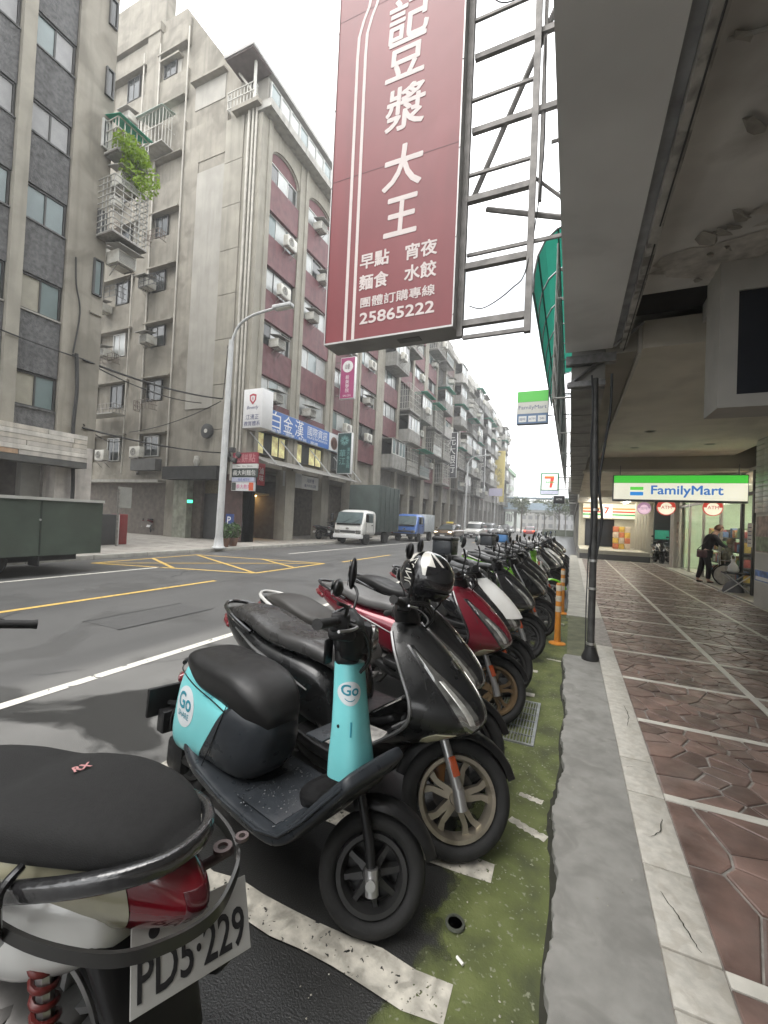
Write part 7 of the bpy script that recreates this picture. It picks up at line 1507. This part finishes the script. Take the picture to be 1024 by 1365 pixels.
pp = thing('litter_bin', 'dark red and grey box standing behind the green truck bed', 'box', (-15.2, 10.1, .12)); bx('grey_half', mat('box_grey', (.06, .06, .06), .6, var=.1), pp, -.5, .0, -.9, .0, 0, 1.1, .02); bx('red_half', mat('box_red', (.2, .03, .03), .6, var=.1), pp, -.5, .02, .06, .38, 0, 1.12, .02); bx('pale_edge', mat_wl, pp, -.5, .03, .005, .055, 0, 1.1)
sp_ = thing('sign_post', 'thin grey post with the back of a sign by the dim arcade', 'sign post', (-14.6, 9.7, .12)); MB().tube([(0, 0, 0), (0, 0, 2.0)], .04, 8).build('post', mat_bar, sp_); bx('panel', mat('sign_back', (.25, .25, .23), .6, var=.1), sp_, -.06, -.04, -.02, .5, 1.35, 2.1)
# ------------------------------------------------------------------ vehicles
def wheel_pair(t, pts, r=.3, w=.18):
    for x, y in pts:
        s = 1 if y > 0 else -1
        o_ = ob('wheel', pm(f'cw{r}{w}', lambda b: b.lathe([(r * .6, -w / 2), (r * .93, -w / 2), (r, -w * .36), (r, w * .36), (r * .93, w / 2), (r * .6, w / 2)], 24, RY), 40), mat_tyre, t, loc=(x, y, r)); ob('hubcap', pm(f'ch{r}{w}', lambda b: b.lathe([(0, w * .42), (r * .2, w * .45), (r * .55, w * .36), (r * .62, w * .5), (r * .62, -w * .5), (r * .55, -w * .36), (r * .2, -w * .45), (0, -w * .42)], 20, RY), 40), mat_alloy, o_)
CARS = {}
def car(label, x, y, hd, paint, kind='sedan', lit=None, taxi=False):
    """nose towards local +x; body loft with a cabin, windows, lamps, bumpers and wheels"""
    t = thing('car', label, 'car', (x, y, 0), R(hd), 'cars along the street')
    if kind == 'sedan':
        ks = [(-2.2, .62, .78, .22, .3, 0, 4.5), (-2.0, .64, .86, .26, .34, 0, 5), (-1.2, .62, .88, .30, .38, 0, 5), (0, .6, .88, .32, .38, 0, 5), (1.0, .58, .88, .30, .36, 0, 5), (1.8, .56, .85, .24, .34, 0, 5), (2.2, .52, .76, .14, .26, 0, 4)]
        cab = [(-1.75, .9, .70, .04, .1, 0, 4), (-1.2, .95, .74, .40, .1, 0, 4), (-.3, .95, .76, .50, .1, 0, 4), (.35, .94, .76, .42, .1, 0, 4), (1.15, .88, .72, .03, .1, 0, 4)]
    else:
        ks = [(-2.1, .7, .82, .3, .34, 0, 5), (-1.8, .7, .88, .34, .38, 0, 6), (0, .68, .9, .36, .38, 0, 6), (1.2, .66, .9, .33, .36, 0, 6), (1.9, .64, .86, .26, .34, 0, 5), (2.15, .6, .8, .18, .28, 0, 4)]
        cab = [(-2.0, 1.0, .76, .5, .1, 0, 5), (-1.6, 1.0, .78, .68, .1, 0, 5), (.2, 1.0, .8, .7, .1, 0, 5), (.75, 1.0, .78, .5, .1, 0, 4.5), (1.3, .95, .74, .04, .1, 0, 4)]
    b_ = ob('body', pm('cb' + kind, lambda b: ring_loft(b, ks, 28, 4), 50), paint, t); ob('cabin', pm('cc' + kind, lambda b: ring_loft(b, cab, 24, 4), 50), mat_dglass, t)
    ob('roof', pm('cr' + kind, lambda b: ring_loft(b, [(k[0], k[1] + k[3] - .045, k[2] * .88, .055, .02, 0, 4) for k in cab[1:-1]], 20, 4), 50), paint, t)
    for s in (-1, 1):
        ob('headlight', pm(f'chl{kind}{s}', lambda b: b.cbox(2.0, 2.2 if kind == 'sedan' else 2.14, min(s * .45, s * .72), max(s * .45, s * .72), .56, .70, .03), 40), lit or mat_lens, t); ob('tail_light', pm(f'ctl{kind}{s}', lambda b: b.cbox(-2.24 if kind == 'sedan' else -2.14, -2.05, min(s * .5, s * .76), max(s * .5, s * .76), .68, .86, .03), 40), mat('lit_red', (.9, .06, .02), .4, var=0, emit=3.0) if 'brake' in label else mat_lensr, t)
        ob('side_mirror', pm(f'csm{s}', lambda b: b.cbox(.7, .85, min(s * .88, s * 1.02), max(s * .88, s * 1.02), .92, 1.05, .03), 40), paint, t)
    ob('bumper', pm('cbf' + kind, lambda b: b.cbox(1.95, 2.27, -.7, .7, .28, .44, .04), 40), mat_plas, t); ob('grille', pm('cgr' + kind, lambda b: b.cbox(2.0, 2.235, -.4, .4, .47, .58, .02), 40), mat_acd, t); ob('number_plate', pm('cnp', lambda b: b.cbox(2.26, 2.28, -.2, .2, .33, .44, .005)), mat_wl, t)
    wheel_pair(t, [(1.35, .78), (1.35, -.78), (-1.3, .78), (-1.3, -.78)], .32)
    if taxi: ob('roof_light', pm('crl', lambda b: b.cbox(-.2, .1, -.3, .3, 1.42, 1.56, .03), 40), mat('taxi_lamp', (.7, .55, .1), .4, var=0), t)
    return t
mat_hlit = mat('lit_headlamp', (1, .86, .6), .3, var=0, emit=5.0)
car('brown-gold taxi with lit headlights coming towards the camera', -9.9, 36.6, -90, mat('brown_paint', (.12, .07, .03), .25, metal=.3, var=.05, coat=.8), lit=mat_hlit, taxi=True)
car('white and black off-road car behind the taxi', -9.3, 45.0, -90, mat_whp, 'suv')
for k, (x, y, p, lab) in enumerate(((-10.9, 62, mat_silvp, 'silver parked car just past the off-road car'), (-10.9, 68.5, mat_whp, 'white parked car in the middle of the far parked line'), (-10.8, 75, mat_char, 'charcoal parked car in the far parked line'), (-10.8, 82, mat_whp, 'farthest white parked car by the left kerb'))): car(lab, x, y, -90, p, 'sedan' if k % 2 else 'suv')
car('red car with glowing brake lights driving away down the street', -5.9, 70, 90, mat('red_car_paint', (.35, .03, .02), .25, var=.05, coat=.8))
def truck(label, x, y, cabm, boxm, bh, bl, box_label=None):
    t = thing('truck', label, 'truck', (x, y, 0), R(-90), 'trucks parked at the far kerb')
    cb_ = ring_loft(MB(), [(-.9, 1.1, .92, .86, .62, 0, 6), (-.2, 1.1, .93, .88, .62, 0, 6), (.3, 1.08, .92, .80, .60, 6, 5.5), (.62, .9, .90, .5, .45, 8, 5), (.74, .75, .86, .25, .3, 6, 4.5)], 32, 4).build('cab', cabm, t, 50)
    MB().add([(.42, -.78, 1.82), (.42, .78, 1.82), (.705, .82, 1.2), (.705, -.82, 1.2), (.40, -.78, 1.82), (.40, .78, 1.82), (.68, .82, 1.2), (.68, -.82, 1.2)], [(0, 1, 2, 3), (7, 6, 5, 4), (0, 4, 5, 1), (1, 5, 6, 2), (2, 6, 7, 3), (3, 7, 4, 0)]).build('windscreen', mat('cab_glass', (.10, .13, .13), .08, var=.1, spec=.8), cb_)
    for s in (-1, 1):
        bx('side_window', MATS['cab_glass'], cb_, -.55, .25, s * .925 - .012, s * .925 + .012, 1.25, 1.78, .005); bx('headlight', mat_lens, t, .6, .80, min(s * .5, s * .82), max(s * .5, s * .82), .62, .82, .03); bx('mirror', mat_plas, t, .55, .65, min(s * 1.05, s * 1.22), max(s * 1.05, s * 1.22), 1.3, 1.7, .02)
        MB().tube([(.5, s * .9, 1.75), (.6, s * 1.1, 1.72), (.6, s * 1.13, 1.5)], .015, 6).build('mirror_arm', mat_plas, t)
    bx('bumper', mat_wl if cabm == mat_whp else mat_plas, t, .55, .86, -.88, .88, .36, .58, .03); bx('grille', mat_acd, t, .6, .80, -.48, .48, .66, .80, .02); bx('number_plate', mat_wl, t, .862, .87, -.2, .2, .4, .52)
    for s in (-1, 1):
        for x in (-.62, .33): bx('door_seam', mat_acd, cb_, x, x + .012, s * .932 - .006, s * .932 + .006, .62, 1.8)
        bx('door_handle', mat_plas, cb_, -.52, -.36, s * .935 - .012, s * .935 + .012, 1.08, 1.13, .004); bx('side_step', mat_plas, t, -.5, .3, min(s * .8, s * .95), max(s * .8, s * .95), .4, .46, .01)
    bx('wiper_panel', mat_plas, cb_, .69, .735, -.74, .74, 1.1, 1.19, .01)
    for y in (-.35, .3): MB().tube([(.725, y, 1.2), (.62, y + .38, 1.44)], .008, 5).build('wiper', mat_plas, cb_)
    bx('emblem', mat_chrome, t, .79, .81, -.1, .1, .86, .94, .01); bx('chassis', mat_acd, t, -1.1 - bl, -.9, -.4, .4, .5, .68)
    bd = bx('cargo_body', boxm, t, -1.05 - bl, -1.05, -.98, .98, .72, bh, .02)
    for k in range(5): bx('body_rib', boxm, bd, -1.05 - bl * (k + .5) / 5 - .02, -1.05 - bl * (k + .5) / 5 + .02, .981, 1.01, .75, bh - .05)
    wheel_pair(t, [(.05, .76), (.05, -.76), (-2.6, .76), (-2.6, -.76)], .36, .22); return t
truck('white-cab truck with tall dark green canvas body parked at the far kerb', -11.35, 21.3, mat_whp, mat('dark_green_canvas', (.045, .06, .055), .7, var=.2, scale=2, bump=.2), 3.5, 3.3)
truck('blue and white truck parked behind the green canvas truck', -10.85, 28.7, mat('truck_blue', (.05, .12, .35), .3, var=.05, coat=.6), mat('truck_white_box', (.45, .48, .5), .5, var=.08), 2.0, 2.2)
# ------------------------------------------------------------------ far end: footbridge, trees, skyline
fb = thing('footbridge', 'pale blue footbridge spanning the street far ahead', 'footbridge', (0, 98, 0))
mat_fb = mat('bridge_blue', (.33, .42, .5), .6, var=.1); bx('deck', mat('bridge_deck', (.3, .31, .3), .7, var=.1), fb, -16, 4, -1.2, 1.2, 4.6, 5.1); bx('parapet', mat_fb, fb, -16, 4, -1.22, -1.15, 5.1, 6.6); bx('parapet', mat_fb, fb, -16, 4, 1.15, 1.22, 5.1, 6.6); bx('canopy', mat_fb, fb, -16, 4, -1.5, 1.5, 7.6, 7.8)
for x in (-15.5, -11.5, -3.2, .5, 3.5): bx('column', mat('bridge_column', (.3, .3, .28), .7, var=.1), fb, x - .25, x + .25, -.3, .3, 0, 7.6)
def tree(name, label, x, y, h, cr_r, seed, z0=0, leaves=900, size=.22, ma=None):
    t = thing(name, label, 'tree', (x, y, z0), 0, 'trees far down the street'); r = random.Random(seed)
    MB().tube([(0, 0, 0), (.1, 0, h * .3), (.0, .1, h * .55), (.1, 0, h * .75)], [.16, .13, .1, .05], 8).build('trunk', mat('bark', (.09, .07, .05), .9, var=.3, bump=.4), t, 40)
    cb_ = MB()
    for k in range(7):
        a = r.uniform(0, 2 * PI); p = Vec((0, 0, h * (.4 + .05 * k))); q = p + Vec((math.cos(a) * cr_r * .7, math.sin(a) * cr_r * .7, h * r.uniform(.12, .3)))
        MB().tube([p, p.lerp(q, .5) + Vec((0, 0, .15)), q], [.06, .04, .015], 6).build('limb', MATS['bark'], t)
    for k in range(11):
        while True:
            c = Vec((r.uniform(-1, 1), r.uniform(-1, 1), r.uniform(-.7, 1)))
            if c.length < 1: break
        c = Vec((c.x * cr_r * .75, c.y * cr_r * .75, h * .72 + c.z * cr_r * .7)); cr2 = cr_r * r.uniform(.25, .45)
        for _ in range(leaves // 11):
            d = Vec((r.gauss(0, 1), r.gauss(0, 1), r.gauss(0, .8))).normalized() * cr2 * r.uniform(.5, 1.1); u = Vec((r.gauss(0, 1), r.gauss(0, 1), r.gauss(0, 1))).normalized(); w = u.cross(Vec((r.gauss(0, 1), r.gauss(0, 1), r.gauss(0, 1)))).normalized(); s = size * r.uniform(.6, 1.2)
            cb_.add([c + d - u * s, c + d + w * s * .5, c + d + u * s, c + d - w * s * .5], [(0, 1, 2, 3)])
    ob('crown', cb_.mesh('crown'), ma or mat('far_foliage', (.085, .11, .05), .7, var=.4, scale=1), t); return t
for k, (x, y, h_, r_) in enumerate(((-2.2, 86, 7.5, 2.6), (-9.6, 92, 8.2, 2.8), (-5.8, 104, 8.5, 3.2), (-13, 108, 9, 3), (-1.5, 118, 10, 4), (-8.5, 122, 10.5, 4), (-16, 126, 11, 4))): tree('street_tree', ['sparse street tree nearest the footbridge on the right', 'street tree left of the footbridge middle', 'street tree right behind the footbridge', 'street tree far left behind the footbridge', 'broad tree farthest to the right behind the footbridge', 'broad tree in the middle distance beyond the footbridge', 'broad tree farthest left beyond the footbridge'][k], x, y, h_, r_, 50 + k, leaves=1100)
rs = random.Random(5); mats_sky = [mat('far_beige', (.2, .195, .175), .8, var=.1), mat('far_grey', (.2, .2, .2), .8, var=.1), mat('far_rose', (.24, .19, .18), .8, var=.1)]
for k in range(9):
    x = -60 + k * 13.5; y = 150 + rs.uniform(0, 50); w = rs.uniform(9, 14); h_ = rs.uniform(7, 12)
    t = thing('far_building', f'far pale building across the end of the street, {ORD[k + 1]} from the left', 'building', (x, y, 0), 0, 'far buildings closing the street'); bx('wall', mats_sky[k % 3], t, 0, w, 0, 12, 0, h_); bx('roof', mat('far_roof', (.28, .28, .26), .8, var=.1), t, -.3, w + .3, -.3, 12.3, h_, h_ + .5)
    for f in range(int(h_ / 3.2)):
        for c in range(int(w / 2.6)): bx('window', mat_dglass, t, .6 + c * 2.6, 2.2 + c * 2.6, -.06, -.01, 1.2 + f * 3.2, 2.8 + f * 3.2)
hl = MB(); N = 40
pts = [(-260 + 520 * i / N, 14 + 9 * math.sin(i * .5) + 6 * math.sin(i * 1.3 + 1)) for i in range(N + 1)]
hl.prism([(-260, -5)] + [(260, -5)] + [(x, z) for x, z in pts[::-1]], 330, 380, M_xz); hl.build('hills', mat('hazy_hill', (.16, .2, .15), .9, var=.2, scale=.05), kind='structure')
for k in range(3): bx('low_barrier', mat('barrier_green', (.12, .14, .1), .7, var=.2), None, -4.6 + k * 1.9, -2.75 + k * 1.9, 78, 78.6, 0, 1.1, label=f'low green planter barrier, {ORD[k + 1]} from the left, at the far crossing', cat='barrier', group='planter barriers at the far crossing')
# ------------------------------------------------------------------ people
def skin_mesh(nodes, edges, sub=2):
    me = bpy.data.meshes.new('skin'); me.from_pydata([n[0] for n in nodes], edges, []); o = bpy.data.objects.new('skin', me)
    md = o.modifiers.new('s', 'SKIN'); md.use_smooth_shade = True
    for i, n in enumerate(nodes):
        r_ = n[1]; me.skin_vertices[0].data[i].radius = r_ if isinstance(r_, tuple) else (r_, r_)
    me.skin_vertices[0].data[0].use_root = True
    o.modifiers.new('u', 'SUBSURF').levels = sub
    out = evaluated_mesh(o); out.materials.clear(); out.shade_smooth(); return out
mat_skin = mat('skin', (.50, .33, .25), .55, var=.06); mat_cloth = mat('black_cloth', (.018, .018, .02), .85, var=.2, scale=20); mat_trs = mat('black_trousers', (.015, .015, .017), .85, var=.2, scale=20)
def head_parts(t, c, yaw, tilt, hair, s=1.):
    """face with nose, eyes, mouth and ears on the body's head; hair as a cap"""
    M_ = Matrix.Translation(c) @ Matrix.Rotation(yaw, 4, 'Z') @ Matrix.Rotation(tilt, 4, 'Y')
    hd_ = MB(); rg = []
    for i in range(13):
        v = -PI / 2 + PI * i / 12; z = .118 * math.sin(v); rr_ = math.cos(v); jaw = 1 - .22 * max(0, -math.sin(v)); r = []
        for k in range(20):
            a = 2 * PI * k / 20; x = .098 * rr_ * math.cos(a) * jaw; y = .078 * rr_ * math.sin(a) * jaw
            if math.cos(a) > .93 and -.5 < math.sin(v) < .15: x += .018
            r.append((x * s, y * s, z * s))
        rg.append(r)
    h = hd_.rings(rg).build('face', mat_skin, t, 60, M=M_)
    for q in (-1, 1):
        MB().lathe([(0, .006), (.008, .004), (.011, 0)], 10).build('eye', mat('eye_dark', (.02, .015, .012), .3, var=0), h, 40, M=frame((.088 * s, q * .03 * s, .012 * s), (0, 1, 0), (0, 0, 1)))
        MB().cbox(-.016, .016, -.008, .008, -.028, .028, .007).build('ear', mat_skin, h, 60, loc=(-.005 * s, q * .08 * s, 0))
    MB().cbox(-.004, .004, -.022, .022, -.005, .005, .003).build('mouth', mat('lips', (.32, .12, .1), .5, var=0), h, 60, loc=(.086 * s, 0, -.055 * s))
    hr = MB(); rg = []
    for i in range(9):
        v = R(-28) + R(116) * i / 8; r = []
        for k in range(20):
            a = 2 * PI * k / 20; cut = .62 if (math.cos(a) > .55 and v < R(28)) else 1.0; r.append((.112 * math.cos(v) * math.cos(a) * cut * s - .008, .092 * math.cos(v) * math.sin(a) * (cut if cut < 1 else 1) * s, .132 * math.sin(v) * s))
        rg.append(r)
    hr.rings(rg).build('hair', hair, h, 60)
    return h
def hand(t, w, d, out, ma, name='hand'):
    """palm with four unequal bent fingers and a thumb leaving the side"""
    w, d, out = Vec(w), Vec(d).normalized(), Vec(out).normalized(); up = d.cross(out).normalized(); nodes = [(tuple(w), .018), (tuple(w + d * .04), (.028, .014)), (tuple(w + d * .08), (.032, .013))]; ed = [(0, 1), (1, 2)]
    for k in range(4):
        b_ = w + d * .08 + up * (-.024 + .016 * k); L_ = (.062, .074, .07, .055)[k]; i = len(nodes)
        nodes += [(tuple(b_ + d * .012), .0085), (tuple(b_ + d * L_ * .6 + out * .008), .008), (tuple(b_ + d * L_ * .75 + out * .035), .007)]; ed += [(2, i), (i, i + 1), (i + 1, i + 2)]
    i = len(nodes); nodes += [(tuple(w + d * .045 + up * .035 + out * .01), .0095), (tuple(w + d * .075 + up * .045 + out * .03), .008)]; ed += [(1, i), (i, i + 1)]
    return ob(name, skin_mesh(nodes, ed, 1), ma, t)
def standing_person():
    t = thing('person', 'standing person in black clothes bending over the wheelchair outside the store', 'person', (3.5, 14.7, .055)); T = lambda p: p
    # faces +x, upper body leaning forwards, hands on the wheelchair handles
    pel = (0, 0, .90); chest = (.10, 0, 1.22); neck = (.23, 0, 1.44); hd_ = (.31, 0, 1.56)
    sh = {s: (.17, s * .17, 1.37) for s in (-1, 1)}; el = {s: (.30, s * .22, 1.14) for s in (-1, 1)}; wr = {s: (.50, s * .21, 1.02) for s in (-1, 1)}
    hip = {s: (0, s * .09, .86) for s in (-1, 1)}; kn = {-1: (.08, -.10, .47), 1: (-.05, .10, .47)}; an = {-1: (.06, -.10, .09), 1: (-.14, .10, .09)}; toe = {-1: (.20, -.11, .03), 1: (0, .11, .03)}
    nodes = [(pel, (.14, .10)), ((.04, 0, 1.05), (.13, .10)), (chest, (.15, .11)), (neck, .055), (hd_, (.078, .09))]; ed = [(0, 1), (1, 2), (2, 3), (3, 4)]
    for s in (-1, 1):
        i = len(nodes); nodes += [(sh[s], .06), (el[s], .043), (wr[s], .028)]; ed += [(2, i), (i, i + 1), (i + 1, i + 2)]
        i = len(nodes); nodes += [(hip[s], .085), (kn[s], .058), (an[s], .038), (toe[s], .032)]; ed += [(0, i), (i, i + 1), (i + 1, i + 2), (i + 2, i + 3)]
    body = ob('body', skin_mesh(nodes, ed), mat_skin, t)
    jn = [((.01, 0, .84), (.165, .13)), ((.05, 0, 1.05), (.155, .125)), (chest, (.175, .135)), ((.19, 0, 1.38), .085)]; je = [(0, 1), (1, 2), (2, 3)]
    for s in (-1, 1):
        i = len(jn); jn += [(sh[s], .078), (el[s], .06), ((.47, s * .21, 1.035), .045)]; je += [(2, i), (i, i + 1), (i + 1, i + 2)]
    ob('jacket', skin_mesh(jn, je), mat_cloth, t)
    tn = [((0, 0, .90), (.155, .12))]; te = []
    for s in (-1, 1):
        i = len(tn); tn += [(hip[s], .102), (kn[s], .076), ((an[s][0], an[s][1], .12), .058)]; te += [(0, i), (i, i + 1), (i + 1, i + 2)]
    ob('trousers', skin_mesh(tn, te), mat_trs, t)
    for s in (-1, 1):
        sm = skin_mesh([((an[s][0] - .03, an[s][1], .055), .042), ((an[s][0] + .05, an[s][1], .045), (.045, .036)), ((toe[s][0], toe[s][1], .035), (.044, .03))], [(0, 1), (1, 2)], 2); sho = ob('shoe', sm, mat_cloth, t); MB().cbox(an[s][0] - .08, toe[s][0] + .05, an[s][1] - .045, an[s][1] + .045, -.0, .018, .008).build('sole', mat_wl, sho, 50)
        hand(t, wr[s], (.9, 0, -.35), (0, 0, -1), mat_skin)
    head_parts(t, Vec(hd_), 0, R(28), mat('brown_hair', (.10, .05, .025), .5, var=.3, scale=20))
    bg_ = bx('shoulder_bag', mat('maroon_bag', (.07, .035, .04), .6, var=.4, scale=12), t, -.24, .0, -.25, -.17, .74, .94, .03); MB().tube([tuple(v) for v in cat_rom([(-.22, -.21, .97), (-.02, -.19, 1.2), (.14, -.05, 1.44), (.16, .1, 1.36)], 5)], .012, 6).build('bag_strap', mat_cloth, bg_)
standing_person()
def wheelchair():
    wc = thing('wheelchair', 'wheelchair outside the store holding the seated person', 'wheelchair', (4.0, 14.55, .055), R(-12)); mt = mat_alloy
    for s in (-1, 1):
        w_ = MB().lathe([(.275, -.012), (.30, -.014), (.305, 0), (.30, .014), (.275, .012)], 32, RY, closed=True).build('wheel', mat_tyre, wc, 40, loc=(-.05, s * .29, .305)); MB().lathe([(0, -.006), (.26, -.004), (.26, .004), (0, .006)], 28, RY).build('spoke_cover', mat('pale_spokes', (.42, .40, .36), .5, var=.15, scale=14), w_, 40)
        MB().lathe([(.05, -.012), (.075, -.012), (.075, .012), (.05, .012)], 18, RY, closed=True).build('caster', mat_tyre, wc, 40, loc=(.36, s * .22, .078))
        MB().tube([(-.28, s * .24, .95), (-.2, s * .24, .93), (-.18, s * .24, .5), (.3, s * .24, .46), (.36, s * .22, .16)], .013, 8).tube([(-.18, s * .24, .7), (.18, s * .25, .7), (.2, s * .25, .48)], .013, 8).tube([(.3, s * .2, .46), (.46, s * .14, .14)], .012, 6).build('frame_side', mt, wc, 40)
        bx('footrest', mat_plas, wc, .4, .56, min(s * .04, s * .19), max(s * .04, s * .19), .12, .14, .005)
    bx('seat', mat_cloth, wc, -.18, .28, -.23, .23, .45, .49, .015); bx('backrest', mat_cloth, wc, -.2, -.17, -.23, .23, .5, .9, .01)
    t = thing('person', 'seated person with light brown hair and patterned top in the wheelchair', 'person', (4.0, 14.55, .055), R(-12))
    nodes = [((-.06, 0, .56), (.14, .11)), ((-.08, 0, .75), (.13, .1)), ((-.05, 0, .93), (.15, .1)), ((.01, 0, 1.08), .05), ((.06, 0, 1.19), (.075, .085))]; ed = [(0, 1), (1, 2), (2, 3), (3, 4)]
    for s in (-1, 1):
        i = len(nodes); nodes += [((-.02, s * .16, .99), .055), ((.08, s * .22, .76), .04), ((.26, s * .12, .70), .027)]; ed += [(2, i), (i, i + 1), (i + 1, i + 2)]
        i = len(nodes); nodes += [((.0, s * .1, .55), .08), ((.36, s * .11, .54), .058), ((.42, s * .12, .2), .038), ((.54, s * .12, .17), .03)]; ed += [(0, i), (i, i + 1), (i + 1, i + 2), (i + 2, i + 3)]
    ob('body', skin_mesh(nodes, ed), mat_skin, t)
    jn = [((-.06, 0, .56), (.165, .13)), ((-.07, 0, .76), (.155, .125)), ((-.05, 0, .93), (.17, .125)), ((0, 0, 1.05), .075)]; je = [(0, 1), (1, 2), (2, 3)]
    for s in (-1, 1):
        i = len(jn); jn += [((-.02, s * .165, .99), .07), ((.08, s * .225, .76), .056), ((.22, s * .14, .705), .042)]; je += [(2, i), (i, i + 1), (i + 1, i + 2)]
    ob('top', skin_mesh(jn, je), mat('camouflage_top', (.23, .21, .12), .8, var=.7, scale=11), t)
    tn = [((-.04, 0, .57), (.15, .11))]; te = []
    for s in (-1, 1):
        i = len(tn); tn += [((.04, s * .1, .56), .095), ((.36, s * .11, .55), .075), ((.41, s * .12, .24), .055)]; te += [(0, i), (i, i + 1), (i + 1, i + 2)]
        hand(t, (.26, s * .12, .70), (1, -s * .3, -.1), (0, 0, -1), mat_skin); MB().cbox(.36, .6, s * .12 - .045, s * .12 + .045, .142, .21, .025).build('shoe', mat_cloth, t, 60)
    ob('trousers', skin_mesh(tn, te), mat_trs, t); head_parts(t, Vec((.06, 0, 1.20)), 0, R(12), mat('light_brown_hair', (.32, .2, .1), .5, var=.3, scale=20))
wheelchair()
# folding table with a white plastic bag
ft = thing('folding_table', 'small black folding table with crossed white legs by the store', 'table', (3.66, 12.75, .055))
bx('top', mat_cloth, ft, -.25, .25, -.2, .2, .47, .5, .008)
for s in (-1, 1): MB().tube([(-.3, s * .18, .0), (.24, s * .18, .47)], .014, 8).build('leg', mat_wl, ft, 40); MB().tube([(.3, s * .16, .0), (-.24, s * .16, .47)], .014, 8).build('leg', mat_wl, ft, 40)
bg2 = thing('plastic_bag', 'white plastic bag standing on the small folding table', 'bag', (3.6, 12.75, .557)); rg = []
rbg = random.Random(3)
for i, (z, w) in enumerate(((0, .08), (.02, .105), (.08, .11), (.15, .09), (.21, .055), (.27, .03), (.32, .055))): rg.append([(w * (1 + rbg.uniform(-.2, .2)) * math.cos(2 * PI * k / 14), w * .7 * (1 + rbg.uniform(-.2, .2)) * math.sin(2 * PI * k / 14), z) for k in range(14)])
MB().rings(rg).build('sack', mat('thin_white_plastic', (.62, .62, .6), .4, var=.08), bg2, 70); MB().tube([(-.03, 0, .3), (-.045, 0, .39), (0, 0, .43), (.04, 0, .38), (.03, 0, .3)], .008, 6).build('handle', MATS['thin_white_plastic'], bg2, 40)
gb2 = thing('grey_bag', 'grey cloth bag on the floor under the folding table', 'bag', (3.62, 12.75, .055)); rg = []
for z, w in ((0, .17), (.03, .2), (.15, .19), (.27, .13), (.33, .06)): rg.append([(w * (1 + rbg.uniform(-.15, .15)) * math.cos(2 * PI * k / 14), w * .7 * math.sin(2 * PI * k / 14), z) for k in range(14)])
MB().rings(rg).build('sack', mat('grey_cloth', (.16, .16, .17), .8, var=.2), gb2, 70); MB().tube([(-.06, 0, .3), (-.05, 0, .42), (.05, 0, .42), (.06, 0, .3)], .01, 6).build('handle', MATS['grey_cloth'], gb2, 40)
bpy.data.scenes.remove(TMP)
# ------------------------------------------------------------------ hazy air
hz = MB().box(-270, 270, -130, 430, -2, 33.5).mesh('haze')
hm = bpy.data.materials.new('haze'); hm.use_nodes = True; hn = hm.node_tree; hn.nodes.clear()
ho = hn.nodes.new('ShaderNodeOutputMaterial'); hv = hn.nodes.new('ShaderNodeVolumePrincipled')
hv.inputs['Density'].default_value = .0026; hv.inputs['Color'].default_value = (.92, .93, .94, 1); hn.links.new(hv.outputs[0], ho.inputs['Volume'])
hz.materials.append(hm); ob('haze', hz, kind='stuff')
